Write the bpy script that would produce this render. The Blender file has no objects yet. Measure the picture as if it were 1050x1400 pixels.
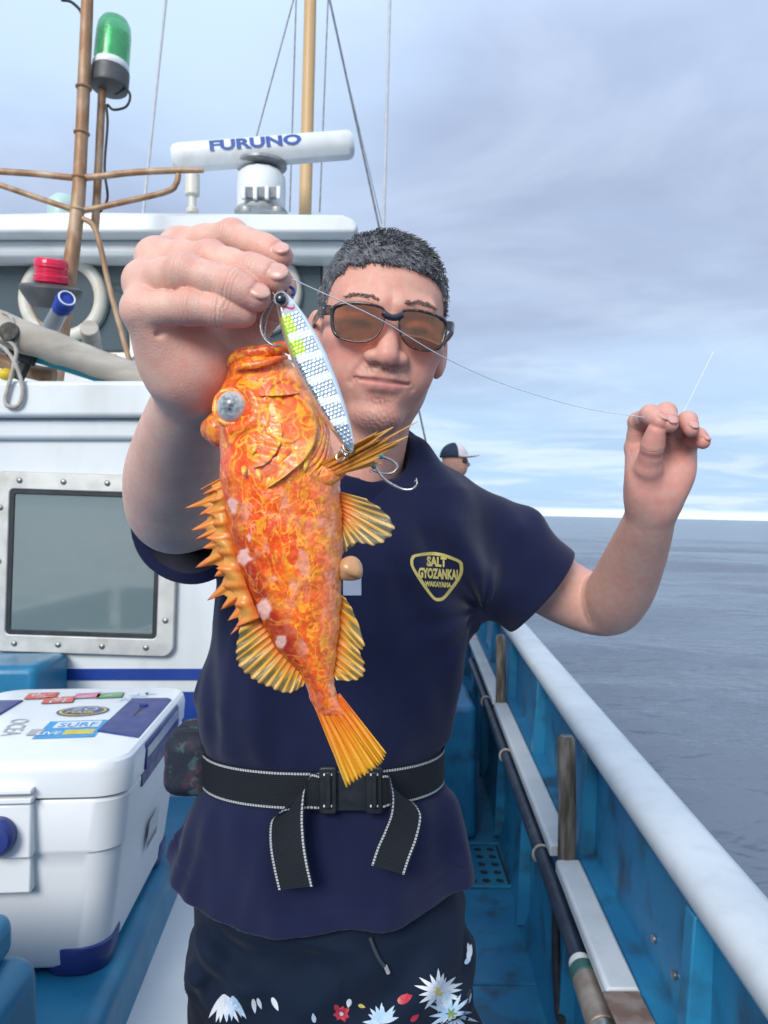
import bpy, bmesh, math, random
import numpy as np
from mathutils import Vector, Matrix, noise as mnoise
from mathutils.bvhtree import BVHTree

random.seed(7); RNG = np.random.default_rng(11)
SC = bpy.context.scene
COL = SC.collection
R = math.radians

# ------------------------------------------------------------------ camera
FPX = 1060.0            # focal length in photograph pixels (1050 x 1400)
CZ = 1.40               # lens height above the deck
cam_d = bpy.data.cameras.new("camera"); cam = bpy.data.objects.new("camera", cam_d); COL.objects.link(cam)
cam.location = (0, 0, CZ); cam.rotation_euler = (R(90), 0, 0)
cam_d.sensor_fit = 'VERTICAL'; cam_d.sensor_height = 36.0; cam_d.lens = 36.0 * FPX / 1400.0
cam_d.clip_start = 0.02; cam_d.clip_end = 9000
cam_d.dof.use_dof = True; cam_d.dof.focus_distance = 0.60; cam_d.dof.aperture_fstop = 18.0
SC.camera = cam

# ------------------------------------------------------------------ sky, sun, exposure
TILT = R(1.25)          # the boat heels a little against the sea
SUN_EL, SUN_AZ = R(30), R(202)      # the sun behind thin cloud, behind the photographer's left shoulder
world = bpy.data.worlds.new("World"); SC.world = world; world.use_nodes = True
SC.view_settings.view_transform = 'Standard'; SC.view_settings.look = 'None'
SC.view_settings.gamma = 1.0; SC.view_settings.exposure = 1.08
SC.view_settings.use_curve_mapping = False
SC.cycles.use_denoising = True
SC.cycles.max_bounces = 8; SC.cycles.transparent_max_bounces = 12


def build_world():
    nt = world.node_tree; N = nt.nodes; L = nt.links; N.clear()
    def n(t, **k):
        o = N.new(t)
        for a, b in k.items(): setattr(o, a, b)
        return o
    def math_(op, a, b=None, clamp=False):
        o = n('ShaderNodeMath', operation=op, use_clamp=clamp)
        for i, v in enumerate((a, b)):
            if v is None: continue
            if isinstance(v, (int, float)): o.inputs[i].default_value = v
            else: L.new(v, o.inputs[i])
        return o.outputs[0]
    def mix(f, a, b):
        o = n('ShaderNodeMix', data_type='RGBA')
        for i, v in ((0, f), (6, a), (7, b)):
            if isinstance(v, (int, float)): o.inputs[i].default_value = v
            elif isinstance(v, tuple): o.inputs[i].default_value = (*v, 1)
            else: L.new(v, o.inputs[i])
        return o.outputs[2]
    def ramp(x, lo, hi):
        o = n('ShaderNodeMapRange', interpolation_type='SMOOTHSTEP')
        L.new(x, o.inputs[0]); o.inputs[1].default_value = lo; o.inputs[2].default_value = hi
        return o.outputs[0]
    tc = n('ShaderNodeTexCoord')
    mp = n('ShaderNodeMapping', vector_type='POINT'); mp.inputs['Rotation'].default_value = (0, -TILT, 0)
    L.new(tc.outputs['Generated'], mp.inputs[0])
    sx = n('ShaderNodeSeparateXYZ'); L.new(mp.outputs[0], sx.inputs[0])
    X, Y, Z = sx.outputs
    zz = math_('ADD', math_('MAXIMUM', Z, 0.0), 0.10)
    cx = n('ShaderNodeCombineXYZ'); L.new(math_('DIVIDE', X, zz), cx.inputs[0]); L.new(math_('DIVIDE', Y, zz), cx.inputs[1])
    def noise(sc, det, off, rough=0.55, dist=0.3, scl=(1, 1, 1)):
        m2 = n('ShaderNodeMapping'); m2.inputs['Location'].default_value = off; m2.inputs['Scale'].default_value = scl
        L.new(cx.outputs[0], m2.inputs[0])
        o = n('ShaderNodeTexNoise'); o.inputs['Scale'].default_value = sc; o.inputs['Detail'].default_value = det
        o.inputs['Roughness'].default_value = rough; o.inputs['Distortion'].default_value = dist
        L.new(m2.outputs[0], o.inputs['Vector']); return o.outputs[0]
    big = ramp(noise(0.42, 5, (3.1, 0.4, 0), 0.52, 0.3), 0.36, 0.62)
    fine = ramp(noise(1.15, 9, (1.7, 5.2, 0), 0.58, 0.6, (0.8, 1.0, 1)), 0.40, 0.68)
    # the grey lavender cloud sheet, its paler patches
    cloud = mix(big, (0.270, 0.325, 0.455), (0.410, 0.520, 0.690))
    cloud = mix(math_('MULTIPLY', fine, 0.28), cloud, (0.56, 0.645, 0.78))
    # towards the horizon the sheet thins: pale blue with white streaks
    low = math_('SUBTRACT', 1.0, ramp(Z, 0.02, 0.26))
    lowc = mix(math_('MULTIPLY', fine, 0.70), (0.335, 0.50, 0.70), (0.62, 0.71, 0.80))
    col = mix(math_('MULTIPLY', low, 0.92), cloud, lowc)
    # the bright clear strip above the horizon
    st = math_('MULTIPLY', ramp(Z, -0.012, -0.002), math_('SUBTRACT', 1.0, ramp(Z, 0.004, 0.013)))
    col = mix(st, col, (0.80, 0.95, 1.0))
    # overcast sky grows brighter overhead
    z2 = math_('ADD', math_('MULTIPLY', math_('MAXIMUM', math_('SUBTRACT', Z, 0.3), 0.0), 0.9), 1.0)
    vm = n('ShaderNodeVectorMath', operation='SCALE'); L.new(col, vm.inputs[0]); L.new(z2, vm.inputs['Scale'])
    sky = n('ShaderNodeTexSky', sky_type='NISHITA'); sky.sun_disc = False
    sky.sun_elevation = SUN_EL; sky.sun_rotation = SUN_AZ
    bg1 = n('ShaderNodeBackground'); bg1.inputs[1].default_value = 0.07; L.new(sky.outputs[0], bg1.inputs[0])
    bg2 = n('ShaderNodeBackground'); bg2.inputs[1].default_value = 0.70; L.new(vm.outputs[0], bg2.inputs[0])
    ms = n('ShaderNodeMixShader'); ms.inputs[0].default_value = 0.94
    L.new(bg1.outputs[0], ms.inputs[1]); L.new(bg2.outputs[0], ms.inputs[2])
    out = n('ShaderNodeOutputWorld'); L.new(ms.outputs[0], out.inputs[0])
build_world()
sun_d = bpy.data.lights.new("sun", 'SUN'); sun = bpy.data.objects.new("sun", sun_d); COL.objects.link(sun)
sun_d.energy = 1.5; sun_d.angle = R(26); sun_d.color = (1.0, 0.96, 0.90)
_sd = Vector((math.sin(SUN_AZ) * math.cos(SUN_EL), math.cos(SUN_AZ) * math.cos(SUN_EL), math.sin(SUN_EL)))
sun.rotation_euler = _sd.to_track_quat('Z', 'Y').to_euler(); sun.location = (0, 0, 30)


# ------------------------------------------------------------------ helpers: places
def P(u, v, d):
    """the point d metres in front of the lens that the photograph shows at (u, v)"""
    return Vector(((u - 525.0) / FPX * d, d, CZ - (v - 700.0) / FPX * d))
def Pn(u, v, d): return np.array(P(u, v, d))


# ------------------------------------------------------------------ helpers: materials
MATS = {}
def mat(name, color, rough=0.5, metal=0.0, color2=None, nscale=8.0, ndetail=5, lo=0.4, hi=0.65, bump=0.0, bscale=60.0,
        bdist=0.002, coat=0.0, spec=0.5, sss=0.0, trans=0.0, ior=1.45, alpha=1.0, rough2=None, stretch=(1, 1, 1), attr=None,
        sheen=0.0, emit=None, dirt=None, dscale=3.0):
    """a procedural surface: two tones mixed by noise, fine relief, wear"""
    if name in MATS: return MATS[name]
    m = bpy.data.materials.new(name); m.use_nodes = True; MATS[name] = m
    nt = m.node_tree; N = nt.nodes; L = nt.links
    b = N['Principled BSDF']; I = b.inputs
    I['Roughness'].default_value = rough; I['Metallic'].default_value = metal
    I['Specular IOR Level'].default_value = spec; I['IOR'].default_value = ior
    I['Coat Weight'].default_value = coat; I['Coat Roughness'].default_value = 0.08
    I['Transmission Weight'].default_value = trans; I['Alpha'].default_value = alpha
    I['Sheen Weight'].default_value = sheen
    if sss: I['Subsurface Weight'].default_value = sss; I['Subsurface Radius'].default_value = (1.0, 0.35, 0.2); I['Subsurface Scale'].default_value = 0.006
    tc = N.new('ShaderNodeTexCoord'); mp = N.new('ShaderNodeMapping'); mp.inputs['Scale'].default_value = stretch
    L.new(tc.outputs['Object'], mp.inputs[0]); vec = mp.outputs[0]
    def noise(s, d=5):
        o = N.new('ShaderNodeTexNoise'); o.inputs['Scale'].default_value = s; o.inputs['Detail'].default_value = d
        L.new(vec, o.inputs['Vector']); return o.outputs[0]
    def rng(x, a, c, d=0.0, e=1.0):
        o = N.new('ShaderNodeMapRange'); L.new(x, o.inputs[0])
        for i, v in enumerate((a, c, d, e)): o.inputs[i + 1].default_value = v
        return o.outputs[0]
    def mixc(f, a, c):
        o = N.new('ShaderNodeMix'); o.data_type = 'RGBA'
        for i, v in ((0, f), (6, a), (7, c)):
            if isinstance(v, (int, float)): o.inputs[i].default_value = v
            elif isinstance(v, tuple): o.inputs[i].default_value = (*v[:3], 1)
            else: L.new(v, o.inputs[i])
        return o.outputs[2]
    c = tuple(color[:3])
    if attr:
        a = N.new('ShaderNodeAttribute'); a.attribute_name = attr; c = a.outputs['Color']
    cur = c
    nz = noise(nscale, ndetail)
    if color2 is not None: cur = mixc(rng(nz, lo, hi), c, tuple(color2))
    if dirt is not None:
        cur = mixc(rng(noise(dscale, 8), 0.52, 0.72, 0, dirt[3] if len(dirt) > 3 else 0.6), cur, tuple(dirt[:3]))
    if isinstance(cur, tuple): I['Base Color'].default_value = (*cur, 1)
    else: L.new(cur, I['Base Color'])
    r2 = rough + 0.12 if rough2 is None else rough2
    L.new(rng(noise(nscale * 2.3, 4), 0.35, 0.7, rough, min(1, r2)), I['Roughness'])
    if bump > 0:
        bp = N.new('ShaderNodeBump'); bp.inputs['Strength'].default_value = bump; bp.inputs['Distance'].default_value = bdist
        L.new(noise(bscale, 6), bp.inputs['Height']); L.new(bp.outputs[0], I['Normal'])
    if emit: I['Emission Color'].default_value = (*emit[:3], 1); I['Emission Strength'].default_value = emit[3]
    return m


# ------------------------------------------------------------------ helpers: objects
ORG = {}
def _props(o, label, cat, group, kind):
    if label: o['label'] = label
    if cat: o['category'] = cat
    if group: o['group'] = group
    if kind: o['kind'] = kind
def thing(name, loc, label, cat, group=None):
    o = bpy.data.objects.new(name, None); COL.objects.link(o); o.location = loc; o.empty_display_size = 0.05
    ORG[o.name] = np.array(loc, float); _props(o, label, cat, group, None); return o
def mesh_of(name, V, F, m=None, smooth=40, attrs=None, uvs=None):
    me = bpy.data.meshes.new(name)
    V = np.asarray(V, dtype=np.float32)
    if isinstance(F, np.ndarray):
        k = F.shape[1]; nf = len(F)
        me.vertices.add(len(V)); me.vertices.foreach_set('co', V.ravel())
        me.loops.add(nf * k); me.loops.foreach_set('vertex_index', F.astype(np.int32).ravel())
        me.polygons.add(nf); me.polygons.foreach_set('loop_start', np.arange(0, nf * k, k, dtype=np.int32))
        try: me.polygons.foreach_set('loop_total', np.full(nf, k, dtype=np.int32))
        except Exception: pass
        me.update(calc_edges=True); me.validate()
    else:
        me.from_pydata(V.tolist(), [], F)
    me.update()
    if smooth:
        me.polygons.foreach_set('use_smooth', [True] * len(me.polygons))
        if smooth < 180: me.set_sharp_from_angle(angle=R(smooth))
    for an, a in (attrs or {}).items():
        a = np.asarray(a, dtype=np.float32)
        if a.ndim == 2:
            at = me.color_attributes.new(an, 'FLOAT_COLOR', 'POINT')
            if a.shape[1] == 3: a = np.concatenate([a, np.ones((len(a), 1), np.float32)], 1)
            at.data.foreach_set('color', a.ravel())
        else:
            at = me.attributes.new(an, 'FLOAT', 'POINT'); at.data.foreach_set('value', a)
    if m is not None: me.materials.append(m)
    return me
def obj(name, V, F, m, parent=None, loc=None, label=None, cat=None, group=None, kind=None, smooth=40, bevel=0.0, seg=2,
        attrs=None, subsurf=0):
    """one mesh object; V is in world space"""
    V = np.asarray(V, dtype=float).reshape(-1, 3)
    if parent is not None: org = ORG[parent.name]
    elif loc is not None: org = np.array(loc, float)
    else: org = np.array([(V[:, 0].min() + V[:, 0].max()) / 2, (V[:, 1].min() + V[:, 1].max()) / 2, V[:, 2].min()])
    o = bpy.data.objects.new(name, mesh_of(name, V - org, F, m, smooth, attrs)); COL.objects.link(o)
    if parent is not None: o.parent = parent
    else: o.location = org
    ORG[o.name] = org; _props(o, label, cat, group, kind)
    if bevel > 0:
        md = o.modifiers.new('bevel', 'BEVEL'); md.width = bevel; md.segments = seg; md.limit_method = 'ANGLE'; md.angle_limit = R(35)
        md.harden_normals = False
    if subsurf:
        md = o.modifiers.new('sub', 'SUBSURF'); md.levels = subsurf; md.render_levels = subsurf
    return o


# ------------------------------------------------------------------ helpers: shapes (return V, F)
def box(x0, x1, y0, y1, z0, z1):
    V = [(x, y, z) for z in (z0, z1) for y in (y0, y1) for x in (x0, x1)]
    F = [(0, 2, 3, 1), (4, 5, 7, 6), (0, 1, 5, 4), (2, 6, 7, 3), (0, 4, 6, 2), (1, 3, 7, 5)]
    return np.array(V, float), F
def xf(vf, M):
    V, F = vf; M = np.array(M); return V @ M[:3, :3].T + M[:3, 3], F
def obox(c, size, rot):
    """box by centre, size and rotation matrix / euler"""
    V, F = box(-size[0] / 2, size[0] / 2, -size[1] / 2, size[1] / 2, -size[2] / 2, size[2] / 2)
    Rm = np.array(Matrix.Rotation(0, 3, 'X')) if rot is None else np.array(rot)
    return V @ Rm.T + np.array(c), F
def merge(*parts):
    V = []; F = []; k = 0
    for v, f in parts:
        v = np.asarray(v); V.append(v); F += [tuple(int(i) + k for i in q) for q in f]; k += len(v)
    return np.concatenate(V), F
def smooth_path(pts, n):
    """Catmull-Rom through pts"""
    p = np.asarray(pts, float); k = len(p)
    if k == 2: t = np.linspace(0, 1, n)[:, None]; return p[0] * (1 - t) + p[1] * t
    q = np.vstack([2 * p[0] - p[1], p, 2 * p[-1] - p[-2]])
    out = []
    for s in np.linspace(0, k - 1 - 1e-9, n):
        i = int(s); t = s - i; a, b, c, d = q[i:i + 4]
        out.append(0.5 * ((2 * b) + (-a + c) * t + (2 * a - 5 * b + 4 * c - d) * t * t + (-a + 3 * b - 3 * c + d) * t ** 3))
    return np.array(out)
def frames(p):
    p = np.asarray(p, float); T = np.gradient(p, axis=0); T /= np.linalg.norm(T, axis=1)[:, None] + 1e-12
    a = np.array([0, 0, 1.0]) if abs(T[0][2]) < 0.9 else np.array([1.0, 0, 0])
    n = a - T[0] * a.dot(T[0]); n /= np.linalg.norm(n); Ns = [n]
    for i in range(1, len(p)):
        n = Ns[-1] - T[i] * Ns[-1].dot(T[i]); n /= np.linalg.norm(n) + 1e-12; Ns.append(n)
    Ns = np.array(Ns); return T, Ns, np.cross(T, Ns)
def tube(pts, r, sides=12, n=None, cap=True, wob=0.0):
    p = smooth_path(pts, n) if n else np.asarray(pts, float)
    k = len(p); r = np.interp(np.linspace(0, 1, k), np.linspace(0, 1, len(np.atleast_1d(r))), np.atleast_1d(r))
    T, A, B = frames(p); th = np.arange(sides) * 2 * math.pi / sides
    rr = r[:, None] * (1 + (wob * np.array([[mnoise.noise(Vector((i * .37, math.cos(t) * 1.3, math.sin(t) * 1.3))) for t in th] for i in range(k)]) if wob else 0))
    V = p[:, None] + rr[..., None] * (np.cos(th)[None, :, None] * A[:, None] + np.sin(th)[None, :, None] * B[:, None])
    V = V.reshape(-1, 3); F = []
    for i in range(k - 1):
        for j in range(sides):
            j2 = (j + 1) % sides; F.append((i * sides + j, i * sides + j2, (i + 1) * sides + j2, (i + 1) * sides + j))
    if cap: F.append(tuple(range(sides - 1, -1, -1))); F.append(tuple((k - 1) * sides + j for j in range(sides)))
    return V, F
def lathe(prof, sides=32, c=(0, 0, 0), axis='Z', rot=None):
    """prof: (radius, height) pairs"""
    V = []; F = []; k = len(prof)
    for r, h in prof:
        for j in range(sides):
            t = 2 * math.pi * j / sides; V.append((r * math.cos(t), r * math.sin(t), h))
    for i in range(k - 1):
        for j in range(sides):
            j2 = (j + 1) % sides; F.append((i * sides + j, i * sides + j2, (i + 1) * sides + j2, (i + 1) * sides + j))
    F.append(tuple(range(sides - 1, -1, -1))); F.append(tuple((k - 1) * sides + j for j in range(sides)))
    V = np.array(V)
    if rot is not None: V = V @ np.array(rot)[:3, :3].T
    return V + np.array(c), F
def torus(c, Rr, r, rot=None, n=48, m=14, a0=0.0, a1=2 * math.pi, flat=1.0):
    full = abs(a1 - a0 - 2 * math.pi) < 1e-6
    V = []; F = []; k = n if full else n + 1
    for i in range(k):
        t = a0 + (a1 - a0) * i / n
        for j in range(m):
            q = 2 * math.pi * j / m; rr = Rr + r * math.cos(q)
            V.append((rr * math.cos(t), rr * math.sin(t), r * flat * math.sin(q)))
    for i in range(n):
        i2 = (i + 1) % k
        for j in range(m):
            j2 = (j + 1) % m; F.append((i * m + j, i2 * m + j, i2 * m + j2, i * m + j2))
    V = np.array(V)
    if rot is not None: V = V @ np.array(rot)[:3, :3].T
    return V + np.array(c), F
def prism(outline, y0, y1):
    """polygon in (x, z) extruded along y"""
    n = len(outline)
    V = [(x, y0, z) for x, z in outline] + [(x, y1, z) for x, z in outline]
    F = [tuple(range(n)), tuple(range(2 * n - 1, n - 1, -1))] + [(i, i + n, (i + 1) % n + n, (i + 1) % n) for i in range(n)]
    return np.array(V, float), F
def extr(profile, path_pts):
    """profile of (x, z) swept along y stations: path_pts = [(y, dx, dz)]"""
    n = len(profile); V = []; F = []
    for y, dx, dz in path_pts: V += [(x + dx, y, z + dz) for x, z in profile]
    for i in range(len(path_pts) - 1):
        for j in range(n):
            j2 = (j + 1) % n; F.append((i * n + j, (i + 1) * n + j, (i + 1) * n + j2, i * n + j2))
    F.append(tuple(range(n))); F.append(tuple((len(path_pts) - 1) * n + j for j in range(n - 1, -1, -1)))
    return np.array(V, float), F
def rrect(x0, x1, z0, z1, r, k=6):
    pts = []
    for cx, cz, a in ((x1 - r, z1 - r, 0), (x0 + r, z1 - r, 90), (x0 + r, z0 + r, 180), (x1 - r, z0 + r, 270)):
        for i in range(k + 1):
            t = R(a + 90 * i / k); pts.append((cx + r * math.cos(t), cz + r * math.sin(t)))
    return pts
def ring_prism(outer, inner, y0, y1):
    """a flat frame: outer and inner outlines with the same count, extruded along y"""
    n = len(outer); V = []
    for y in (y0, y1):
        V += [(x, y, z) for x, z in outer] + [(x, y, z) for x, z in inner]
    F = []
    for i in range(n):
        j = (i + 1) % n
        F += [(i, j, n + j, n + i), (2 * n + i, 3 * n + i, 3 * n + j, 2 * n + j), (i, 2 * n + i, 2 * n + j, j), (n + i, n + j, 3 * n + j, 3 * n + i)]
    return np.array(V, float), F
def ball(c, r, nu=20, nv=12, rot=None):
    r = np.array(r if hasattr(r, '__len__') else (r, r, r), float); V = [(0, 0, 1.0)]; F = []
    for i in range(1, nv):
        for j in range(nu):
            a = math.pi * i / nv; b = 2 * math.pi * j / nu; V.append((math.sin(a) * math.cos(b), math.sin(a) * math.sin(b), math.cos(a)))
    V.append((0, 0, -1.0)); e = len(V) - 1
    for j in range(nu): F.append((0, 1 + j, 1 + (j + 1) % nu)); F.append((e, e - nu + (j + 1) % nu, e - nu + j))
    for i in range(nv - 2):
        for j in range(nu):
            a = 1 + i * nu; F.append((a + j, a + nu + j, a + nu + (j + 1) % nu, a + (j + 1) % nu))
    V = np.array(V) * r
    if rot is not None: V = V @ np.array(rot)[:3, :3].T
    return V + np.array(c), F
def text_mesh(body, size=1.0, bold=0.0, align='CENTER'):
    """lettering as flat faces in x, y"""
    cu = bpy.data.curves.new('lettering', 'FONT'); cu.body = body; cu.size = size; cu.align_x = align; cu.align_y = 'CENTER'
    cu.offset = bold; cu.fill_mode = 'FRONT'; cu.resolution_u = 3
    o = bpy.data.objects.new('lettering', cu); COL.objects.link(o)
    dg = bpy.context.evaluated_depsgraph_get(); me = o.evaluated_get(dg).to_mesh()
    V = np.array([v.co[:] for v in me.vertices]); F = [tuple(p.vertices) for p in me.polygons]
    o.evaluated_get(dg).to_mesh_clear(); bpy.data.objects.remove(o); bpy.data.curves.remove(cu)
    return V, F
def stretch_to(V, w, h):
    V = V.copy(); lo = V.min(0); hi = V.max(0); c = (lo + hi) / 2
    V[:, 0] = (V[:, 0] - c[0]) / (hi[0] - lo[0] + 1e-9) * w; V[:, 1] = (V[:, 1] - c[1]) / (hi[1] - lo[1] + 1e-9) * h; return V


# ------------------------------------------------------------------ helpers: smooth bodies from distance fields
def _cols(p):
    return np.ascontiguousarray(p[:, 0]), np.ascontiguousarray(p[:, 1]), np.ascontiguousarray(p[:, 2])
def s_caps(p, a, b, ra, rb, cols=None):
    X, Y, Z = _cols(p) if cols is None else cols
    f = np.float32; a = [f(v) for v in a]; ba = [f(v) - w for v, w in zip(b, a)]; ll = f(1.0) / (ba[0] * ba[0] + ba[1] * ba[1] + ba[2] * ba[2] + f(1e-12))
    x = X - a[0]; y = Y - a[1]; z = Z - a[2]
    t = x * (ba[0] * ll); t += y * (ba[1] * ll); t += z * (ba[2] * ll); np.clip(t, 0, 1, out=t)
    x -= t * ba[0]; y -= t * ba[1]; z -= t * ba[2]; x *= x; y *= y; z *= z; x += y; x += z; np.sqrt(x, out=x)
    t *= f(rb) - f(ra); t += f(ra); x -= t; return x
def s_ell(p, c, r, rot=None):
    q = p - np.asarray(c, np.float32)
    if rot is not None: q = q @ np.asarray(rot, np.float32)
    f = np.float32; x, y, z = _cols(q); x *= f(1 / r[0]); y *= f(1 / r[1]); z *= f(1 / r[2]); k0 = np.sqrt(x * x + y * y + z * z)
    x *= f(1 / r[0]); y *= f(1 / r[1]); z *= f(1 / r[2]); k1 = np.sqrt(x * x + y * y + z * z); return k0 * (k0 - 1) / (k1 + f(1e-9))
def smin(a, b, k):
    k = np.float32(k); h = (b - a) * (np.float32(.5) / k); h += np.float32(.5); np.clip(h, 0, 1, out=h); return b + (a - b) * h - k * h * (1 - h)
def smax(a, b, k): return -smin(-a, -b, k)
def s_chain(p, pts, rs, k=0.004):
    d = None; cl = _cols(p)
    for i in range(len(pts) - 1):
        e = s_caps(p, pts[i], pts[i + 1], rs[i], rs[i + 1], cl); d = e if d is None else smin(d, e, k)
    return d
def within(p, c, r): return np.sum((p - np.asarray(c, np.float32)) ** 2, 1) < r * r
def s_sweep(p, pts, rs, n=14):
    """a smooth limb: radius and axis follow curves, no lumps at the joints"""
    full = np.concatenate([np.asarray(pts, float), np.asarray(rs, float)[:, None]], 1); K = 600
    q = smooth_path(full, n); tab = smooth_path(full, K).astype(np.float32); X, Y, Z = _cols(p); f = np.float32; best = np.full(len(p), 1e9, np.float32); T = np.zeros(len(p), np.float32)
    for i in range(n - 1):                              # nearest stretch of the axis
        a = q[i, :3].astype(f); ba = q[i + 1, :3].astype(f) - a; ll = f(1) / (ba @ ba); x = X - a[0]; y = Y - a[1]; z = Z - a[2]
        t = x * (ba[0] * ll); t += y * (ba[1] * ll); t += z * (ba[2] * ll); np.clip(t, 0, 1, out=t); x -= t * ba[0]; y -= t * ba[1]; z -= t * ba[2]; x *= x; y *= y; z *= z; x += y; x += z
        m = x < best; best[m] = x[m]; T[m] = (t[m] + i) / f(n - 1)
    dt = np.gradient(tab[:, :3], axis=0).astype(f) * f(K - 1)
    for _ in range(2):                                   # then slide to the true nearest point of the curve
        k = np.clip((T * (K - 1)).astype(np.int32), 0, K - 1); c = tab[k]; g = dt[k]; T += ((X - c[:, 0]) * g[:, 0] + (Y - c[:, 1]) * g[:, 1] + (Z - c[:, 2]) * g[:, 2]) / (np.sum(g * g, 1)) * f(.8); np.clip(T, 0, 1, out=T)
    u = T * (K - 1.001); k = u.astype(np.int32); w = (u - k)[:, None]; c = tab[k] * (1 - w) + tab[k + 1] * w
    return np.sqrt((X - c[:, 0]) ** 2 + (Y - c[:, 1]) ** 2 + (Z - c[:, 2]) ** 2) - c[:, 3]
def surface(f, lo, hi, h, block=10, proj=1):
    """naive surface nets over f < 0, evaluated only near the surface"""
    lo = np.asarray(lo, float); n = np.ceil((np.asarray(hi, float) - lo) / h / block).astype(int); N = n * block + 1
    vals = np.empty(N, np.float32)
    cs = np.stack(np.meshgrid(*[np.arange(k) for k in n], indexing='ij'), -1).reshape(-1, 3)
    fc = f((lo + (cs + 0.5) * block * h).astype(np.float32))
    near = np.abs(fc) < block * h * 1.6
    for (i, j, k), s in zip(cs[~near], fc[~near]):
        vals[i * block:(i + 1) * block + 1, j * block:(j + 1) * block + 1, k * block:(k + 1) * block + 1] = 1.0 if s > 0 else -1.0
    nb = cs[near]; g = np.stack(np.meshgrid(*[np.arange(block + 1)] * 3, indexing='ij'), -1).reshape(-1, 3)
    CH = 180
    for s in range(0, len(nb), CH):
        sub = nb[s:s + CH]; idx = (sub[:, None] * block + g[None]).reshape(-1, 3)
        v = f((lo + idx * h).astype(np.float32)); vals[idx[:, 0], idx[:, 1], idx[:, 2]] = v
    ins = vals < 0
    c = ins[:-1, :-1, :-1].astype(np.int8)
    for dx, dy, dz in ((1, 0, 0), (0, 1, 0), (0, 0, 1), (1, 1, 0), (1, 0, 1), (0, 1, 1), (1, 1, 1)):
        c = c + ins[dx:N[0] - 1 + dx, dy:N[1] - 1 + dy, dz:N[2] - 1 + dz]
    act = np.argwhere((c > 0) & (c < 8)); ids = np.full(c.shape, -1, np.int64); ids[act[:, 0], act[:, 1], act[:, 2]] = np.arange(len(act))
    corner = np.array([(x, y, z) for x in (0, 1) for y in (0, 1) for z in (0, 1)])
    cv = np.stack([vals[act[:, 0] + a, act[:, 1] + b, act[:, 2] + d] for a, b, d in corner], 1)
    acc = np.zeros((len(act), 3)); cnt = np.zeros(len(act))
    for a in range(8):
        for b in range(a + 1, 8):
            if np.abs(corner[a] - corner[b]).sum() != 1: continue
            m = (cv[:, a] < 0) != (cv[:, b] < 0); t = cv[:, a] / (cv[:, a] - cv[:, b] + 1e-12)
            acc += np.where(m[:, None], corner[a] + t[:, None] * (corner[b] - corner[a]), 0); cnt += m
    V = lo + (act + acc / cnt[:, None]) * h
    Q = []
    for ax in range(3):
        sl0 = [slice(1, -1)] * 3; sl0[ax] = slice(0, -1); sl1 = [slice(1, -1)] * 3; sl1[ax] = slice(1, None)
        A = ins[tuple(sl0)]; B = ins[tuple(sl1)]
        e = np.argwhere(A != B); e2 = e.copy()
        for q in range(3):
            if q != ax: e2[:, q] += 1
        o1 = np.zeros(3, int); o2 = np.zeros(3, int); o1[(ax + 1) % 3] = -1; o2[(ax + 2) % 3] = -1
        q = [ids[tuple((e2 + o).T)] for o in (np.zeros(3, int), o1, o1 + o2, o2)]
        q = np.stack(q, 1); flip = A[tuple(e.T)]
        q[~flip] = q[~flip][:, ::-1]; Q.append(q)
    Q = np.concatenate(Q); Q = Q[(Q >= 0).all(1)]
    V = V.astype(np.float32)
    for _ in range(proj):
        e = h * 0.35; d = f(V); gr = np.stack([(f(V + np.eye(3, dtype=np.float32)[i] * e) - d) / e for i in range(3)], 1)
        st = np.clip(d / (np.sum(gr * gr, 1) + 1e-6), -h, h); V = V - (st * 0.9)[:, None] * gr
    return V, Q
def fbm(p, sc, oct=3, seed=0.0):
    """cheap smooth noise for arrays of points: sums of rotated sines, warped"""
    p = np.asarray(p, np.float32) * sc; out = np.zeros(len(p), np.float32); amp = 1.0; tot = 0
    rs = np.random.default_rng(int(seed * 10) + 3)
    for o in range(oct):
        for k in range(3):
            d = rs.normal(size=3).astype(np.float32); d /= np.linalg.norm(d); e = rs.normal(size=3).astype(np.float32)
            ph = rs.uniform(0, 6.28)
            out += np.float32(amp) * np.sin(p @ (d * np.float32(1.9)) + np.float32(ph) + np.float32(1.3) * np.sin(p @ (e * np.float32(.9)) + np.float32(ph * 2))); tot += amp
        p = p * 2.03; amp *= 0.5
    return out / tot * 1.8
def sstep(a, b, x): t = np.clip((x - a) / (b - a), 0, 1); return t * t * (3 - 2 * t)
def wrap(V2, place, bvh, dirv, off=0.0008):
    """lay flat points on a surface: place() gives a start point in space, cast along dirv"""
    out = []
    dv = Vector(dirv).normalized()
    for v in V2:
        s = Vector(place(v)); h = bvh.ray_cast(s, dv)
        out.append((h[0] - dv * off) if h[0] is not None else s)
    return np.array([tuple(q) for q in out])

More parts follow.
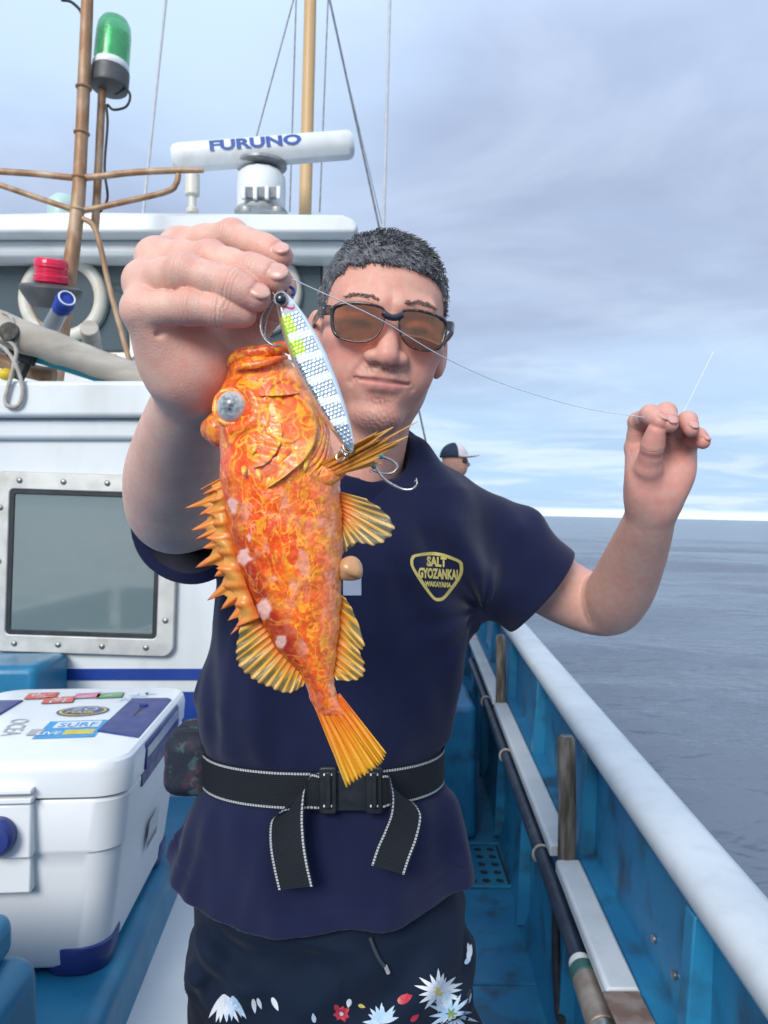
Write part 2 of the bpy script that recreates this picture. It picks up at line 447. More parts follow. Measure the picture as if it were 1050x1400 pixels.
# ================================================================== the sea
def m_sea():
    m = bpy.data.materials.new("sea_water"); m.use_nodes = True; nt = m.node_tree; N = nt.nodes; L = nt.links
    b = N['Principled BSDF']; b.inputs['Base Color'].default_value = (0.125, 0.150, 0.190, 1)
    b.inputs['Roughness'].default_value = 0.18; b.inputs['IOR'].default_value = 1.333; b.inputs['Specular IOR Level'].default_value = 0.5
    tc = N.new('ShaderNodeTexCoord')
    last = None; hs = []
    for sc, amp, st in ((0.55, 1.0, (1.0, 1.9, 1)), (1.5, 0.62, (1.0, 2.2, 1)), (5.0, 0.12, (1.0, 1.8, 1)), (20.0, 0.014, (1, 1.2, 1))):
        mp = N.new('ShaderNodeMapping'); mp.inputs['Scale'].default_value = st; mp.inputs['Rotation'].default_value = (0, 0, R(14)); L.new(tc.outputs['Object'], mp.inputs[0])
        t = N.new('ShaderNodeTexNoise'); t.inputs['Scale'].default_value = sc; t.inputs['Detail'].default_value = 3; t.inputs['Distortion'].default_value = 0.35
        L.new(mp.outputs[0], t.inputs['Vector'])
        k = N.new('ShaderNodeMath'); k.operation = 'MULTIPLY'; k.inputs[1].default_value = amp; L.new(t.outputs[0], k.inputs[0])
        if last is None: last = k.outputs[0]
        else:
            a = N.new('ShaderNodeMath'); a.operation = 'ADD'; L.new(last, a.inputs[0]); L.new(k.outputs[0], a.inputs[1]); last = a.outputs[0]
    bp = N.new('ShaderNodeBump'); bp.inputs['Strength'].default_value = 1.0; bp.inputs['Distance'].default_value = 0.22
    L.new(last, bp.inputs['Height']); L.new(bp.outputs[0], b.inputs['Normal'])
    return m
def build_sea():
    rings = np.concatenate([np.linspace(0.02, 1.4, 8), 1.5 * 1.028 ** np.arange(1, 300)]); rings = rings[rings < 6500]
    ns = 540; th = np.arange(ns) * 2 * math.pi / ns
    X = rings[:, None] * np.sin(th); Y = rings[:, None] * np.cos(th)
    p = np.stack([X.ravel(), Y.ravel(), 0 * X.ravel()], 1)
    rr = np.repeat(rings, ns); z = np.zeros(len(p))
    rs = np.random.default_rng(5)
    for k in range(26):
        lam = 0.8 * 1.19 ** k * 0.6 + 0.3; a = R(100 + rs.normal() * 26); ph = rs.uniform(0, 6.28)
        amp = 0.0095 * lam ** 0.78 if lam < 12 else 0.03
        fade = np.clip(lam / (rr * 0.085 + 1e-6) - 1.0, 0, 1)
        arg = (p[:, 0] * math.cos(a) + p[:, 1] * math.sin(a)) * 2 * math.pi / lam + ph
        z += amp * fade * (np.sin(arg) + 0.25 * np.cos(2 * arg))
    p[:, 2] = z
    n = len(rings); i = np.arange(n - 1)[:, None]; j = np.arange(ns)[None]; j2 = (j + 1) % ns
    F = np.stack([i * ns + j, (i + 1) * ns + j, (i + 1) * ns + j2, i * ns + j2], -1).reshape(-1, 4)
    c, s = math.cos(TILT), math.sin(TILT)
    Rm = np.array([[c, 0, s], [0, 1, 0], [-s, 0, c]])
    p = p @ Rm.T + np.array([0.0, 0.0, -0.55])
    me = mesh_of('sea', p - np.array([0, 0, -0.55]), F[:, ::-1].copy(), m_sea(), 180)
    o = bpy.data.objects.new('sea', me); COL.objects.link(o); o.location = (0, 0, -0.55); o['kind'] = 'structure'
build_sea()

# ================================================================== paints
WHITE = mat('white_gelcoat', (0.64, 0.67, 0.675), 0.35, color2=(0.58, 0.62, 0.635), nscale=3, bump=0.12, bscale=14, bdist=0.002, dirt=(0.44, 0.43, 0.385, 0.45), dscale=7, stretch=(1, 1, .35), coat=0.15)
WHITE2 = mat('white_rail_paint', (0.56, 0.60, 0.62), 0.42, color2=(0.49, 0.535, 0.56), nscale=6, bump=0.18, bscale=40, bdist=0.001, dirt=(0.40, 0.42, 0.425, 0.30), dscale=22)
BLUE = mat('blue_deck_paint', (0.012, 0.135, 0.285), 0.36, color2=(0.018, 0.185, 0.345), nscale=4, bump=0.3, bscale=45, bdist=0.0015, dirt=(0.018, 0.045, 0.075, 0.85), dscale=9)
TEAL = mat('teal_ledge_paint', (0.012, 0.150, 0.285), 0.34, color2=(0.018, 0.190, 0.33), nscale=5, bump=0.35, bscale=70, bdist=0.0012, dirt=(0.02, 0.09, 0.15, 0.6), dscale=6)
NAVYS = mat('navy_stripe_paint', (0.008, 0.035, 0.215), 0.35, color2=(0.010, 0.045, 0.25), nscale=6, bump=0.1)
ALU = mat('aluminium', (0.55, 0.55, 0.52), 0.42, 0.55, color2=(0.46, 0.46, 0.44), nscale=20, bump=0.15, bscale=120, bdist=0.0006, dirt=(0.33, 0.29, 0.22, 0.35), dscale=18)
STEEL = mat('steel_bolt', (0.42, 0.42, 0.41), 0.33, 0.9, color2=(0.30, 0.27, 0.23), nscale=90)
BLACKR = mat('black_rubber', (0.012, 0.016, 0.019), 0.5, color2=(0.022, 0.028, 0.032), nscale=30, bump=0.2, bscale=200, bdist=0.0005)
BRONZE = mat('weathered_copper_pipe', (0.31, 0.165, 0.085), 0.5, 0.2, color2=(0.46, 0.33, 0.215), nscale=22, bump=0.4, bscale=70, bdist=0.0012, dirt=(0.16, 0.075, 0.035, 0.8), dscale=12, stretch=(1, 1, 0.5))
WOODG = mat('weathered_grey_wood', (0.062, 0.052, 0.042), 0.85, color2=(0.215, 0.19, 0.16), nscale=48, ndetail=8, bump=0.6, bscale=55, bdist=0.002, dirt=(0.06, 0.05, 0.04, 0.8), dscale=14, stretch=(1, 1, 0.16))
WOODL = mat('pale_driftwood', (0.33, 0.29, 0.235), 0.75, color2=(0.47, 0.435, 0.38), nscale=20, ndetail=8, bump=0.5, bscale=60, bdist=0.0015, dirt=(0.19, 0.145, 0.105, 0.7), dscale=9, stretch=(0.25, 1, 1))
WOODM = mat('varnished_mast_wood', (0.52, 0.33, 0.15), 0.45, color2=(0.60, 0.42, 0.22), nscale=6, ndetail=6, bump=0.2, bscale=40, stretch=(1, 1, 0.12))
WIRE = mat('steel_wire', (0.30, 0.32, 0.34), 0.5, 0.4, color2=(0.20, 0.21, 0.23), nscale=30)
WPLAS = mat('white_plastic', (0.72, 0.74, 0.74), 0.3, color2=(0.66, 0.68, 0.68), nscale=9, dirt=(0.4, 0.37, 0.3, 0.25), dscale=14)
LETB = mat('blue_lettering', (0.006, 0.055, 0.26), 0.4, color2=(0.010, 0.07, 0.30), nscale=30)
ROPE = mat('rope_fibre', (0.46, 0.42, 0.37), 0.85, color2=(0.34, 0.30, 0.26), nscale=60, bump=0.7, bscale=300, bdist=0.002)
def m_glass(name, tint, tr, rough=0.04):
    """window pane: part see-through, part mirror"""
    m = bpy.data.materials.new(name); m.use_nodes = True; nt = m.node_tree; N = nt.nodes; L = nt.links
    b = N['Principled BSDF']; b.inputs['Base Color'].default_value = (*tint, 1); b.inputs['Roughness'].default_value = rough
    b.inputs['IOR'].default_value = 1.5; b.inputs['Coat Weight'].default_value = 0.6; b.inputs['Coat Roughness'].default_value = 0.03
    t = N.new('ShaderNodeBsdfTransparent'); t.inputs[0].default_value = (0.75, 0.82, 0.85, 1)
    mx = N.new('ShaderNodeMixShader')
    tc = N.new('ShaderNodeTexCoord'); nz = N.new('ShaderNodeTexNoise'); nz.inputs['Scale'].default_value = 4; nz.inputs['Detail'].default_value = 6
    L.new(tc.outputs['Object'], nz.inputs['Vector'])
    mr = N.new('ShaderNodeMapRange'); mr.inputs[1].default_value = 0.35; mr.inputs[2].default_value = 0.7; mr.inputs[3].default_value = tr; mr.inputs[4].default_value = tr * 0.8
    L.new(nz.outputs[0], mr.inputs[0]); L.new(mr.outputs[0], mx.inputs[0]); L.new(b.outputs[0], mx.inputs[1]); L.new(t.outputs[0], mx.inputs[2])
    L.new(mx.outputs[0], N['Material Output'].inputs[0]); return m
PANE = m_glass('hazy_window_glass', (0.150, 0.200, 0.205), 0.15, 0.06)
PANE2 = m_glass('dark_window_glass', (0.085, 0.115, 0.125), 0.30, 0.03)

# ================================================================== the boat: hull, deck, bulwark, cabin
YAW = 0.0387
def rail_path(y0, y1, n):
    out = []
    for y in np.linspace(y0, y1, n):
        dx = YAW * y - 0.05 * max(0, y - 6.5) ** 2; out.append((y, dx, 0.019 * y + 0.012 * max(0, y - 5) ** 2))
    return out
boat = thing('fishing_boat', (0, 0, 0), 'white and blue fishing boat with a two-level cabin and a white gunwale', 'boat')
PROF = dict(
    rail=[(0.412, 0.790), (0.405, 0.805), (0.406, 0.822), (0.416, 0.833), (0.435, 0.8375), (0.465, 0.838), (0.490, 0.835), (0.508, 0.824), (0.513, 0.806), (0.505, 0.785), (0.47, 0.779), (0.44, 0.779)],
    wall=[(0.385, 0.02), (0.392, 0.535), (0.396, 0.543), (0.430, 0.545), (0.434, 0.552), (0.442, 0.785), (0.478, 0.785), (0.47, 0.45), (0.42, -0.05), (0.36, -0.05)],
    hull=[(0.47, 0.44), (0.478, 0.785), (0.497, 0.785), (0.50, 0.40), (0.46, -0.2), (0.38, -0.75), (0.30, -0.75), (0.41, -0.05)])
def sw(name, prof, y0, y1, n, m, par, smooth=35, **k):
    V, F = extr(prof, rail_path(y0, y1, n)); return obj(name, V, F, m, par, smooth=smooth, **k)
sw('hull_side', PROF['hull'], -2.2, 10.0, 50, WHITE, boat)
bulw = sw('bulwark', PROF['wall'], -2.2, 10.0, 50, BLUE, boat)
sw('gunwale', PROF['rail'], -2.2, 10.0, 60, WHITE2, boat, smooth=60)
# far side of the hull, out of the picture to the left
Vp, Fp = extr([(-x - 1.75, z) for x, z in reversed(PROF['wall'])], [(y, 0, 0.019 * y) for y in (-2.2, 10)]); obj('bulwark', Vp, Fp, BLUE, boat)
Vp, Fp = extr([(-x - 1.75, z) for x, z in reversed(PROF['rail'])], [(y, 0, 0.019 * y) for y in (-2.2, 10)]); obj('gunwale', Vp, Fp, WHITE2, boat)
Vp, Fp = extr([(-x - 1.75, z) for x, z in reversed(PROF['hull'])], [(y, 0, 0.019 * y) for y in (-2.2, 10)]); obj('hull_side', Vp, Fp, WHITE, boat)
# deck: shallow panels with seams
for k in range(8):
    y0 = -2.2 + k * 1.5; V, F = box(-2.1, 0.46, y0, y0 + 1.494, -0.06, 0.0)
    V[:, 0] += YAW * V[:, 1] * (V[:, 0] > 0); obj('deck_panel', V, F, BLUE, boat, bevel=0.004)
V, F = box(-2.1, 0.44, -2.25, -2.18, -0.7, 0.8); obj('transom', V, F, BLUE, boat, bevel=0.01)
# ribs, ledge and stringer on the inside of the bulwark
for y in (-0.30, 0.42, 1.14, 1.86, 2.58, 3.30, 4.02, 4.74, 5.46):
    dx = YAW * y; dz = 0.019 * y
    V, F = prism([(0.394 + dx, 0.540 + dz), (0.436 + dx, 0.540 + dz), (0.446 + dx, 0.783 + dz), (0.412 + dx, 0.783 + dz)], y, y + 0.035)
    obj('bulwark_rib', V, F, BLUE, boat, bevel=0.003)
    V, F = prism([(0.340 + dx, 0.02), (0.389 + dx, 0.02), (0.394 + dx, 0.535), (0.372 + dx, 0.535)], y + 0.006, y + 0.03)
    obj('bulwark_rib', V, F, BLUE, boat, bevel=0.003)
for y0, y1 in ((-2.1, 1.22), (1.345, 1.825), (1.90, 3.235), (3.30, 4.70), (4.78, 8.0)):
    LP = [(0.333, 0.525), (0.333, 0.548), (0.338, 0.553), (0.388, 0.553), (0.393, 0.545), (0.393, 0.525)]
    V, F = extr(LP, [(y, YAW * y, 0.016 * y) for y in np.linspace(y0, y1, 6)]); obj('ledge', V, F, WHITE2, boat, bevel=0.003)
for y in (1.27,):
    V, F = box(0.328 + YAW * y, 0.391 + YAW * y, 1.225, 1.34, 0.566, 0.572); br = obj('bracket_plate', V, F, mat('rusty_bracket', (0.20, 0.13, 0.10), 0.6, 0.3, color2=(0.30, 0.24, 0.21), nscale=30, bump=0.4), boat, bevel=0.001)
    for yy in (1.16, 1.29, 1.40):
        V, F = lathe([(0.0075, 0), (0.0075, 0.004), (0.004, 0.006)], 12, rot=Matrix.Rotation(R(-90), 3, 'Y'), c=(0.434 + YAW * yy, yy, 0.63)); obj('bolt', V, F, STEEL, boat)
# lower cabin ---------------------------------------------------------------
CX1 = 0.0
V, F = box(-2.08, CX1, 2.0, 5.6, 0.0, 1.70)
cabin = obj('cabin', V, F, WHITE, boat, bevel=0.04, seg=4)
V, F = extr([(0, 0)] * 0 or [(-2.12, 1.640), (-2.12, 1.715), (-2.10, 1.732), (CX1 + 0.03, 1.732), (CX1 + 0.045, 1.715), (CX1 + 0.045, 1.640)], [(1.955, 0, 0), (5.6, 0, 0)])
obj('cabin_roof', V, F, WHITE, boat, bevel=0.014, seg=4)
V, F = prism([(-2.085, 1.585), (-2.085, 1.6405), (CX1 + 0.012, 1.6405), (CX1 + 0.012, 1.585)], 1.982, 5.6); obj('roof_moulding', V, F, WHITE, boat, bevel=0.012, seg=3)
for z0, z1 in ((0.967, 0.996), (0.83, 0.9365)):
    V, F = box(-2.083, CX1 + 0.003, 1.9965, 5.603, z0, z1); obj('stripe', V, F, NAVYS, boat)
# cabin window (turned a little against the wall)
def window(par, u0, u1, v0, v1, d, fw, gas, rot, pane, rr, bolts, rr_in=0.012):
    a = P(u0, v0, d); b = P(u1, v1, d); cx, cz = (a.x + b.x) / 2, (a.z + b.z) / 2; w, h = (b.x - a.x) / 2, (a.z - b.z) / 2
    def place(vf, name, m, pp, **k):
        V, F = vf; V = V.copy(); c, s = math.cos(rot), math.sin(rot); x, z = V[:, 0].copy(), V[:, 2].copy()
        V[:, 0] = cx + c * x - s * z; V[:, 2] = cz + s * x + c * z; return obj(name, V, F, m, pp, **k)
    fr = place(ring_prism(rrect(-w, w, -h, h, rr), rrect(-w + fw, w - fw, -h + fw, h - fw, rr_in), d - 0.016, d - 0.001), 'window_frame', ALU, par, bevel=0.003)
    g = place(ring_prism(rrect(-w + fw - .001, w - fw + .001, -h + fw - .001, h - fw + .001, rr_in), rrect(-w + fw + gas, w - fw - gas, -h + fw + gas, h - fw - gas, 0.004), d - 0.0125, d - 0.0012), 'gasket', BLACKR, fr, bevel=0.002)
    place(prism(rrect(-w + fw + gas * .6, w - fw - gas * .6, -h + fw + gas * .6, h - fw - gas * .6, 0.004), d - 0.0095, d - 0.004), 'pane', pane, fr)
    bl = lathe([(0.0075, 0.0), (0.0078, -0.0015), (0.0055, -0.0042), (0.002, -0.0052)], 10, rot=Matrix.Rotation(R(-90), 3, 'X'))
    for bx, bz in bolts:
        V, F = bl; V = V.copy(); V[:, 1] = -np.abs(V[:, 1])
        V = V + np.array((bx * (w - fw * .5), d - 0.016, bz * (h - fw * .5))); place((V, F), 'bolt', STEEL, fr)
    return fr
bolts = [(t, s) for t in (-0.78, -0.26, 0.26, 0.78) for s in (-1, 1)] + [(s, t) for s in (-1, 1) for t in (-0.66, 0, 0.66)]
window(boat, -10, 243, 648, 893, 1.998, 0.045, 0.012, R(-1.9), PANE, 0.03, bolts)
V, F = box(-1.9, -0.02, 2.06, 2.08, 1.05, 1.5); obj('cabin_lining', V, F, mat('pale_cabin_lining', (0.42, 0.50, 0.52), 0.7, color2=(0.36, 0.44, 0.46), nscale=5), boat)
# wheelhouse ---------------------------------------------------------------
WY = 3.2
V, F = box(-2.05, P(455, 0, WY).x, WY, 5.5, 1.70, 2.50); obj('wheelhouse', V, F, WHITE, boat, bevel=0.03, seg=3)
rx1 = P(490, 0, 3.0).x
V, F = extr([(-2.2, 2.475), (-2.2, 2.50), (-2.16, 2.53), (-1.2, 2.555), (rx1 - 0.06, 2.545), (rx1 - 0.015, 2.525), (rx1, 2.50), (rx1 - 0.01, 2.475)], [(2.98, 0, 0), (5.6, 0, 0)])
obj('wheelhouse_roof', V, F, WHITE, boat, bevel=0.012, seg=4)
V, F = extr([(-2.1, 2.553), (-2.1, 2.585), (rx1 - 0.10, 2.585), (rx1 - 0.07, 2.575), (rx1 - 0.06, 2.547)], [(3.15, 0, 0), (5.4, 0, 0)])
obj('roof_coaming', V, F, WHITE, boat, bevel=0.012, seg=3)
V, F = prism([(-2.1, 2.41), (-2.1, 2.476), (rx1 - 0.05, 2.476), (rx1 - 0.05, 2.41)], 3.06, 3.2); obj('visor', V, F, WHITE, boat, bevel=0.02, seg=3)
wb = [(t, s) for t in (-0.85, -0.5, -0.15, 0.15, 0.5, 0.85) for s in (-1, 1)] + [(s, t) for s in (-1, 1) for t in (-0.4, 0.4)]
window(boat, -150, 188, 329, 494, WY - 0.001, 0.030, 0.010, R(0.6), PANE2, 0.04, wb)
window(boat, 208, 452, 333, 494, WY - 0.001, 0.030, 0.010, R(0.4), PANE2, 0.04, wb)
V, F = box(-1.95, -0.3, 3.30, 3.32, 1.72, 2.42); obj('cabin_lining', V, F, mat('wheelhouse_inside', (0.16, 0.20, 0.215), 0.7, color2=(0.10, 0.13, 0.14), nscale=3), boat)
# engine box ledge the cooler stands on, the white hatch beside it, lockers
def rbox(name, b, m, r=0.02, par=boat, seg=3, yaw=0.0):
    V, F = box(*b)
    if yaw: V = V @ np.array(Matrix.Rotation(yaw, 3, 'Z')).T
    return obj(name, V, F, m, par, bevel=r, seg=seg)
V, F = prism([(-2.05, 0.30), (-2.05, 0.67), (-0.40, 0.67), (-0.385, 0.655), (-0.385, 0.30)], 0.75, 1.9985)
V[:, 0] += np.where(V[:, 0] > -1, 0.055 - 0.07 * V[:, 1], 0); obj('engine_box', V, F, TEAL, boat, bevel=0.012, seg=3)
rbox('engine_hatch', (-2.05, -0.29, 1.14, 1.999, 0.0, 0.57), WHITE, 0.015)
rbox('blue_locker', (-2.0, P(48, 0, 1.80).x, 1.80, 1.995, 0.671, 1.04), TEAL, 0.018)
rbox('blue_bin', (-1.4, P(41, 0, 0.98).x, 0.55, 1.02, 0.671, 0.828), TEAL, 0.03, seg=5)
rbox('blue_bin_lid', (-1.4, P(8, 0, 0.98).x, 0.55, 1.01, 0.826, 0.885), TEAL, 0.02, seg=4)
rbox('foredeck_locker', (CX1 + 0.14, P(652, 0, 3.3).x, 3.3, 4.6, 0.0, 0.575), BLUE, 0.03, seg=4)
# drain plate with its round holes
def drain():
    x0, x1, y0, y1 = 0.31, 0.465, 2.90, 3.24; nx, ny = 3, 5
    bm = bmesh.new(); cw, ch = (x1 - x0) / nx, (y1 - y0) / ny
    for i in range(nx):
        for j in range(ny):
            cx, cy = x0 + (i + .5) * cw, y0 + (j + .5) * ch
            sq = [bm.verts.new((cx + a * cw / 2, cy + b * ch / 2, 0.006)) for a, b in ((-1, -1), (0, -1), (1, -1), (1, 0), (1, 1), (0, 1), (-1, 1), (-1, 0))]
            ho = [bm.verts.new((cx + 0.017 * math.cos(R(225 + 45 * k)), cy + 0.020 * math.sin(R(225 + 45 * k)), 0.006)) for k in range(8)]
            lo = [bm.verts.new((v.co.x, v.co.y, 0.001)) for v in ho]
            for k in range(8):
                k2 = (k + 1) % 8; bm.faces.new((sq[k], sq[k2], ho[k2], ho[k])); bm.faces.new((ho[k], ho[k2], lo[k2], lo[k]))
    V = np.array([v.co[:] for v in bm.verts]); bm.verts.index_update(); F = [tuple(v.index for v in f.verts) for f in bm.faces]; bm.free()
    obj('drain_plate', V, F, TEAL, boat)
    V, F = box(x0 - .01, x1 + .01, y0 - .012, y1 + .012, 0.0005, 0.0025); obj('drain_sump', V, F, BLACKR, boat)
    for yy in (y0 - 0.02, y1 + 0.012):
        V, F = box(x0 - .02, x1 + .02, yy, yy + 0.012, 0.0, 0.012); obj('drain_rim', V, F, TEAL, boat, bevel=0.003)
drain()

# ================================================================== fittings along the bulwark
def post(u, v0, v1, d, lab):
    a = P(u, v0, d); b = P(u, v1, d); rr = 0.0205
    V, F = tube([(b.x, b.y, b.z), ((a.x + b.x) / 2 + .002, d, (a.z + b.z) / 2), (a.x, a.y, a.z - 0.008), (a.x, a.y, a.z)], [rr * 1.02, rr, rr * .98, rr * .72], 16, wob=0.10)
    obj('wooden_post', V, F, WOODG, label=lab, cat='post', group='wooden posts along the bulwark', smooth=50)
post(774, 1006, 1185, 1.84, 'nearest weathered grey wooden post standing against the blue bulwark')
post(684, 868, 985, 3.26, 'farther grey wooden post by the bulwark, just right of the navy shirt')
NAVYH = mat('dark_navy_hose', (0.012, 0.020, 0.040), 0.38, color2=(0.022, 0.032, 0.055), nscale=12, dirt=(0.06, 0.07, 0.08, 0.4), dscale=10)
hose = thing('deck_hose', (0.335, 1.2, 0.4), 'long dark navy hose tied under the white ledge of the bulwark', 'hose')
def hp(y, dz=0.0): return (0.333 + YAW * y - 0.006, y, 0.515 + 0.012 * y - 0.012 + dz - 0.035 * max(0, 1.75 - y))
V, F = tube([hp(0.7), hp(1.1), hp(1.5), hp(1.9), hp(2.6), hp(3.4), hp(4.4)], 0.0195, 16, n=50); obj('pipe', V, F, NAVYH, hose, smooth=60)
for y0, y1, r, m in ((1.34, 1.47, 0.0265, mat('dull_brass', (0.30, 0.24, 0.19), 0.45, 0.6, color2=(0.42, 0.36, 0.30), nscale=25, bump=0.2)),
                     (1.47, 1.50, 0.028, mat('green_clamp', (0.02, 0.085, 0.075), 0.45, color2=(0.03, 0.11, 0.10), nscale=20)), (1.275, 1.315, 0.031, MATS['green_clamp']),
                     (1.50, 1.525, 0.0235, WPLAS), (1.315, 1.335, 0.029, STEEL), (1.245, 1.268, 0.0235, WPLAS)):
    V, F = tube([hp(y0), hp(y1)], r, 20, n=4); obj('coupling', V, F, m, hose, bevel=0.003)
for y in (1.98, 2.75, 3.5):
    T = np.array(hp(y + .01)) - np.array(hp(y)); V, F = torus(hp(y), 0.0225, 0.0035, Vector(T).to_track_quat('Z', 'Y').to_matrix(), 24, 8); obj('tie', V, F, ROPE, hose)
V, F = tube([P(762, 1218, 1.9), P(760, 1290, 1.9), P(764, 1380, 1.88), P(768, 1396, 1.85)], 0.011, 10, n=14)
obj('hanging_hose', V, F, BLACKR, label='thin black hose hanging straight down below the grey post', cat='hose')
V, F = tube([hp(1.30, -.02), hp(1.28, -.06), hp(1.22, -.10), hp(1.12, -.13), hp(1.0, -0.17)], 0.009, 8, n=24, wob=.2)
obj('short_rope', V, F, ROPE, label='short frayed rope hanging under the hose coupling', cat='rope')
a = P(610, 930, 4.0); b = P(636, 968, 4.0)
V, F = prism([(a.x, b.z), (a.x, a.z - .03), (a.x + .03, a.z), (b.x - .02, a.z + .01), (b.x, a.z - .03), (b.x, b.z)], 3.95, 4.15)
obj('wooden_block', V, F, mat('brown_block_wood', (0.22, 0.12, 0.07), 0.6, color2=(0.30, 0.18, 0.11), nscale=12, bump=.3), label='small brown wooden block on the foredeck locker', cat='block', bevel=0.01)

# ================================================================== mast frame and lamps on the cabin roof
MD = 2.55
mast = thing('pipe_mast', P(80, 520, MD), 'weathered copper brown pipe mast with a crossbar, left of the raised hand', 'mast')
V, F = tube([P(121, -40, MD), P(117, 60, MD), P(110, 220, MD), P(104, 302, MD), P(86, 440, MD), P(74, 530, MD)], [0.019, 0.020, 0.021, 0.023, 0.026, 0.027], 18, n=60, wob=.04); obj('pole', V, F, BRONZE, mast, smooth=60)
V, F = tube([P(141, 95, MD + .06), P(134, 240, MD + .06), P(130, 312, MD + .06)], 0.0135, 14, n=24, wob=.05); obj('lamp_pole', V, F, BRONZE, mast, smooth=60)
V, F = tube([P(-60, 231, MD), P(40, 237, MD), P(110, 243, MD), P(180, 236, MD), P(240, 233, MD), P(278, 233, MD)], [0.0105, 0.0105, 0.0105, 0.0105, 0.0105, 0.008], 12, n=40, wob=.05); obj('crossbar', V, F, BRONZE, mast, smooth=60)
V, F = tube([P(-60, 232, MD), P(0, 253, MD), P(95, 285, MD), P(112, 288, MD), P(170, 276, MD), P(228, 262, MD), P(241, 251, MD), P(244, 238, MD)], 0.0095, 12, n=50, wob=.05); obj('brace', V, F, BRONZE, mast, smooth=60)
V, F = tube([P(112, 298, MD), P(128, 309, MD), P(138, 340, MD), P(150, 395, MD), P(178, 497, MD)], 0.0090, 12, n=40); obj('stay_pipe', V, F, BRONZE, mast, smooth=60)
for v, dd in ((243, .002), (287, .002), (120, .003), (182, .003)):
    u = 117 - (v - 60) * 0.044; V, F = torus(P(u, v, MD), 0.0215, 0.005, Matrix.Rotation(R(4), 3, 'Y'), 24, 8); obj('weld', V, F, BRONZE, mast)
def m_lamp(name, c, tr):
    m = bpy.data.materials.new(name); m.use_nodes = True; b = m.node_tree.nodes['Principled BSDF']
    b.inputs['Base Color'].default_value = (*c, 1); b.inputs['Roughness'].default_value = 0.14; b.inputs['IOR'].default_value = 1.3
    b.inputs['Transmission Weight'].default_value = tr; b.inputs['Coat Weight'].default_value = 0.4
    N = m.node_tree.nodes; w = N.new('ShaderNodeTexWave'); w.inputs['Scale'].default_value = 30; w.bands_direction = 'Z'
    tc = N.new('ShaderNodeTexCoord'); bp = N.new('ShaderNodeBump'); bp.inputs['Strength'].default_value = .3; bp.inputs['Distance'].default_value = .002
    m.node_tree.links.new(tc.outputs['Object'], w.inputs[0]); m.node_tree.links.new(w.outputs[1], bp.inputs['Height']); m.node_tree.links.new(bp.outputs[0], b.inputs['Normal']); return m
DARKP = mat('dark_grey_plastic', (0.06, 0.062, 0.066), 0.42, color2=(0.09, 0.09, 0.095), nscale=15, bump=.1)
base = P(149, 122, MD + .06)
gl = thing('beacon_lamp', base, 'green domed beacon lamp on a thin brown pole beside the mast', 'lamp', 'beacon lamps on the cabin roof')
tl = Matrix.Rotation(R(-5), 3, 'X') @ Matrix.Rotation(R(3), 3, 'Y')
V, F = lathe([(0.034, -0.004), (0.060, 0.002), (0.0625, 0.010), (0.0625, 0.062), (0.058, 0.066)], 40, base, rot=tl); obj('lamp_base', V, F, DARKP, gl, bevel=.002)
V, F = lathe([(0.0585, 0.064), (0.0605, 0.068), (0.0605, 0.078), (0.057, 0.091)], 40, base, rot=tl); obj('collar', V, F, WPLAS, gl)
GLEN = m_lamp('green_lamp_lens', (0.16, 0.66, 0.30), 0.72)
V, F = lathe([(0.058, 0.089), (0.0585, 0.11), (0.0575, 0.19), (0.054, 0.222), (0.044, 0.243), (0.025, 0.254), (0.002, 0.257)], 40, base, rot=tl); obj('lens', V, F, GLEN, gl, smooth=60)
V, F = lathe([(0.030, 0.09), (0.034, 0.12), (0.040, 0.16), (0.036, 0.20), (0.01, 0.21)], 24, base, rot=tl); obj('reflector', V, F, mat('green_reflector', (0.10, 0.42, 0.18), 0.25, 0.5, color2=(0.3, 0.6, 0.35), nscale=25), gl, smooth=60)
V, F = tube([P(150, 122, MD + .08), P(158, 128, MD + .08), P(172, 122, MD + .05), P(178, 132, MD + .05), P(172, 146, MD + .05), P(155, 150, MD + .06), P(146, 144, MD + .05), P(147, 170, MD + .05), P(143, 230, MD + .05), P(147, 270, MD + .05), P(137, 290, MD + .06)], 0.0042, 8, n=70); obj('cable', V, F, BLACKR, gl, smooth=60)
V, F = tube([P(84, 0, MD), P(96, 2, MD), P(108, 12, MD), P(114, 24, MD)], 0.005, 8, n=16)
obj('mast_cable', V, F, BLACKR, label='black cable stub sticking out left at the top of the mast', cat='cable')
base = P(70, 388, 2.46)
rl = thing('beacon_lamp', base, 'short red beacon lamp on a dark plate in front of the round window ring', 'lamp', 'beacon lamps on the cabin roof')
tl = Matrix.Rotation(R(14), 3, 'X') @ Matrix.Rotation(R(6), 3, 'Y')
V, F = lathe([(0.045, 0.0), (0.052, 0.006), (0.052, 0.024), (0.049, 0.027), (0.049, 0.048), (0.052, 0.051), (0.051, 0.066), (0.044, 0.076), (0.01, 0.079)], 36, base, rot=tl); obj('lens', V, F, m_lamp('red_lamp_lens', (0.72, 0.02, 0.07), 0.15), rl, smooth=35)
V, F = lathe([(0.06, -0.075), (0.088, -0.035), (0.094, -0.022), (0.094, -0.010), (0.086, -0.006), (0.05, -0.001)], 36, base, rot=tl); obj('lamp_base', V, F, DARKP, rl, bevel=.002)
V, F = tube([P(34, 396, 2.44), P(45, 425, 2.44), P(57, 447, 2.44)], 0.003, 8, n=12); obj('bracket_rod', V, F, BRONZE, rl)
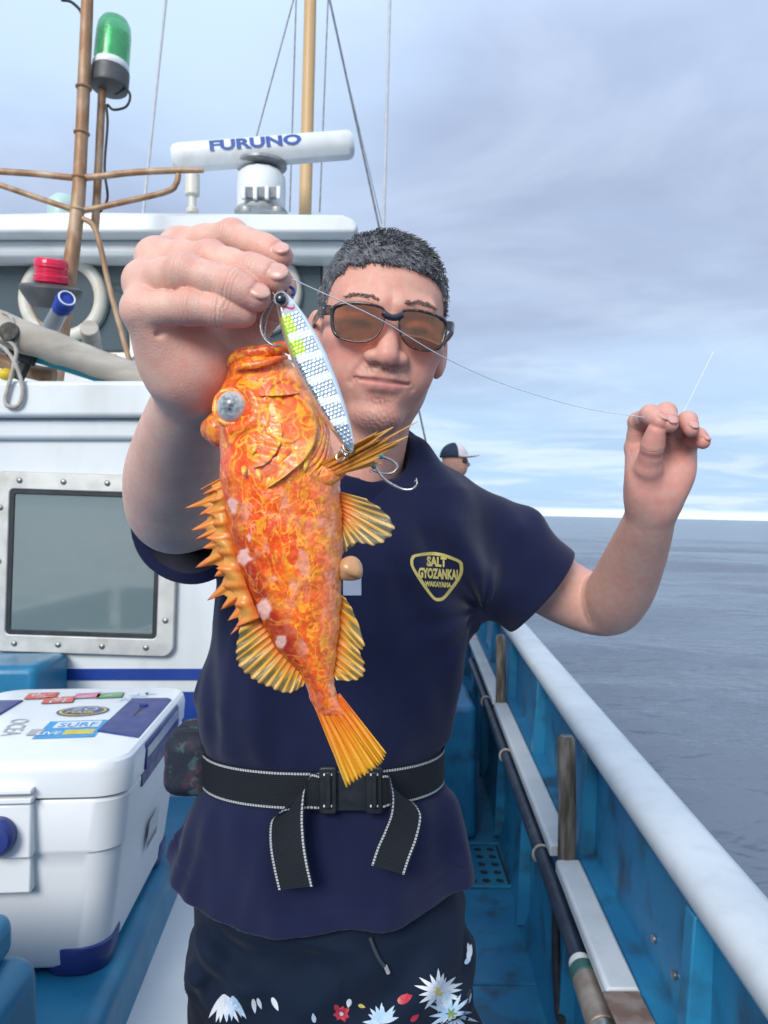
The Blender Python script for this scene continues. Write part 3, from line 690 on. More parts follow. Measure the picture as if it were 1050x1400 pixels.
# clear-view rings on the wheelhouse windows
IVORY = mat('ivory_ring_paint', (0.60, 0.58, 0.50), 0.35, color2=(0.55, 0.52, 0.44), nscale=10, dirt=(0.35, 0.30, 0.22, .4), dscale=15)
for u, v, lab in ((86, 408, 'round ivory clear-view screen behind the red beacon lamp'), (352, 398, 'round ivory clear-view screen behind the raised hand and sunglasses side')):
    c = P(u, v, 3.17); t = thing('clear_view_screen', c, lab, 'window ring', 'round clear-view screens')
    V, F = torus(c, 0.155, 0.026, Matrix.Rotation(R(90), 3, 'X'), 64, 16, flat=1.0); obj('ring', V, F, IVORY, t, smooth=80)
    V, F = lathe([(0.146, -0.004), (0.146, 0.004)], 48, c, rot=Matrix.Rotation(R(90), 3, 'X')); obj('pane', V, F, PANE2, t)
    V, F = torus(c + Vector((0, .012, 0)), 0.178, 0.010, Matrix.Rotation(R(90), 3, 'X'), 64, 10); obj('rim', V, F, mat('grey_green_rubber', (0.10, 0.14, 0.135), 0.6, color2=(0.13, 0.17, 0.16), nscale=20), t, smooth=80)
# dried plant / curtain seen in the window corner
# logs, pipes and poles lying on the cabin roof
LG = 1.99
V, F = tube([P(-70, 418, LG + .02), P(0, 448, LG), P(60, 470, LG), P(130, 495, LG + .02), P(240, 532, LG + .05)], [0.046, 0.044, 0.041, 0.037, 0.031], 22, n=40, wob=.10)
lg = thing('driftwood_pole', P(60, 500, LG), 'long pale driftwood pole lying slanted along the cabin roof edge', 'pole'); obj('pole', V, F, WOODL, lg, smooth=60)
V, F = lathe([(0.026, 0.0), (0.024, 0.012), (0.014, 0.016)], 18, P(14, 455, LG - .042), rot=Matrix.Rotation(R(80), 3, 'X')); obj('knot', V, F, mat('dark_knot', (0.05, 0.045, 0.04), 0.8, color2=(0.12, 0.11, 0.09), nscale=60, bump=.5), lg)
V, F = tube([P(122, 448, 2.05), P(126, 470, 2.12), P(132, 500, 2.24)], [0.024, 0.0245, 0.025], 20, n=10, wob=.04)
obj('pole_end', V, F, WOODL, label='round cut end of a short pale pole poking up behind the driftwood', cat='pole', bevel=.003)
tb = thing('clear_tube', P(66, 460, 2.10), 'clear plastic tube with a blue cloth cap leaning by the red lamp', 'tube')
CLEAR = m_glass('grey_clear_plastic', (0.35, 0.37, 0.40), 0.45, 0.15)
V, F = tube([P(92, 408, 2.06), P(78, 432, 2.12), P(62, 462, 2.18)], [0.021, 0.023, 0.025], 20, n=10); obj('tube', V, F, CLEAR, tb, smooth=60)
V, F = tube([P(91, 409, 2.05), P(84, 422, 2.085)], [0.0245, 0.026], 18, n=6, wob=.25); cap_ = obj('cloth_cap', V, F, mat('blue_cloth', (0.010, 0.035, 0.26), 0.7, color2=(0.015, 0.06, 0.36), nscale=60, bump=.6, bscale=120), tb, smooth=60)
q = (P(91, 409, 2.05) - P(84, 422, 2.085)).to_track_quat('Z', 'Y').to_matrix(); V, F = torus(P(91.6, 407.5, 2.046), 0.0205, 0.0022, q, 24, 6); obj('white_edging', V, F, WPLAS, cap_)
V, F = tube([P(-60, 468, 2.10), P(0, 492, 2.10), P(40, 507, 2.10), P(74, 514, 2.10)], 0.021, 14, n=10); bp_ = obj('brown_pipe', V, F, BRONZE, label='brown copper pipe lying low under the driftwood pole', cat='pipe')
V, F = obox(P(98, 507, 2.06), (0.235, 0.02, 0.016), Matrix.Rotation(R(17.5), 3, 'Y')); obj('turquoise_batten', V, F, mat('turquoise_plastic', (0.02, 0.36, 0.44), 0.3, color2=(0.03, 0.26, 0.40), nscale=8), label='turquoise batten lying under the driftwood pole', cat='batten', bevel=.003)
V, F = obox(P(30, 487, 2.04), (0.07, 0.03, 0.03), Matrix.Rotation(R(20), 3, 'Y')); V2, F2 = obox(P(32, 503, 2.045), (0.022, 0.028, 0.07), Matrix.Rotation(R(25), 3, 'Y'))
V, F = merge((V, F), (V2, F2)); obj('black_clamp', V, F, BLACKR, label='black rubber clamp under the left end of the driftwood', cat='clamp', bevel=.004)
V, F = ball(P(9, 512, 2.03), (0.022, 0.02, 0.016)); obj('yellow_float', V, F, mat('yellow_plastic', (0.70, 0.50, 0.02), 0.4, color2=(0.6, 0.42, 0.02), nscale=20), label='small yellow float at the far left on the cabin roof', cat='float')
V, F = tube([P(-6, 470, 1.955), P(8, 478, 1.945), P(22, 500, 1.945), P(31, 530, 1.945), P(26, 553, 1.945), P(12, 556, 1.945), P(7, 546, 1.945), P(14, 520, 1.945), P(20, 495, 1.945), P(22, 478, 1.945), P(12, 466, 1.942), P(0, 462, 1.945)], 0.0052, 8, n=70, wob=.25)
obj('rope_eye', V, F, ROPE, label='loop of beige rope hanging from the driftwood end', cat='rope', smooth=70)
V, F = tube([P(22, 476, 1.95), P(18, 440, 1.95), P(6, 428, 1.96), P(-8, 432, 1.98)], 0.0035, 7, n=16); obj('thin_cord', V, F, ROPE, label='thin cord wound over the left end of the driftwood', cat='cord')

# ================================================================== wheelhouse roof: radar, dome, antennas, wooden mast, stays
RD = 3.55
rad = thing('radar_scanner', P(357, 293, RD), 'white open-array radar with blue lettering on the wheelhouse roof', 'radar')
ca, cb = Pn(236, 217, RD - .02), Pn(483, 198, RD + .06); ax = (cb - ca) / np.linalg.norm(cb - ca)
up = np.array([0, 0, 1.0]); up -= ax * up.dot(ax); up /= np.linalg.norm(up); fw = np.cross(ax, up); fw = fw if fw[1] < 0 else -fw
ln = np.linalg.norm(cb - ca)
sec = [(-0.055, -0.03), (-0.066, 0.0), (-0.060, 0.035), (-0.035, 0.056), (0.0, 0.062), (0.035, 0.056), (0.060, 0.035), (0.066, 0.0), (0.055, -0.03), (0.03, -0.056), (-0.03, -0.056)]
st = [(0.0, .72), (0.012, .93), (0.03, 1.0), (ln - 0.03, 1.0), (ln - 0.012, .93), (ln, .75)]
V = []; F = []
for s, k in st: V += [tuple(ca + ax * s + fw * a * k + up * (b * k)) for a, b in sec]
n = len(sec)
for i in range(len(st) - 1):
    for j in range(n): F.append((i * n + j, i * n + (j + 1) % n, (i + 1) * n + (j + 1) % n, (i + 1) * n + j))
F.append(tuple(range(n - 1, -1, -1))); F.append(tuple((len(st) - 1) * n + j for j in range(n)))
bar = obj('scanner_bar', V, F, WPLAS, rad, smooth=35)
tv, tf = text_mesh('FURUNO', 1.0, 0.048); tv = stretch_to(tv, 0.415, 0.050)
V = np.array([ca + ax * (ln * 0.462 + p[0]) + up * (p[1] + 0.016) + fw * 0.0672 for p in tv]); V = V - fw * np.clip((tv[:, 1:2] + 0.016) * 0.13 + .001, 0, .02)
obj('lettering', V, tf, LETB, bar, smooth=0)
V, F = lathe([(0.10, 0.0), (0.112, 0.01), (0.115, 0.12), (0.112, 0.17), (0.095, 0.195), (0.05, 0.205), (0.05, 0.225)], 12, P(357, 293, RD + .06)); obj('pedestal', V, F, WPLAS, rad, bevel=.01, seg=3, smooth=30)
V, F = lathe([(0.12, 0.0), (0.125, 0.008), (0.12, 0.018), (0.10, 0.02)], 24, P(357, 294, RD + .06)); obj('foot_ring', V, F, ALU, rad)
GREC = mat('grey_recess', (0.20, 0.22, 0.23), 0.5, color2=(0.12, 0.13, 0.14), nscale=30)
rc = [obj('housing_recess', *obox(P(357, 264, RD - .058), (0.175, 0.02, 0.055), None), GREC, rad, bevel=.008)]
for u in (333, 349, 365, 381):
    V, F = obox(P(u, 264, RD - .072), (0.020, 0.02, 0.060), None); obj('housing_rib', V, F, WPLAS, rc[0], bevel=.006)
for u in (336, 378):
    V, F = lathe([(0.020, 0), (0.022, 0.004), (0.022, 0.022), (0.012, 0.026)], 14, P(u, 291, RD - .05)); obj('foot', V, F, ALU, rad)
V, F = lathe([(0.07, -0.006), (0.12, 0.0), (0.12, 0.012), (0.07, 0.014)], 24, np.array(P(357, 228, RD + .05))); obj('turntable', V, F, mat('grey_metal_disc', (0.30, 0.32, 0.33), 0.4, .3, color2=(0.2, 0.2, 0.2), nscale=30), rad)
# small fixtures
c = P(87, 300, 3.5); V, F = lathe([(0.068, 0), (0.07, 0.05), (0.062, 0.085), (0.04, 0.105), (0.003, 0.112)], 28, c)
obj('dome_antenna', V, F, mat('pale_green_dome', (0.42, 0.56, 0.52), 0.35, color2=(0.36, 0.50, 0.47), nscale=10), label='pale green dome antenna on the roof just left of the mast', cat='antenna', smooth=60)
c = P(263, 292, 3.4); V, F = lathe([(0.026, 0), (0.026, 0.02), (0.017, 0.025), (0.017, 0.075), (0.032, 0.08), (0.032, 0.17), (0.024, 0.18), (0.004, 0.183)], 24, c)
obj('stub_antenna', V, F, IVORY, label='stubby white antenna standing left of the radar pedestal', cat='antenna', bevel=.002)
V, F = tube([P(425.5, -60, 3.9), P(423, 60, 3.9), P(417, 296, 3.9)], [0.0305, 0.031, 0.032], 18, n=14, wob=.03); obj('wooden_mast', V, F, WOODM, label='upright varnished wooden mast behind the radar', cat='mast', smooth=60)
def stay(u0, v0, u1, v1, d, lab, r=0.0042, name='stay_wire', m=None, sag=0.0, cat='wire', grp='wires and whips above the cabin', d1=None):
    d1 = d1 or d; a, b = Pn(u0, v0, d), Pn(u1, v1, d1); V, F = tube([a, (a + b) / 2 - np.array([0, 0, sag]), b], r, 8, n=14); obj(name, V, F, m or WIRE, label=lab, cat=cat, group=grp)
stay(412, -40, 349, 192, 3.85, 'stay wire slanting down left from the wooden mast to the radar')
stay(406, -40, 396, 290, 3.95, 'near vertical stay wire just left of the wooden mast')
stay(450, -40, 437, 290, 3.95, 'near vertical stay wire just right of the wooden mast')
stay(440, -40, 522, 306, 4.1, 'fainter slanting stay wire close beside the thick forestay', r=0.0028, d1=4.3)
stay(442, -40, 590, 640, 4.2, 'thick forestay slanting from the mast down past the hair', r=0.0068, d1=5.6)
WHIP = mat('pale_whip_antenna', (0.50, 0.52, 0.54), 0.5, color2=(0.42, 0.44, 0.46), nscale=20)
stay(534, -40, 524, 330, 4.4, 'slim pale whip antenna rising behind the dark hair', r=0.0085, name='whip_antenna', m=WHIP, cat='antenna')
stay(231, -40, 195, 300, 4.0, 'slim pale whip antenna between the mast and the radar', r=0.0075, name='whip_antenna', m=WHIP, cat='antenna')

# ================================================================== cooler box with stickers
def loft_rr(levels, k=8):
    V = []; F = []; n = None
    for z, x0, x1, y0, y1, r in levels:
        o = rrect(x0, x1, y0, y1, r, k); n = len(o); V += [(x, y, z) for x, y in o]
    for i in range(len(levels) - 1):
        for j in range(n): F.append((i * n + j, i * n + (j + 1) % n, (i + 1) * n + (j + 1) % n, (i + 1) * n + j))
    F.append(tuple(range(n - 1, -1, -1))); F.append(tuple((len(levels) - 1) * n + j for j in range(n)))
    return np.array(V, float), F
CW = mat('white_cooler_plastic', (0.72, 0.74, 0.745), 0.28, color2=(0.69, 0.71, 0.72), nscale=4, bump=0.05, bscale=200, bdist=.0005, dirt=(0.55, 0.55, 0.52, .18), dscale=9)
CN = mat('navy_cooler_plastic', (0.018, 0.034, 0.165), 0.36, color2=(0.024, 0.042, 0.19), nscale=14, bump=.1, bscale=250, bdist=.0004)
GREYT = mat('grey_print', (0.36, 0.37, 0.39), 0.4, color2=(0.38, 0.39, 0.41), nscale=40)
co = Vector((-0.596, 1.205, 0.672)); CR = np.array(Matrix.Rotation(R(3.6), 3, 'Z'))
cooler = thing('cooler_box', co, 'white cooler box with navy latches and stickers on its lid', 'cooler')
def CP(V): return (np.asarray(V, float) * np.array([.97, .91, 1.09])) @ CR.T + np.array(co)
def cpart(name, vf, m, par=cooler, **k): V, F = vf; return obj(name, CP(V), F, m, par, **k)
hx = 0.165; hL = 0.50
def lev(z, e, r): return (z, -hx - e, hx + e, -e * .7, hL + e * .7, r)
cbody = cpart('cooler_body', loft_rr([lev(0.012, -0.012, .05), lev(0.018, -0.004, .05), lev(0.16, 0.017, .05), lev(0.182, 0.020, .05), lev(0.186, 0.0255, .05), lev(0.190, 0.026, .05), lev(0.258, 0.034, .05), lev(0.262, 0.030, .05)]), CW, smooth=35)
clid = cpart('cooler_lid', loft_rr([lev(0.2645, 0.030, .05), lev(0.2665, 0.038, .052), lev(0.300, 0.041, .055), lev(0.312, 0.038, .055), lev(0.317, 0.032, .052), lev(0.3185, 0.022, .045)]), CW, smooth=30)
ZL = 0.3190
# navy feet on the corners
for sx in (-1, 1):
    for yy in (0, 1):
        x1 = sx * (hx - 0.006); x0 = sx * (hx - 0.11); y0, y1 = (0.0065, 0.12) if yy == 0 else (hL - 0.12, hL - 0.0065)
        def fl(z, e, r): return (z, min(x0, x1 + sx * e), max(x0, x1 + sx * e), y0 - e * .8 * (yy == 0), y1 + e * .8 * (yy == 1), r)
        cpart('corner_foot', loft_rr([fl(0.0, 0.0, .045), fl(0.010, .0045, .047), fl(0.026, .0080, .05), fl(0.040, .0098, .05), fl(0.042, .0078, .05)]), CN)
# latches set in the long edges
for sx in (1, -1):
    prof = [(hx - .055, ZL - 0.004), (hx - .055, ZL + 0.0025), (hx + .02, ZL + 0.0025), (hx + .0335, ZL - 0.0035), (hx + .042, ZL - 0.014), (hx + .0425, ZL - 0.050), (hx + .037, ZL - 0.052), (hx + .033, ZL - 0.03)]
    V, F = extr([(x, z) for x, z in prof], [(0.10, 0, 0), (0.40, 0, 0)]); V[:, 0] *= sx
    V[:, 1] += np.where((np.abs(V[:, 0]) < hx - .04) & (V[:, 1] < .2), .045, 0)
    la = cpart('latch', (V, F if sx > 0 else [f[::-1] for f in F]), CN, clid, bevel=.003)
    cpart('latch_slot', obox((sx * (hx - .013), 0.285, ZL + 0.0025), (0.005, 0.075, 0.0012), None), BLACKR, la)
    cpart('latch_button', lathe([(0.009, 0), (0.009, 0.004), (0.006, 0.006)], 16, (sx * (hx - .013), 0.325, ZL + 0.0015)), CN, la)
    cpart('latch_strip', obox((sx * (hx + .0428), 0.25, ZL - 0.026), (0.0016, 0.285, 0.014), None), mat('silver_strip', (0.45, 0.49, 0.55), .3, .4, color2=(0.38, 0.42, 0.5), nscale=30), la)
    V, F = prism([(0.0, 0)], 0, 1) if False else box(hx + .0255, hx + .0355, 0.10, 0.40, 0.243, 0.2615)
    V[:, 0] *= sx; cpart('latch_seat', (V, F if sx > 0 else [f[::-1] for f in F]), CN, cbody)
# front handle mount with the navy pivot
hm = cpart('handle_mount', box(-0.09, 0.062, -0.040, -0.012, 0.186, 0.262), CW, cbody, bevel=.004)
cpart('mount_bar', box(-0.09, 0.064, -0.045, -0.018, 0.264, 0.272), CW, cbody, bevel=.002)
cpart('mount_bar', box(-0.09, 0.064, -0.045, -0.018, 0.277, 0.284), CW, clid, bevel=.002)
cpart('mount_plate', box(-0.09, 0.058, -0.031, -0.006, 0.135, 0.186), CW, cbody, bevel=.003)
cpart('handle_pivot', lathe([(0.025, 0), (0.026, 0.004), (0.026, 0.02), (0.021, 0.027), (0.008, 0.029)], 32, (0.016, -0.040, 0.222), rot=Matrix.Rotation(R(90), 3, 'X')), CN, cbody)
cpart('handle_arm', obox((-0.045, -0.057, 0.222), (0.12, 0.02, 0.044), None), CN, cbody, bevel=.010)
# stickers and lettering on the lid (flat print, laid on)
def stk(name, outline, m, z=ZL + .0006, par=clid):
    V = np.array([(x, y, z) for x, y in outline]); return cpart(name, (V, [tuple(range(len(outline)))]), m, par, smooth=0)
tv, tf = text_mesh('OCEA', 1.0, 0.005); tv = stretch_to(tv, 0.118, 0.034)
V = np.array([(-0.046 + p[1] - .2 * p[0] * -1, 0.185 - p[0], ZL + .0006) for p in tv]); cpart('lettering', (V, tf), GREYT, clid, smooth=0)
def flat(name, c): return mat(name, c, 0.35, color2=tuple(x * .85 for x in c), nscale=60)
def quad_st(cx, cy, w, h, a, m, z=ZL + .0006, name='sticker', par=clid):
    c, s = math.cos(a), math.sin(a); return stk(name, [(cx + c * x - s * y, cy + s * x + c * y) for x, y in ((-w, -h), (w, -h), (w, h), (-w, h))], m, z, par)
def st_text(txt, cx, cy, w, h, a, m, z, par):
    tv, tf = text_mesh(txt, 1.0, 0.02); tv = stretch_to(tv, w, h); c, s = math.cos(a), math.sin(a)
    V = np.array([(cx + c * x - s * y, cy + s * x + c * y, z) for x, y, _ in tv]); cpart('sticker_print', (V, tf), m, par, smooth=0)
RED = flat('sticker_red', (0.62, 0.075, 0.055)); GRN = flat('sticker_green', (0.10, 0.33, 0.10)); PNK = flat('sticker_pink', (0.65, 0.18, 0.30)); SKY = flat('sticker_sky_blue', (0.02, 0.30, 0.62))
YEL = flat('sticker_yellow', (0.62, 0.50, 0.06)); IND = flat('sticker_indigo', (0.05, 0.06, 0.22)); WHT = flat('sticker_white', (0.72, 0.74, 0.75)); PAL = flat('sticker_pale_blue', (0.45, 0.60, 0.72)); DRK = flat('sticker_dark', (0.06, 0.06, 0.06))
def glyph(cx, cy, s, m, par, seed, under):
    """a brush-like character: slanted block with a shadow edge and white strokes"""
    q = quad_st(cx + .004, cy - .004, s, s * .95, R(8), under, ZL + .0004, 'sticker', par); g = quad_st(cx, cy, s, s * .95, R(8), m, ZL + .0008, 'sticker', q)
    rs = random.Random(seed)
    for k in range(6):
        a = R(8) + rs.choice((0, 0, math.pi / 2, R(40), R(-35))); L = s * rs.uniform(.3, .75); t = s * .07
        px, py = cx + rs.uniform(-.6, .6) * s, cy + rs.uniform(-.6, .6) * s; c, s_ = math.cos(a), math.sin(a)
        L = min(L, s * .95 - max(abs(px - cx), abs(py - cy)) * .5)
        stk('sticker_print', [(px + c * x - s_ * y, py + s_ * x + c * y) for x, y in ((-L, -t), (L, -t * .6), (L, t * .6), (-L, t))], WHT, ZL + .0012, q)
glyph(-0.090, 0.445, 0.030, RED, clid, 1, DRK); glyph(-0.040, 0.402, 0.030, RED, clid, 2, DRK); glyph(0.008, 0.440, 0.026, PNK, clid, 3, DRK); glyph(0.054, 0.440, 0.026, GRN, clid, 4, DRK)
for k in range(4): st_text('AZUL'[k], 0.095 + k * .014, 0.40 + .02 * k, .022, .035, R(10), PAL, ZL + .0006, clid)
def oval(cx, cy, a, b, m, z, par): return stk('sticker', [(cx + a * math.cos(t), cy + b * math.sin(t)) for t in np.linspace(0, 2 * math.pi, 28, endpoint=False)], m, z, par)
o1 = oval(0.040, 0.300, .050, .042, IND, ZL + .0004, clid); oval(0.040, 0.300, .045, .037, YEL, ZL + .0008, o1); oval(0.040, 0.300, .040, .032, IND, ZL + .0012, o1)
st_text('ZO', 0.040, 0.312, .052, .022, 0, PAL, ZL + .0016, o1); st_text('MASK', 0.040, 0.287, .056, .020, 0, YEL, ZL + .0016, o1)
s1 = quad_st(0.060, 0.165, 0.052, 0.060, R(4), SKY, ZL + .0004); quad_st(0.062, 0.195, 0.040, 0.022, R(4), WHT, ZL + .0008, 'sticker_print', s1); st_text('SURF', 0.064, 0.192, .068, .03, R(4), SKY, ZL + .0012, s1)
quad_st(0.080, 0.142, 0.026, 0.016, R(4), YEL, ZL + .0008, 'sticker_print', s1); st_text('LIVE', 0.030, 0.135, .040, .022, R(4), WHT, ZL + .0012, s1); quad_st(0.004, 0.145, 0.012, 0.020, R(4), GREYT, ZL + .001, 'sticker_print', s1)
# grey label on the side
V = np.array([(hx + 0.0155 + .0195 * (z - .10) / .1, y, z) for y, z in ((0.22, 0.10), (0.31, 0.10), (0.31, 0.15), (0.22, 0.15))]); V[:, 0] = hx + 0.0025 + (V[:, 2] - 0.018) * (0.021 / 0.142)
sl = cpart('side_label', (V, [(0, 1, 2, 3)]), flat('side_label_grey', (0.55, 0.58, 0.60)), cbody, smooth=0)
V = V + np.array((.0005, 0, 0)); V[:, 1] = [.225, .305, .305, .225]; V[:, 2] = [.103, .103, .113, .113]; V[:, 0] = hx + 0.0032 + (V[:, 2] - .018) * (.021 / .142); cpart('label_print', (V, [(0, 1, 2, 3)]), flat('label_dark', (0.2, 0.21, 0.22)), sl, smooth=0)

# ================================================================== the angler
def m_skin():
    m = bpy.data.materials.new("skin"); m.use_nodes = True; nt = m.node_tree; N = nt.nodes; L = nt.links; b = N['Principled BSDF']; I = b.inputs
    a = N.new('ShaderNodeAttribute'); a.attribute_name = 'col'
    tc = N.new('ShaderNodeTexCoord')
    def nz(s, d=4):
        t = N.new('ShaderNodeTexNoise'); t.inputs['Scale'].default_value = s; t.inputs['Detail'].default_value = d; L.new(tc.outputs['Object'], t.inputs['Vector']); return t.outputs[0]
    def rg(x, lo, hi, c, d):
        t = N.new('ShaderNodeMapRange'); L.new(x, t.inputs[0])
        for i, v in enumerate((lo, hi, c, d)): t.inputs[i + 1].default_value = v
        return t.outputs[0]
    mx = N.new('ShaderNodeMix'); mx.data_type = 'RGBA'; mx.blend_type = 'MULTIPLY'; mx.inputs[0].default_value = 1.0
    L.new(a.outputs['Color'], mx.inputs[6])
    cb = N.new('ShaderNodeCombineColor'); L.new(rg(nz(55), .35, .65, .97, 1.03), cb.inputs[0]); gb = rg(nz(120, 7), .32, .68, .89, 1.08); L.new(gb, cb.inputs[1]); L.new(gb, cb.inputs[2])
    L.new(cb.outputs[0], mx.inputs[7]); L.new(mx.outputs[2], I['Base Color'])
    I['Subsurface Weight'].default_value = 0.12; I['Subsurface Radius'].default_value = (1.0, 0.35, 0.2); I['Subsurface Scale'].default_value = 0.0045
    I['Roughness'].default_value = 0.50; I['Specular IOR Level'].default_value = 0.42
    v = N.new('ShaderNodeTexVoronoi'); v.inputs['Scale'].default_value = 900; L.new(tc.outputs['Object'], v.inputs['Vector'])
    def mt(op, x, y=None):
        o = N.new('ShaderNodeMath'); o.operation = op
        for i, w in enumerate((x, y)):
            if w is None: continue
            if isinstance(w, (int, float)): o.inputs[i].default_value = w
            else: L.new(w, o.inputs[i])
        return o.outputs[0]
    aj = N.new('ShaderNodeAttribute'); aj.attribute_name = 'ja'; ana = N.new('ShaderNodeAttribute'); ana.attribute_name = 'nail'
    j = mt('ADD', aj.outputs['Fac'], mt('MULTIPLY', mt('SUBTRACT', nz(240, 2), .5), .0016))
    env = mt('POWER', 2.718, mt('MULTIPLY', mt('POWER', mt('DIVIDE', j, .0042), 2.0), -1.0))
    fold = mt('MULTIPLY', mt('POWER', mt('ABSOLUTE', mt('COSINE', mt('MULTIPLY', j, 1250.0))), 6.0), env)
    live = mt('SUBTRACT', 1.0, ana.outputs['Fac'])
    ad = mt('ADD', mt('ADD', v.outputs[0], nz(260, 6)), mt('MULTIPLY', fold, -2.6)); ad = mt('MULTIPLY', ad, live)
    ro = N.new('ShaderNodeMix'); L.new(ana.outputs['Fac'], ro.inputs[0]); L.new(rg(nz(220), .3, .7, .42, .6), ro.inputs[2]); ro.inputs[3].default_value = .28; L.new(ro.outputs[0], I['Roughness'])
    bp = N.new('ShaderNodeBump'); bp.inputs['Strength'].default_value = 0.26; bp.inputs['Distance'].default_value = 0.0007
    L.new(ad, bp.inputs['Height']); L.new(bp.outputs[0], I['Normal']); return m
SKIN = m_skin()
BASE = np.array([0.66, 0.400, 0.312], np.float32)

class Finger:
    """a chain of joints (u, v, depth, radius); nail points to the nail side"""
    def __init__(s, J, nail=None, nl=1.0):
        s.p = [Pn(*j[:3]) for j in J]; s.r = [j[3] for j in J]; s.cp, s.cr = [s.p[0]], [s.r[0]]
        for i in range(1, len(J)):
            s.cp += [(s.p[i - 1] + s.p[i]) / 2, s.p[i]]; s.cr += [(s.r[i - 1] + s.r[i]) / 2 * (.93 if i < len(J) - 1 else .985), s.r[i]]
        t = s.p[-1] - s.p[-2]; s.t = t / np.linalg.norm(t); s.nail = None
        if nail is not None:
            n = np.array(nail, float); n -= s.t * n.dot(s.t); n /= np.linalg.norm(n); l = np.cross(s.t, n); r = s.r[-1]
            s.nail = (s.p[-1] + s.t * r * 0.16 + n * r * 0.78, np.stack([s.t, l, n], 1), np.array([r * .86 * nl, r * .70, r * .25])); s.nn = n; s.nl = l
    thumb = False
    def sdf(s, p):
        d = s_chain(p, s.cp, s.cr, 0.004)
        for i in range(2 if s.thumb else 1, len(s.p) - 1):            # skin folds over the joints
            t = s.p[i + 1] - s.p[i - 1]; t = t / np.linalg.norm(t); q = (p - s.p[i].astype(np.float32)); a = q @ t.astype(np.float32)
            nearj = np.linalg.norm(q, axis=1) < s.r[i] * 1.6
            d = d + np.where(nearj, 0.0005 * np.exp(-(a / 0.0011) ** 2) - .0007 * np.exp(-(a / .006) ** 2), 0)
        return d
    def nail_sdf(s, p): return s_ell(p, s.nail[0], s.nail[2], s.nail[1])

def arm_mesh(fingers, thumb, palm, sweeps, lines, h, lo, hi, hc, hr):
    """one forearm, palm and five fingers as one surface; palm: callables; sweeps: (points, radii); hc, hr: where the hand is"""
    allf = fingers + [thumb]
    def f(p):
        d = None
        for pts, rs in sweeps: e = s_sweep(p, pts, rs); d = e if d is None else smin(d, e, 0.02)
        m = within(p, hc, hr)
        if m.any():
            pm = p[m]; dm = d[m]; pd = None
            for c in palm: e = c(pm); pd = e if pd is None else smin(pd, e, 0.013)
            dm = smin(dm, pd, .016)
            for ln, amp in lines:                       # creases of the palm
                e = s_chain(pm, ln, [0.0010] * len(ln), .001); dm = dm + amp * np.exp(-(np.maximum(e, 0) / 0.0014) ** 2)
            fd = None
            for k in allf: e = k.sdf(pm); fd = e if fd is None else np.minimum(fd, e)
            dm = smin(dm, fd, 0.0040)
            for k in allf:
                if k.nail is not None: e = k.nail_sdf(pm); dm = np.minimum(dm + .00045 * np.exp(-(np.maximum(e, 0) / .0008) ** 2), e)
            d[m] = dm
        return d
    return surface(f, lo, hi, h)
def skin_col(V, allf, tips=0.018):
    c = np.tile(BASE, (len(V), 1)); n = fbm(V, 55, 3, 1.0)[:, None]; c = c * (1 + n * np.array([0.02, 0.05, 0.05], np.float32)); ja = np.full(len(V), .02, np.float32); nail = np.zeros(len(V), np.float32)
    for k in allf:
        d = np.linalg.norm(V - k.p[-1], axis=1); w = sstep(tips, 0.006, d)[:, None] * .50; c = c * (1 - w) + np.array([0.62, 0.27, 0.215]) * w
        for j in range(1 if k is not allf[-1] else 2, len(k.p) - 1):
            d = np.linalg.norm(V - k.p[j], axis=1); w = sstep(k.r[j] * 1.7, k.r[j] * .9, d)[:, None] * .32; c = c * (1 - w) + np.array([0.60, 0.265, 0.20]) * w
            t = k.p[j + 1] - k.p[j - 1]; t /= np.linalg.norm(t); a = (V - k.p[j]) @ t; m = (d < k.r[j] * 1.75) & (np.abs(a) < np.abs(ja)); ja[m] = a[m]
    for k in allf:
        if k.nail is not None:
            e = k.nail_sdf(V); out = (V - k.p[-1]) @ k.nn; m = (sstep(0.0004, 0.0000, e) * (out > k.r[-1] * .45)); al = (V - k.nail[0]) @ k.t / k.nail[2][0]
            ed = (np.exp(-((e - .0006) / .0006) ** 2) * (out > k.r[-1] * .35))[:, None] * .45; c = c * (1 - ed) + np.array([0.46, 0.19, 0.15]) * ed
            nc = np.array([0.62, 0.345, 0.275])[None] + (al > .78)[:, None] * np.array([.04, .10, .10]) + (al < -.6)[:, None] * np.array([.02, .04, .04]); m = m[:, None]; c = c * (1 - m) + nc * m; nail = np.maximum(nail, m[:, 0])
    return c, ja, nail
PIECES = []      # (V, Q, colour, joint distance, nail)

# --- right hand (holding the jig), forearm coming towards the lens
nv = (0.05, -1, 0.35)
RF = [Finger([(246, 338, .500, .0120), (318, 323, .484, .0096), (358, 340, .470, .0085), (384, 350, .463, .0074)], (0.25, -1, .45)),
      Finger([(214, 354, .484, .0125), (288, 355, .461, .0105), (344, 371, .449, .0093), (379, 381, .445, .0084)], (0.2, -1, .30)),
      Finger([(198, 386, .468, .0125), (254, 373, .447, .0108), (318, 391, .441, .0095), (351, 407, .440, .0080)], (0.25, -1, .55)),
      Finger([(194, 424, .456, .0110), (258, 420, .444, .0094), (300, 424, .443, .0085), (333, 430, .446, .0074)], None)]
RT = Finger([(300, 500, .498, .0175), (338, 455, .500, .0130), (366, 420, .490, .0110), (384, 393, .475, .0098)], None)
RT.thumb = True
def cp(a, b): return lambda p: s_caps(p, Pn(*a[:3]), Pn(*b[:3]), a[3], b[3])
def el(c, r, rot=None): return lambda p: s_ell(p, Pn(*c), r, rot)
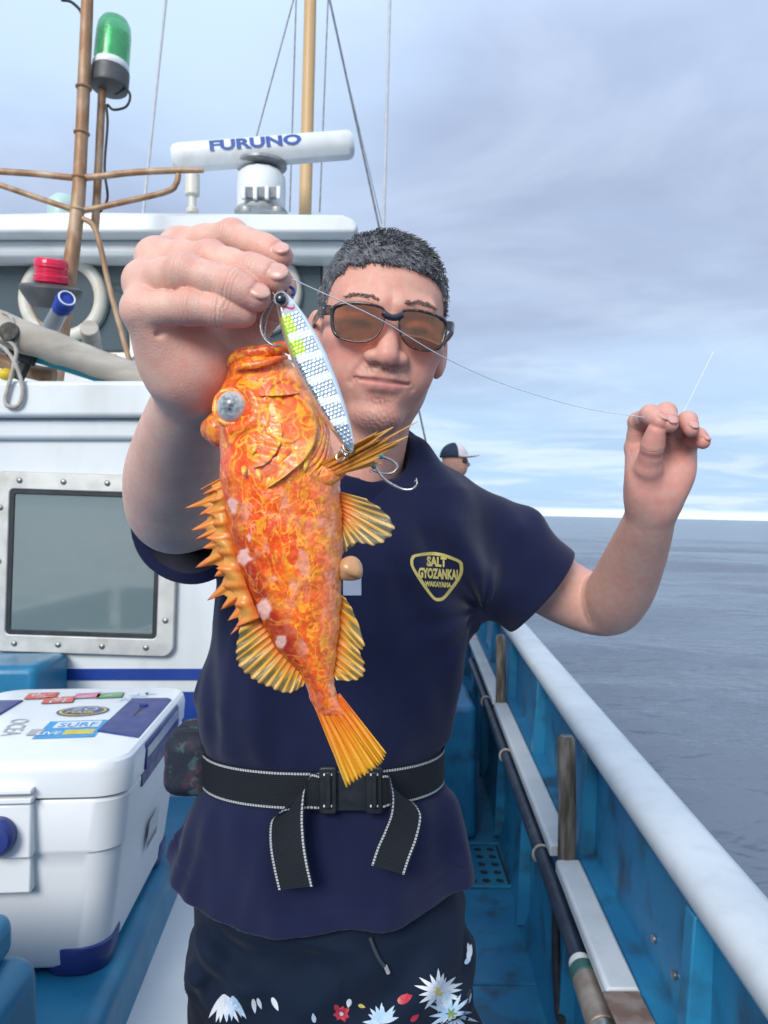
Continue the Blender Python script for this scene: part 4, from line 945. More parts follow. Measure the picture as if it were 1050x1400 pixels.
rpalm = [cp((246, 338, .500, .0125), (283, 512, .500, .017)), cp((214, 354, .484, .013), (268, 512, .495, .018)), cp((198, 386, .468, .013), (255, 510, .490, .018)),
         cp((194, 424, .456, .0125), (246, 505, .482, .018)), el((240, 470, .479), (.021, .016, .028), Matrix.Rotation(R(20), 3, 'Y')), el((276, 500, .482), (.019, .016, .016)),
         cp((288, 505, .498, .017), (330, 468, .500, .0155))]
rsw = [([Pn(262, 512, .492), Pn(258, 545, .514), Pn(241, 603, .575), Pn(231, 655, .635), Pn(234, 697, .70), Pn(262, 695, .82)], [.0186, .0205, .0285, .0350, .0350, .040]),
       ([Pn(272, 514, .500), Pn(268, 548, .522), Pn(254, 608, .588), Pn(242, 660, .645), Pn(240, 697, .70), Pn(262, 695, .82)], [.0182, .0198, .0260, .0318, .0330, .039])]
rl_ = [([Pn(206, 458, .458), Pn(235, 453, .447), Pn(262, 440, .448), Pn(285, 438, .455)], .0018), ([Pn(288, 440, .462), Pn(300, 470, .472), Pn(312, 500, .480)], .0012), ([Pn(230, 470, .452), Pn(250, 458, .452), Pn(275, 455, .460)], .0006)]
RHC, RHR = Pn(275, 420, .47), .105
V, Q = arm_mesh(RF, RT, rpalm, rsw, rl_, 0.00115, (-0.275, 0.40, 1.32), (-0.04, 0.875, 1.585), RHC, RHR)
C, JA_, NA_ = skin_col(V, RF + [RT]); pal = sstep(0.055, 0.01, np.linalg.norm(V - Pn(285, 470, .475), axis=1))[:, None] * .5; C = C * (1 - pal) + np.array([0.62, 0.27, 0.21]) * pal
PIECES.append((V, Q, C, JA_, NA_))

# --- left hand (pinching the line), forearm raised beside the body
ln_ = (0.15, -1, 0.10)
LF = [Finger([(869, 612, .846, .0115), (873, 577, .834, .0102), (889, 567, .802, .0096), (902, 577, .786, .0084)], (0.45, -1, .5)),
      Finger([(892, 608, .850, .0115), (903, 572, .834, .0102), (911, 564, .802, .0096), (916, 580, .785, .0085)], (0.05, -1, .3)),
      Finger([(915, 612, .850, .0110), (929, 582, .834, .0092), (940, 575, .806, .0089), (945, 587, .790, .0080)], (0.1, -1, .45)),
      Finger([(936, 625, .846, .0100), (944, 602, .832, .0088), (954, 597, .812, .0084), (961, 604, .801, .0076)], (0.4, -1, .6))]
LT = Finger([(886, 664, .830, .0150), (886, 640, .816, .0138), (892, 610, .798, .0108), (897, 590, .790, .0096)], None)
LT.thumb = True
lpalm = [cp((869, 612, .846, .0115), (880, 680, .842, .017)), cp((892, 608, .850, .012), (889, 682, .846, .018)), cp((915, 612, .850, .012), (899, 682, .846, .018)), cp((936, 625, .846, .0115), (907, 680, .842, .017)),
         el((883, 648, .829), (.0215, .017, .031), Matrix.Rotation(R(6), 3, 'Y')), el((928, 650, .832), (.0165, .015, .028), Matrix.Rotation(R(18), 3, 'Y')), el((905, 640, .845), (.030, .012, .03))]
lsw = [([Pn(885, 676, .845), Pn(882, 705, .858), Pn(862, 762, .925), Pn(842, 808, .985), Pn(822, 830, 1.03), Pn(760, 803, 1.045), Pn(690, 745, 1.045)], [.0198, .0208, .0298, .0365, .0355, .0385, .044]),
       ([Pn(901, 676, .845), Pn(897, 705, .858), Pn(876, 764, .925), Pn(852, 812, .99), Pn(826, 826, 1.03), Pn(760, 803, 1.045), Pn(690, 745, 1.045)], [.0188, .0200, .0275, .0330, .0345, .0385, .044])]
ll_ = [([Pn(857, 604, .835), Pn(880, 606, .832)], .0005), ([Pn(902, 614, .835), Pn(925, 626, .833), Pn(948, 627, .835)], .0012), ([Pn(899, 622, .826), Pn(908, 650, .828), Pn(902, 676, .826)], .0008), ([Pn(857, 617, .835), Pn(878, 620, .83)], .0005)]
V, Q = arm_mesh(LF, LT, lpalm, lsw, ll_, 0.0015, (0.12, 0.75, 1.20), (0.40, 1.11, 1.54), Pn(905, 625, .82), .10)
C, JA_, NA_ = skin_col(V, LF + [LT]); pal = sstep(0.075, 0.02, np.linalg.norm(V - Pn(915, 640, .81), axis=1))[:, None] * .5; C = C * (1 - pal) + np.array([0.62, 0.25, 0.205]) * pal
C *= np.array([0.92, 0.86, 0.86]); PIECES.append((V, Q, C, JA_, NA_))

# --- head (local frame: x to the picture's right, -y the face, z up; origin between the eyes)
HS = 0.985
HO = np.array(P(519, 456, .935)); HR = np.array(Matrix.Rotation(R(8), 3, 'Z') @ Matrix.Rotation(R(5.5), 3, 'Y') @ Matrix.Rotation(R(5), 3, 'X'))
def H(v): return np.asarray(v, float) * HS @ HR.T + HO
def toH(p): return ((p - HO.astype(np.float32)) @ HR.astype(np.float32) / HS).astype(np.float32)
def mir(p): q = p.copy(); q[:, 0] = np.abs(q[:, 0]); return q
def face_sdf(p, q, d):
    d = smin(d, s_ell(q, (.043, -.058, -.020), (.026, .024, .018)), .02)
    d = smin(d, s_ell(q, (.034, -.056, -.050), (.024, .022, .025)), .02)
    d = smin(d, s_ell(p, (0, -.066, -.064), (.033, .0225, .027)), .015)
    d = smin(d, s_caps(q, (.010, -.083, .020), (.044, -.075, .022), .011, .009), .012)
    d = smax(d, -s_ell(q, (.031, -.098, -.004), (.020, .018, .013)), .014)          # eye sockets
    d = smin(d, s_ell(q, (.031, -.0695, -.003), (.0165, .0135, .0120)), .005)          # lids over the eyes
    # nose
    d = smin(d, s_chain(p, [np.array(x) for x in ((0, -.078, .012), (0, -.0850, -.008), (0, -.0945, -.028), (0, -.0985, -.0380))], [.0090, .0092, .0115, .0130], .006), .012)
    d = smin(d, s_ell(q, (.0158, -.0895, -.0395), (.0098, .0110, .0088)), .006)
    d = smax(d, -s_ell(q, (.0088, -.0970, -.0495), (.0046, .0062, .0030)), .003)
    # furrows from nose to mouth
    e = s_chain(q, [np.array(x) for x in ((.019, -.088, -.040), (.028, -.083, -.054), (.034, -.076, -.068))], [.001] * 3, .001); d = d + .0016 * np.exp(-(np.maximum(e, 0) / .004) ** 2)
    # lips
    d = smin(d, s_chain(q, [np.array(x) for x in ((0, -.0875, -.0605), (.010, -.0868, -.0600), (.024, -.0800, -.0622))], [.0046, .0044, .0022], .003), .006)
    d = smin(d, s_chain(q, [np.array(x) for x in ((0, -.0855, -.0725), (.011, -.0840, -.0715), (.022, -.0790, -.0675))], [.0056, .0052, .0025], .003), .006)
    e = s_chain(q, [np.array(x) for x in ((0, -.0930, -.0655), (.012, -.0905, -.0658), (.0255, -.0830, -.0650), (.0300, -.0790, -.0640))], [.0004] * 4, .001); d = d + .0030 * np.exp(-(np.maximum(e, 0) / .0017) ** 2)
    d = smax(d, -s_ell(p, (0, -.0955, -.0855), (.020, .012, .0065)), .012)
    d = d + .0010 * np.exp(-(p[:, 0] / .0030) ** 2) * np.exp(-((p[:, 2] + .053) / .006) ** 2)
    return d
def head_sdf(p):
    q = mir(p); m = p[:, 1] < -.03
    d = s_ell(p, (0, .016, .026), (.0725, .092, .087))
    d = smin(d, s_ell(p, (0, -.030, .032), (.0640, .056, .056)), .03)
    d = smin(d, s_ell(p, (0, -.026, -.028), (.0650, .058, .066)), .03)
    d = smin(d, s_ell(p, (0, -.024, -.072), (.0515, .053, .043)), .025)
    d = smin(d, s_ell(q, (.0465, .004, -.055), (.013, .024, .030)), .028)
    d = smin(d, s_ell(p, (0, -.061, -.103), (.027, .022, .0185)), .02)
    if m.any(): d[m] = face_sdf(p[m], q[m], d[m])
    # ears
    er = np.array(Matrix.Rotation(R(-14), 3, 'X') @ Matrix.Rotation(R(0), 3, 'Y') @ Matrix.Rotation(R(-26), 3, 'Z'))
    w_ = within(q, (.078, .006, -.012), .06); qe, q0 = q[w_], q; q = qe
    ear = s_ell(q, (.0800, .010, -.010), (.0075, .0195, .0315), er); ear = smax(ear, -s_ell(q, (.0885, .006, -.006), (.0075, .0115, .0205), er), .004)
    ear = smin(ear, s_ell(q, (.0765, .004, -.036), (.006, .0085, .010)), .006); ear = smin(ear, s_ell(q, (.0745, -.004, -.012), (.005, .006, .009)), .006)
    d[w_] = smin(d[w_], ear, .006)
    # neck
    d = smin(d, s_caps(p, (0, .018, -.075), (-.010, .040, -.215), .054, .058), .022)
    d = smin(d, s_caps(p, (0, -.040, -.110), (-.004, -.012, -.19), .020, .028), .022)
    return d
V, Q = surface(lambda p: head_sdf(toH(p)) * HS, HO + np.array([-.125, -.14, -.24]), HO + np.array([.13, .14, .135]), 0.0016)
q = toH(V); x, y, z = np.abs(q[:, 0]), q[:, 1], q[:, 2]
C = np.tile(BASE * np.array([0.97, 0.80, 0.765], np.float32), (len(V), 1)); C *= 1 + fbm(q, 45, 3, 2.0)[:, None] * np.array([0.02, 0.03, 0.03])
def blend(C, w, col): w = w[:, None]; return C * (1 - w) + np.array(col) * w
def spot(c, r, k=1.0): return k * np.exp(-np.sum(((np.stack([x, y, z], 1) - np.array(c)) / np.array(r)) ** 2, 1))
C = blend(C, spot((.045, -.068, -.035), (.028, .03, .026), .55), (0.58, 0.235, 0.185))
C = blend(C, spot((0, -.105, -.036), (.020, .02, .016), .55), (0.60, 0.245, 0.19))
C = blend(C, spot((0, -.085, .06), (.05, .05, .03), .35), (0.60, 0.33, 0.25))
C = blend(C, spot((.08, .01, -.012), (.012, .025, .035), .6), (0.62, 0.26, 0.20))
front = (y < -.055)
lip = sstep(.0070, .0035, np.abs(z + .0665 + .0 * x) - .002 * (z < -.0665)) * sstep(.027, .021, x) * front; C = blend(C, lip * .75, (0.55, 0.20, 0.175))
ml = np.exp(-((z + .0658 - 1.2 * x * x) / .0014) ** 2) * sstep(.031, .026, x) * front; C = blend(C, ml * .70, (0.20, 0.07, 0.06))
nn = np.clip(.55 + .6 * fbm(q, 620, 2, 4.0), 0, 1)
st = (np.exp(-((z + .0525) / .0062) ** 2) * sstep(.032, .018, x) * front * .60 + spot((0, -.080, -.0865), (.016, .02, .006), .65) + spot((0, -.075, -.113), (.034, .03, .014), .85) + np.exp(-((x - .031) / .006) ** 2 - ((z + .066) / .008) ** 2) * front * .45)
C = blend(C, np.clip(st * nn, 0, .75), (0.125, 0.075, 0.068))
lid = spot((.031, -.083, -.004), (.016, .012, .0035), .9); C = blend(C, np.clip(lid, 0, .85), (0.05, 0.03, 0.028))
scalp = sstep(.060, .072, z + .25 * (y + .09)) * 0; PIECES.append((V, Q, C, np.full(len(V), .02), np.zeros(len(V))))

# --- trunk, legs and feet under the clothes
def trunk(p):
    d = s_ell(p, (-.05, 1.0, 1.26), (.145, .095, .20)); d = smin(d, s_ell(p, (-.075, 1.0, .98), (.115, .07, .14)), .05)
    d = smin(d, s_caps(p, (.0, 1.0, 1.40), (.09, 1.03, 1.355), .035, .035), .04); d = smin(d, s_caps(p, (.0, 1.0, 1.40), (-.15, 1.0, 1.385), .035, .035), .04)
    for X in (-.150, .015):
        d = smin(d, s_caps(p, (X, 1.0, .84), (X + .004, 1.0, .50), .075, .055), .03); d = smin(d, s_caps(p, (X + .004, 1.0, .50), (X + .004, 1.02, .28), .055, .055), .02)
        d = smin(d, s_caps(p, (X + .004, 1.02, .28), (X + .004, 1.03, .08), .052, .036), .02); d = smin(d, s_caps(p, (X + .004, 1.03, .05), (X + .008, .88, .035), .034, .028), .02)
    return d
V, Q = surface(trunk, (-.40, .75, -.02), (.30, 1.25, 1.50), 0.009); PIECES.append((V, Q, np.tile(BASE, (len(V), 1)), np.full(len(V), .02), np.zeros(len(V))))
Vs, Qs, k = [], [], 0
for pc in PIECES: Vs.append(pc[0]); Qs.append(pc[1] + k); k += len(pc[0])
Cs, Js, Ns = ([pc[i] for pc in PIECES] for i in (2, 3, 4))
MAN0 = (-0.07, 1.0, 0.0)
man = obj('person', np.concatenate(Vs), np.concatenate(Qs), SKIN, loc=MAN0, smooth=180, attrs={'col': np.concatenate(Cs), 'ja': np.concatenate(Js), 'nail': np.concatenate(Ns)},
          label='smiling person in navy t-shirt and sunglasses holding up an orange fish', cat='person')

# --- shirt
TB = np.array([(1.60, -.004, 1.005, .012, .012), (1.50, -.004, 1.005, .030, .030), (1.462, -.006, 1.005, .066, .060), (1.43, -.014, 1.005, .120, .083), (1.39, -.025, 1.005, .152, .100), (1.33, -.034, 1.0, .166, .112), (1.26, -.048, 1.0, .169, .117), (1.164, -.072, 1.0, .160, .113), (1.105, -.077, 1.0, .150, .106),
               (1.079, -.077, 1.0, .1475, .103), (1.055, -.078, 1.0, .153, .108), (1.00, -.081, 1.0, .176, .124), (.945, -.083, 1.0, .191, .135), (.88, -.083, 1.0, .195, .138), (.80, -.083, 1.0, .195, .138)])[::-1]
def loft_sdf(p, T, e=2.3):
    z = p[:, 2]; cx, cy, rx, ry = (np.interp(z, T[:, 0], T[:, i]) for i in (1, 2, 3, 4))
    a = np.abs((p[:, 0] - cx) / rx); b = np.abs((p[:, 1] - cy) / ry); k = (a ** e + b ** e) ** (1 / e); return (k - 1) * np.minimum(rx, ry) * .95
SL, SLe = Pn(652, 738, 1.035), Pn(741, 809, 1.03); SRr, SRe = Pn(318, 690, .985), Pn(256, 722, .80)
nkc = H((-.012, .022, -.178)); nax = H((0, .0, -.08)) - nkc; nax /= np.linalg.norm(nax)
def shirt_sdf(p):
    d = loft_sdf(p, TB); slv = np.zeros(len(p), np.float32)
    d = smin(d, s_caps(p, (.012, 1.005, 1.434), Pn(648, 734, 1.035), .053, .058), .035)
    d = smin(d, s_caps(p, (-.020, 1.005, 1.434), Pn(325, 695, .985), .054, .060), .04)
    for a, b, ra, rb, kk in ((SL, SLe, .065, .0700, .035), (SRr, SRe, .064, .060, .03)):
        ax = (b - a) / np.linalg.norm(b - a); t = (p - a.astype(np.float32)) @ ax.astype(np.float32); L = np.linalg.norm(b - a)
        e = s_caps(p, a, b + ax * .03, ra, rb); e = smax(e, t - L, .004)
        inner = s_caps(p, a + ax * L * .70, b + ax * .05, ra - .022, rb - .0065); slv = np.maximum(slv, sstep(L * .35, L * .8, t) * (np.abs(e) < .03)); e2 = np.maximum(e, -inner)
        d = np.where(t > L * .5, np.minimum(smin(d, e, kk), 9), smin(d, e, kk)); d = np.maximum(d, -np.where(t > L * .60, inner, 9))
    # cloth folds: long soft pleats down the front, gathers at the belt, drag lines to the raised arms
    w = p.copy(); z = p[:, 2]
    ang = (p[:, 0] + .06)
    belt = np.exp(-((z - 1.079) / .055) ** 2)
    f1 = fbm(p * np.array([1.0, .8, .22], np.float32), 27, 2, 5.0) * .0070
    f2 = np.sin(ang * 150 + 3 * fbm(p, 9, 2, 6.0)) * belt * .0022 * (1 - np.exp(-((z - 1.079) / .02) ** 2))
    r1 = np.linalg.norm(p - Pn(655, 830, 1.0).astype(np.float32), axis=1); a1 = np.arctan2(p[:, 2] - Pn(655, 830, 1.0)[2], p[:, 0] - Pn(655, 830, 1.0)[0])
    f3 = .45 * np.sin(a1 * 11 + 1.2 * fbm(p, 12, 2, 7.0)) * .0034 * np.exp(-((r1 - .085) / .06) ** 2) * sstep(.02, .07, r1)
    drag = (p[:, 0] * .82 + (z - 1.4) * .35); f4 = np.sin(drag * 92 + 2.2 * fbm(p, 7, 2, 8.0)) * .0085 * np.exp(-((z - 1.34) / .11) ** 2) * sstep(-.02, .07, p[:, 0]) * sstep(1.43, 1.37, z)
    low = sstep(1.05, .98, z); f5 = (fbm(p * np.array([1, .8, .45], np.float32), 26, 2, 9.0) * .0035 + np.sin(ang * 40 + 2 * fbm(p, 8, 2, 9.5)) * .0035) * low
    f1 = f1 + np.sin(ang * 62 + (z - 1.2) * 9 + 2.4 * fbm(p, 6, 2, 15.)) * .0030 * sstep(1.10, 1.14, z) * sstep(1.36, 1.24, z)
    d = d - (f1 * (1 - .6 * belt) + f2 + f3 + f4 + f5) * (1 - .9 * slv) * 1.15 * (1 - np.exp(-((z - 1.079) / .030) ** 4))
    hem = .944 - .016 * np.clip((1.0 - p[:, 1]) / .13, -1, 1) + .004 * np.sin(p[:, 0] * 17 + .8)
    d = smax(d, hem - z, .004)
    # hem stitch groove
    d = d + .0010 * np.exp(-((z - hem - .026) / .0022) ** 2)
    nk = s_caps(p, nkc, nkc + nax * .14, .0600, .068); d = smax(d, -nk, .006)
    return d
V, Q = surface(shirt_sdf, (-.36, .76, .86), (.30, 1.22, 1.53), 0.0028)
NAVY = mat('navy_cotton', (0.0095, 0.0122, 0.0390), 0.95, color2=(0.0125, 0.0155, 0.0460), nscale=11, bump=0.5, bscale=650, bdist=.0008, sheen=0.12, spec=.12)
shirt = obj('shirt', V, Q, NAVY, man, smooth=180)
SHIRT_BVH = BVHTree.FromPolygons(V.tolist(), Q.tolist())
# ribbed collar
n = 64; ring = []
for i in range(n):
    t = 2 * math.pi * i / n; c = nkc + nax * (.012 + .010 * math.sin(t)); u_ = np.cross(nax, (0, 1, 0)); u_ /= np.linalg.norm(u_); v_ = np.cross(nax, u_)
    v_ = v_ if v_[1] > 0 else -v_; ring.append(c + .0600 * math.cos(t) * u_ + .0620 * math.sin(t) * v_)
V = []; F = []
sec = [(-.003, .011), (0, .0125), (.003, .010), (.0045, 0), (.0042, -.020), (-.002, -.021), (-.004, 0)]
for p in ring:
    rd = p - (nkc + nax * ((p - nkc) @ nax)); rd /= np.linalg.norm(rd)
    V += [p + rd * (a + .004 * (-b / .012 if b < 0 else 0)) + nax * b for a, b in sec]
m_ = len(sec); F = [(i * m_ + j, ((i + 1) % n) * m_ + j, ((i + 1) % n) * m_ + (j + 1) % m_, i * m_ + (j + 1) % m_) for i in range(n) for j in range(m_)]
obj('collar', V, F, NAVY, shirt, smooth=80)
# chest badge: shield outline and lettering laid on the cloth
BADGE = mat('badge_yellow_print', (0.50, 0.42, 0.13), 0.75, color2=(0.42, 0.35, 0.10), nscale=300, bump=.2, bscale=700)
bc = (597, 788)
def on_shirt(v): return P(bc[0] + v[0], bc[1] - v[1], 0.5)
def lay(V2, off=.0007):
    out = []
    for v in V2:
        s = P(bc[0] + v[0], bc[1] - v[1], 0.55); dv = (s - Vector((0, 0, CZ))).normalized(); h_ = SHIRT_BVH.ray_cast(s, dv); out.append(tuple(h_[0] - dv * off) if h_[0] else tuple(s + dv * .35))
    return np.array(out)
sh = smooth_path([(-36, 24), (-30, 30), (0, 33), (30, 23), (36, 14), (33, -2), (14, -28), (4, -34), (-6, -30), (-24, -6), (-35, 14), (-36, 24)], 90)[:-1]
cn = sh.mean(0); inn = sh + (cn - sh) / np.linalg.norm(cn - sh, axis=1)[:, None] * 4.6
V2 = np.concatenate([sh, inn]); k = len(sh); F = [(i, (i + 1) % k, k + (i + 1) % k, k + i) for i in range(k)]
badge = obj('badge_outline', lay(V2), F, BADGE, shirt, smooth=180)
def fine(tv, tf, s=1):
    me = bpy.data.meshes.new('t'); me.from_pydata(tv.tolist(), [], tf); bm = bmesh.new(); bm.from_mesh(me); bmesh.ops.triangulate(bm, faces=bm.faces[:])
    bmesh.ops.subdivide_edges(bm, edges=[e for e in bm.edges if e.calc_length() > s], cuts=2, use_grid_fill=False); bmesh.ops.triangulate(bm, faces=bm.faces[:])
    bm.verts.index_update(); V = np.array([v.co[:] for v in bm.verts]); F = [tuple(v.index for v in f.verts) for f in bm.faces]; bm.free(); bpy.data.meshes.remove(me); return V, F
for txt, w, hh, cx, cy, b_ in (('SALT', 27, 14, 0, 20, .05), ('GYOZANKAI', 54, 14.5, 2, 3.5, .05), ('WAKAYAMA', 36, 7.5, 2, -11, .06)):
    tv, tf = text_mesh(txt, 1.0, b_); tv = stretch_to(tv, w, hh); tv[:, 1] += cy - tv[:, 0] * .06; tv[:, 0] += cx; tv, tf = fine(tv, tf, 4); obj('badge_lettering', lay(tv, .0009), tf, BADGE, badge, smooth=180)
# pale print patch half hidden behind the fish
sq = np.array([(x, y) for y in np.linspace(-26, 2, 6) for x in np.linspace(-128, -103, 6)]); obj('print_patch', lay(sq), [(i * 6 + j, i * 6 + j + 1, (i + 1) * 6 + j + 1, (i + 1) * 6 + j) for i in range(5) for j in range(5)], mat('pale_print', (0.34, 0.38, 0.47), .7, color2=(.30, .34, .43), nscale=40), shirt, smooth=180)

# --- shorts with a printed flower band
TS = np.array([(1.06, -.079, 1.0, .120, .080), (1.0, -.079, 1.0, .140, .092), (.94, -.076, 1.0, .158, .108), (.905, -.072, 1.0, .172, .121), (.86, -.068, 1.0, .180, .128), (.80, -.066, 1.0, .184, .128), (.74, -.066, 1.0, .188, .126), (.5, -.066, 1.0, .19, .12)])[::-1]
def shorts_sdf(p):
    d = loft_sdf(p, TS, 2.4); z = p[:, 2]
    lg = None
    for X in (-.160, .030):
        e = s_caps(p, (X, 1.0, .80), (X, 1.0, .42), .096, .108); lg = e if lg is None else np.minimum(lg, e)
    d = np.where(z < .80, smax(d, np.minimum(lg, 9) , .01), d)
    w = sstep(.75, .90, z)
    f = fbm(p * np.array([.8, .8, 1.0], np.float32), 17, 3, 12.0) * .007 + np.sin((z * 1.0 + p[:, 0] * .35) * 95 + 2.5 * fbm(p, 8, 2, 13.)) * .0060 * sstep(.80, .88, z) * sstep(.05, -.10, p[:, 0]) + np.sin((z * .8 - p[:, 0] * .9) * 70 + 2.5 * fbm(p, 7, 2, 14.)) * .0055 * np.exp(-((z - .85) / .05) ** 2)
    d = d - f * sstep(.935, .905, z); seam = .808 - .008 * np.sin(p[:, 0] * 14); d = d + .0016 * np.exp(-((z - seam) / .0025) ** 2)
    d = d + .003 * np.exp(-((p[:, 0] + .045) / .004) ** 2) * (z < .87)
    return smax(smax(d, .47 - z, .003), z - 1.05, .003)
V, Q = surface(shorts_sdf, (-.34, .80, .44), (.20, 1.20, 1.08), 0.0036)
c = np.where((V[:, 2] > .808 - .008 * np.sin(V[:, 0] * 14))[:, None], np.array([0.0060, 0.0125, 0.0275]), np.array([0.006, 0.008, 0.016])).astype(np.float32)
SHORTM = mat('dark_shorts_cloth', (0, 0, 0), 0.78, attr='col', bump=0.5, bscale=600, bdist=.0008, sheen=.04, spec=.15)
shorts = obj('shorts', V, Q, SHORTM, man, smooth=180, attrs={'col': c}); SH_BVH = BVHTree.FromPolygons(V.tolist(), Q.tolist())
def lays(pts, off=.0008):
    out = []
    for u, v in pts:
        s = P(u, v, 0.6); dv = (s - Vector((0, 0, CZ))).normalized(); h_ = SH_BVH.ray_cast(s, dv); out.append(tuple(h_[0] - dv * off) if h_[0] else None)
    return out
FW = mat('flower_white', (0.62, 0.64, 0.66), .75, color2=(0.40, 0.50, 0.58), nscale=70, lo=.5, hi=.75); FY = mat('flower_yellow', (0.62, 0.50, 0.12), .75, color2=(0.5, .36, .06), nscale=70)
FR = mat('flower_red', (0.45, 0.025, 0.05), .75, color2=(0.6, .25, .2), nscale=90, lo=.5, hi=.8); FG = mat('flower_green', (0.10, 0.20, 0.08), .75, color2=(0.25, .3, .1), nscale=70); FB = mat('flower_blue', (0.30, 0.46, 0.62), .75, color2=(0.55, .62, .68), nscale=60)
def petal(u, v, a, L, w, m, off=.0008):
    k = 7; o = []
    for i in range(k):
        t = i / (k - 1); ww = w * math.sin(math.pi * min(1, t * .93 + .07)) ** .75 * (1.1 - .45 * t); o.append((t * L, ww)); 
    V2 = [(x, y) for x, y in o] + [(x, -y) for x, y in o]; ca, sa = math.cos(a), math.sin(a)
    pts = lays([(u + x * ca - y * sa, v + x * sa + y * ca) for x, y in V2], off)
    if any(p is None for p in pts): return
    obj('petal', pts, [(i, i + 1, k + i + 1, k + i) for i in range(k - 1)], m, shorts, smooth=180)
def flower(u, v, n, L, w, m, a0=0, cen=FY, rs=random.Random(3), a1=360):
    for i in range(n): petal(u, v, R(a0 + a1 * i / n + rs.uniform(-9, 9)), L * rs.uniform(.8, 1.1), w, m, .0008 + .00006 * i)
    for i in range(6 if a1 == 360 else 0): petal(u, v, R(60 * i), L * .25, w * .6, cen, .0016)
for cu, cv, n_, L_, w_, m_, a0, ce, a1 in ((600, 1356, 15, 33, 3.4, FW, 0, FY, 360), (602, 1356, 9, 24, 2.6, FB, 12, FY, 360), (617, 1386, 14, 36, 3.0, FB, 15, FG, 360), (616, 1386, 8, 25, 2.6, FW, 0, FG, 360),
                                          (306, 1360, 7, 40, 4.0, FW, 55, FY, 70), (318, 1362, 5, 36, 3.4, FB, 60, FY, 60), (522, 1398, 9, 27, 3.6, FB, 190, FG, 170), (524, 1399, 6, 20, 2.6, FW, 200, FG, 150), (467, 1386, 7, 13, 4.5, FR, 20, FW, 360)):
    flower(cu, cv, n_, L_, w_, m_, a0, ce, a1=a1)
for a_ in ((544, 1370, -25, 22, 7, FR), (548, 1368, -45, 14, 4, FR), (346, 1366, 82, 20, 3.5, FW), (352, 1365, 70, 16, 3, FW), (372, 1364, 65, 20, 4.0, FW), (478, 1366, 100, 12, 4, FW), (490, 1374, 20, 10, 3, FY), (458, 1374, 60, 14, 4, FR), (640, 1312, -78, 22, 4, FW), (644, 1306, -105, 18, 3.5, FW), (636, 1318, -55, 14, 3.5, FB), (430, 1398, -100, 13, 3.5, FB), (562, 1396, -40, 14, 4, FR), (640, 1372, -80, 20, 3, FW)):
    petal(a_[0], a_[1], R(a_[2]), a_[3], a_[4], a_[5])
# draw string
def lay_line(pts, off): return [p for p in lays(pts, off) if p]
V, F = tube(lay_line([(506, 1282), (512, 1298), (520, 1314), (528, 1324)], .004), .0022, 8, n=14); ds = obj('draw_string', V, F, mat('dark_cord', (0.02, 0.03, 0.04), .8, color2=(.03, .04, .05), nscale=90), shorts)
V, F = tube(lay_line([(527, 1321), (531, 1330)], .005), .0024, 8, n=4); obj('string_tip', V, F, mat('pale_tip', (.4, .4, .38), .5, color2=(.3, .3, .3), nscale=90), ds)
# shoes
for X in (-.151, .024):
    V, Q = surface(lambda p: smax(smin(s_caps(p, (X, 1.045, .045), (X + .004, .875, .038), .046, .038), s_caps(p, (X, 1.04, .05), (X, 1.04, .085), .046, .044), .03), .004 - p[:, 2], .004), (X - .07, .80, -.01), (X + .07, 1.12, .15), .006)
    obj('shoe', V, Q, BLACKR, man, smooth=180)

# --- hair: a dark cap of short hair with separate tufts
def hairline(q):
    return np.interp(q[:, 1], [-.11, -.085, -.062, -.050, -.040, -.026, -.012, .004, .03, .055, .10], [.070, .0665, .058, .046, .018, -.006, .000, .016, .002, -.030, -.058]).astype(np.float32)
def hair_sdf(q):
    d = s_ell(q, (0, .016, .026), (.0725, .092, .087)); d = smin(d, s_ell(q, (0, -.030, .032), (.0640, .056, .056)), .03)
    up = sstep(.02, .11, q[:, 2]); d = d - (.0022 + .0065 * up + .0016 * fbm(q, 160, 2, 21.0) + .0022 * up * fbm(q * np.array([1, .5, 1], np.float32), 75, 2, 22.0))
    hl = hairline(q) + .0035 * fbm(q, 130, 2, 23.0); return smax(d, (hl - q[:, 2]) * .8, .004)
V, Q = surface(lambda p: hair_sdf(toH(p)) * HS, HO + np.array([-.12, -.13, -.09]), HO + np.array([.13, .14, .15]), 0.002)
hq = toH(V); hc = np.tile(np.array([0.112, 0.114, 0.124], np.float32), (len(V), 1)) * (1 + .5 * fbm(hq, 210, 2, 24.0))[:, None]
HV, HF, HC = [V], [tuple(f) for f in Q.tolist()], [np.clip(hc, .008, .2)]
# tufts
gr = np.stack([hair_sdf(hq + np.eye(3, dtype=np.float32)[i] * .002) - hair_sdf(hq - np.eye(3, dtype=np.float32)[i] * .002) for i in range(3)], 1); gr /= np.linalg.norm(gr, axis=1)[:, None] + 1e-9
ok = np.where((head_sdf(hq) > .001))[0]; pick = RNG.choice(ok, 10500, replace=True); base_i = len(V)
def unit(v): return v / (np.linalg.norm(v, axis=1)[:, None] + 1e-9)
def strands(p0, d0, d1, L, a, rr, k0):
    """three-sided tapering strands of two pieces; returns vertices and faces"""
    b = np.cross(d0, a); mid_ = p0[1] + d0 * (L * .5)[:, None]; pts = [p0[0], mid_, mid_ + d1 * (L * .5)[:, None]]; n = len(L)
    V = np.stack([pt + (a * math.cos(t) + b * math.sin(t)) * r for pt, r in zip(pts, rr) for t in (0, 2.094, 4.189)], 1).reshape(-1, 3)
    f = np.array([(s + t, s + (t + 1) % 3, s + 3 + (t + 1) % 3, s + 3 + t) for s in (0, 3) for t in range(3)]); F = (np.arange(n)[:, None, None] * 9 + f[None] + k0).reshape(-1, 4); return V, [tuple(q) for q in F.tolist()]
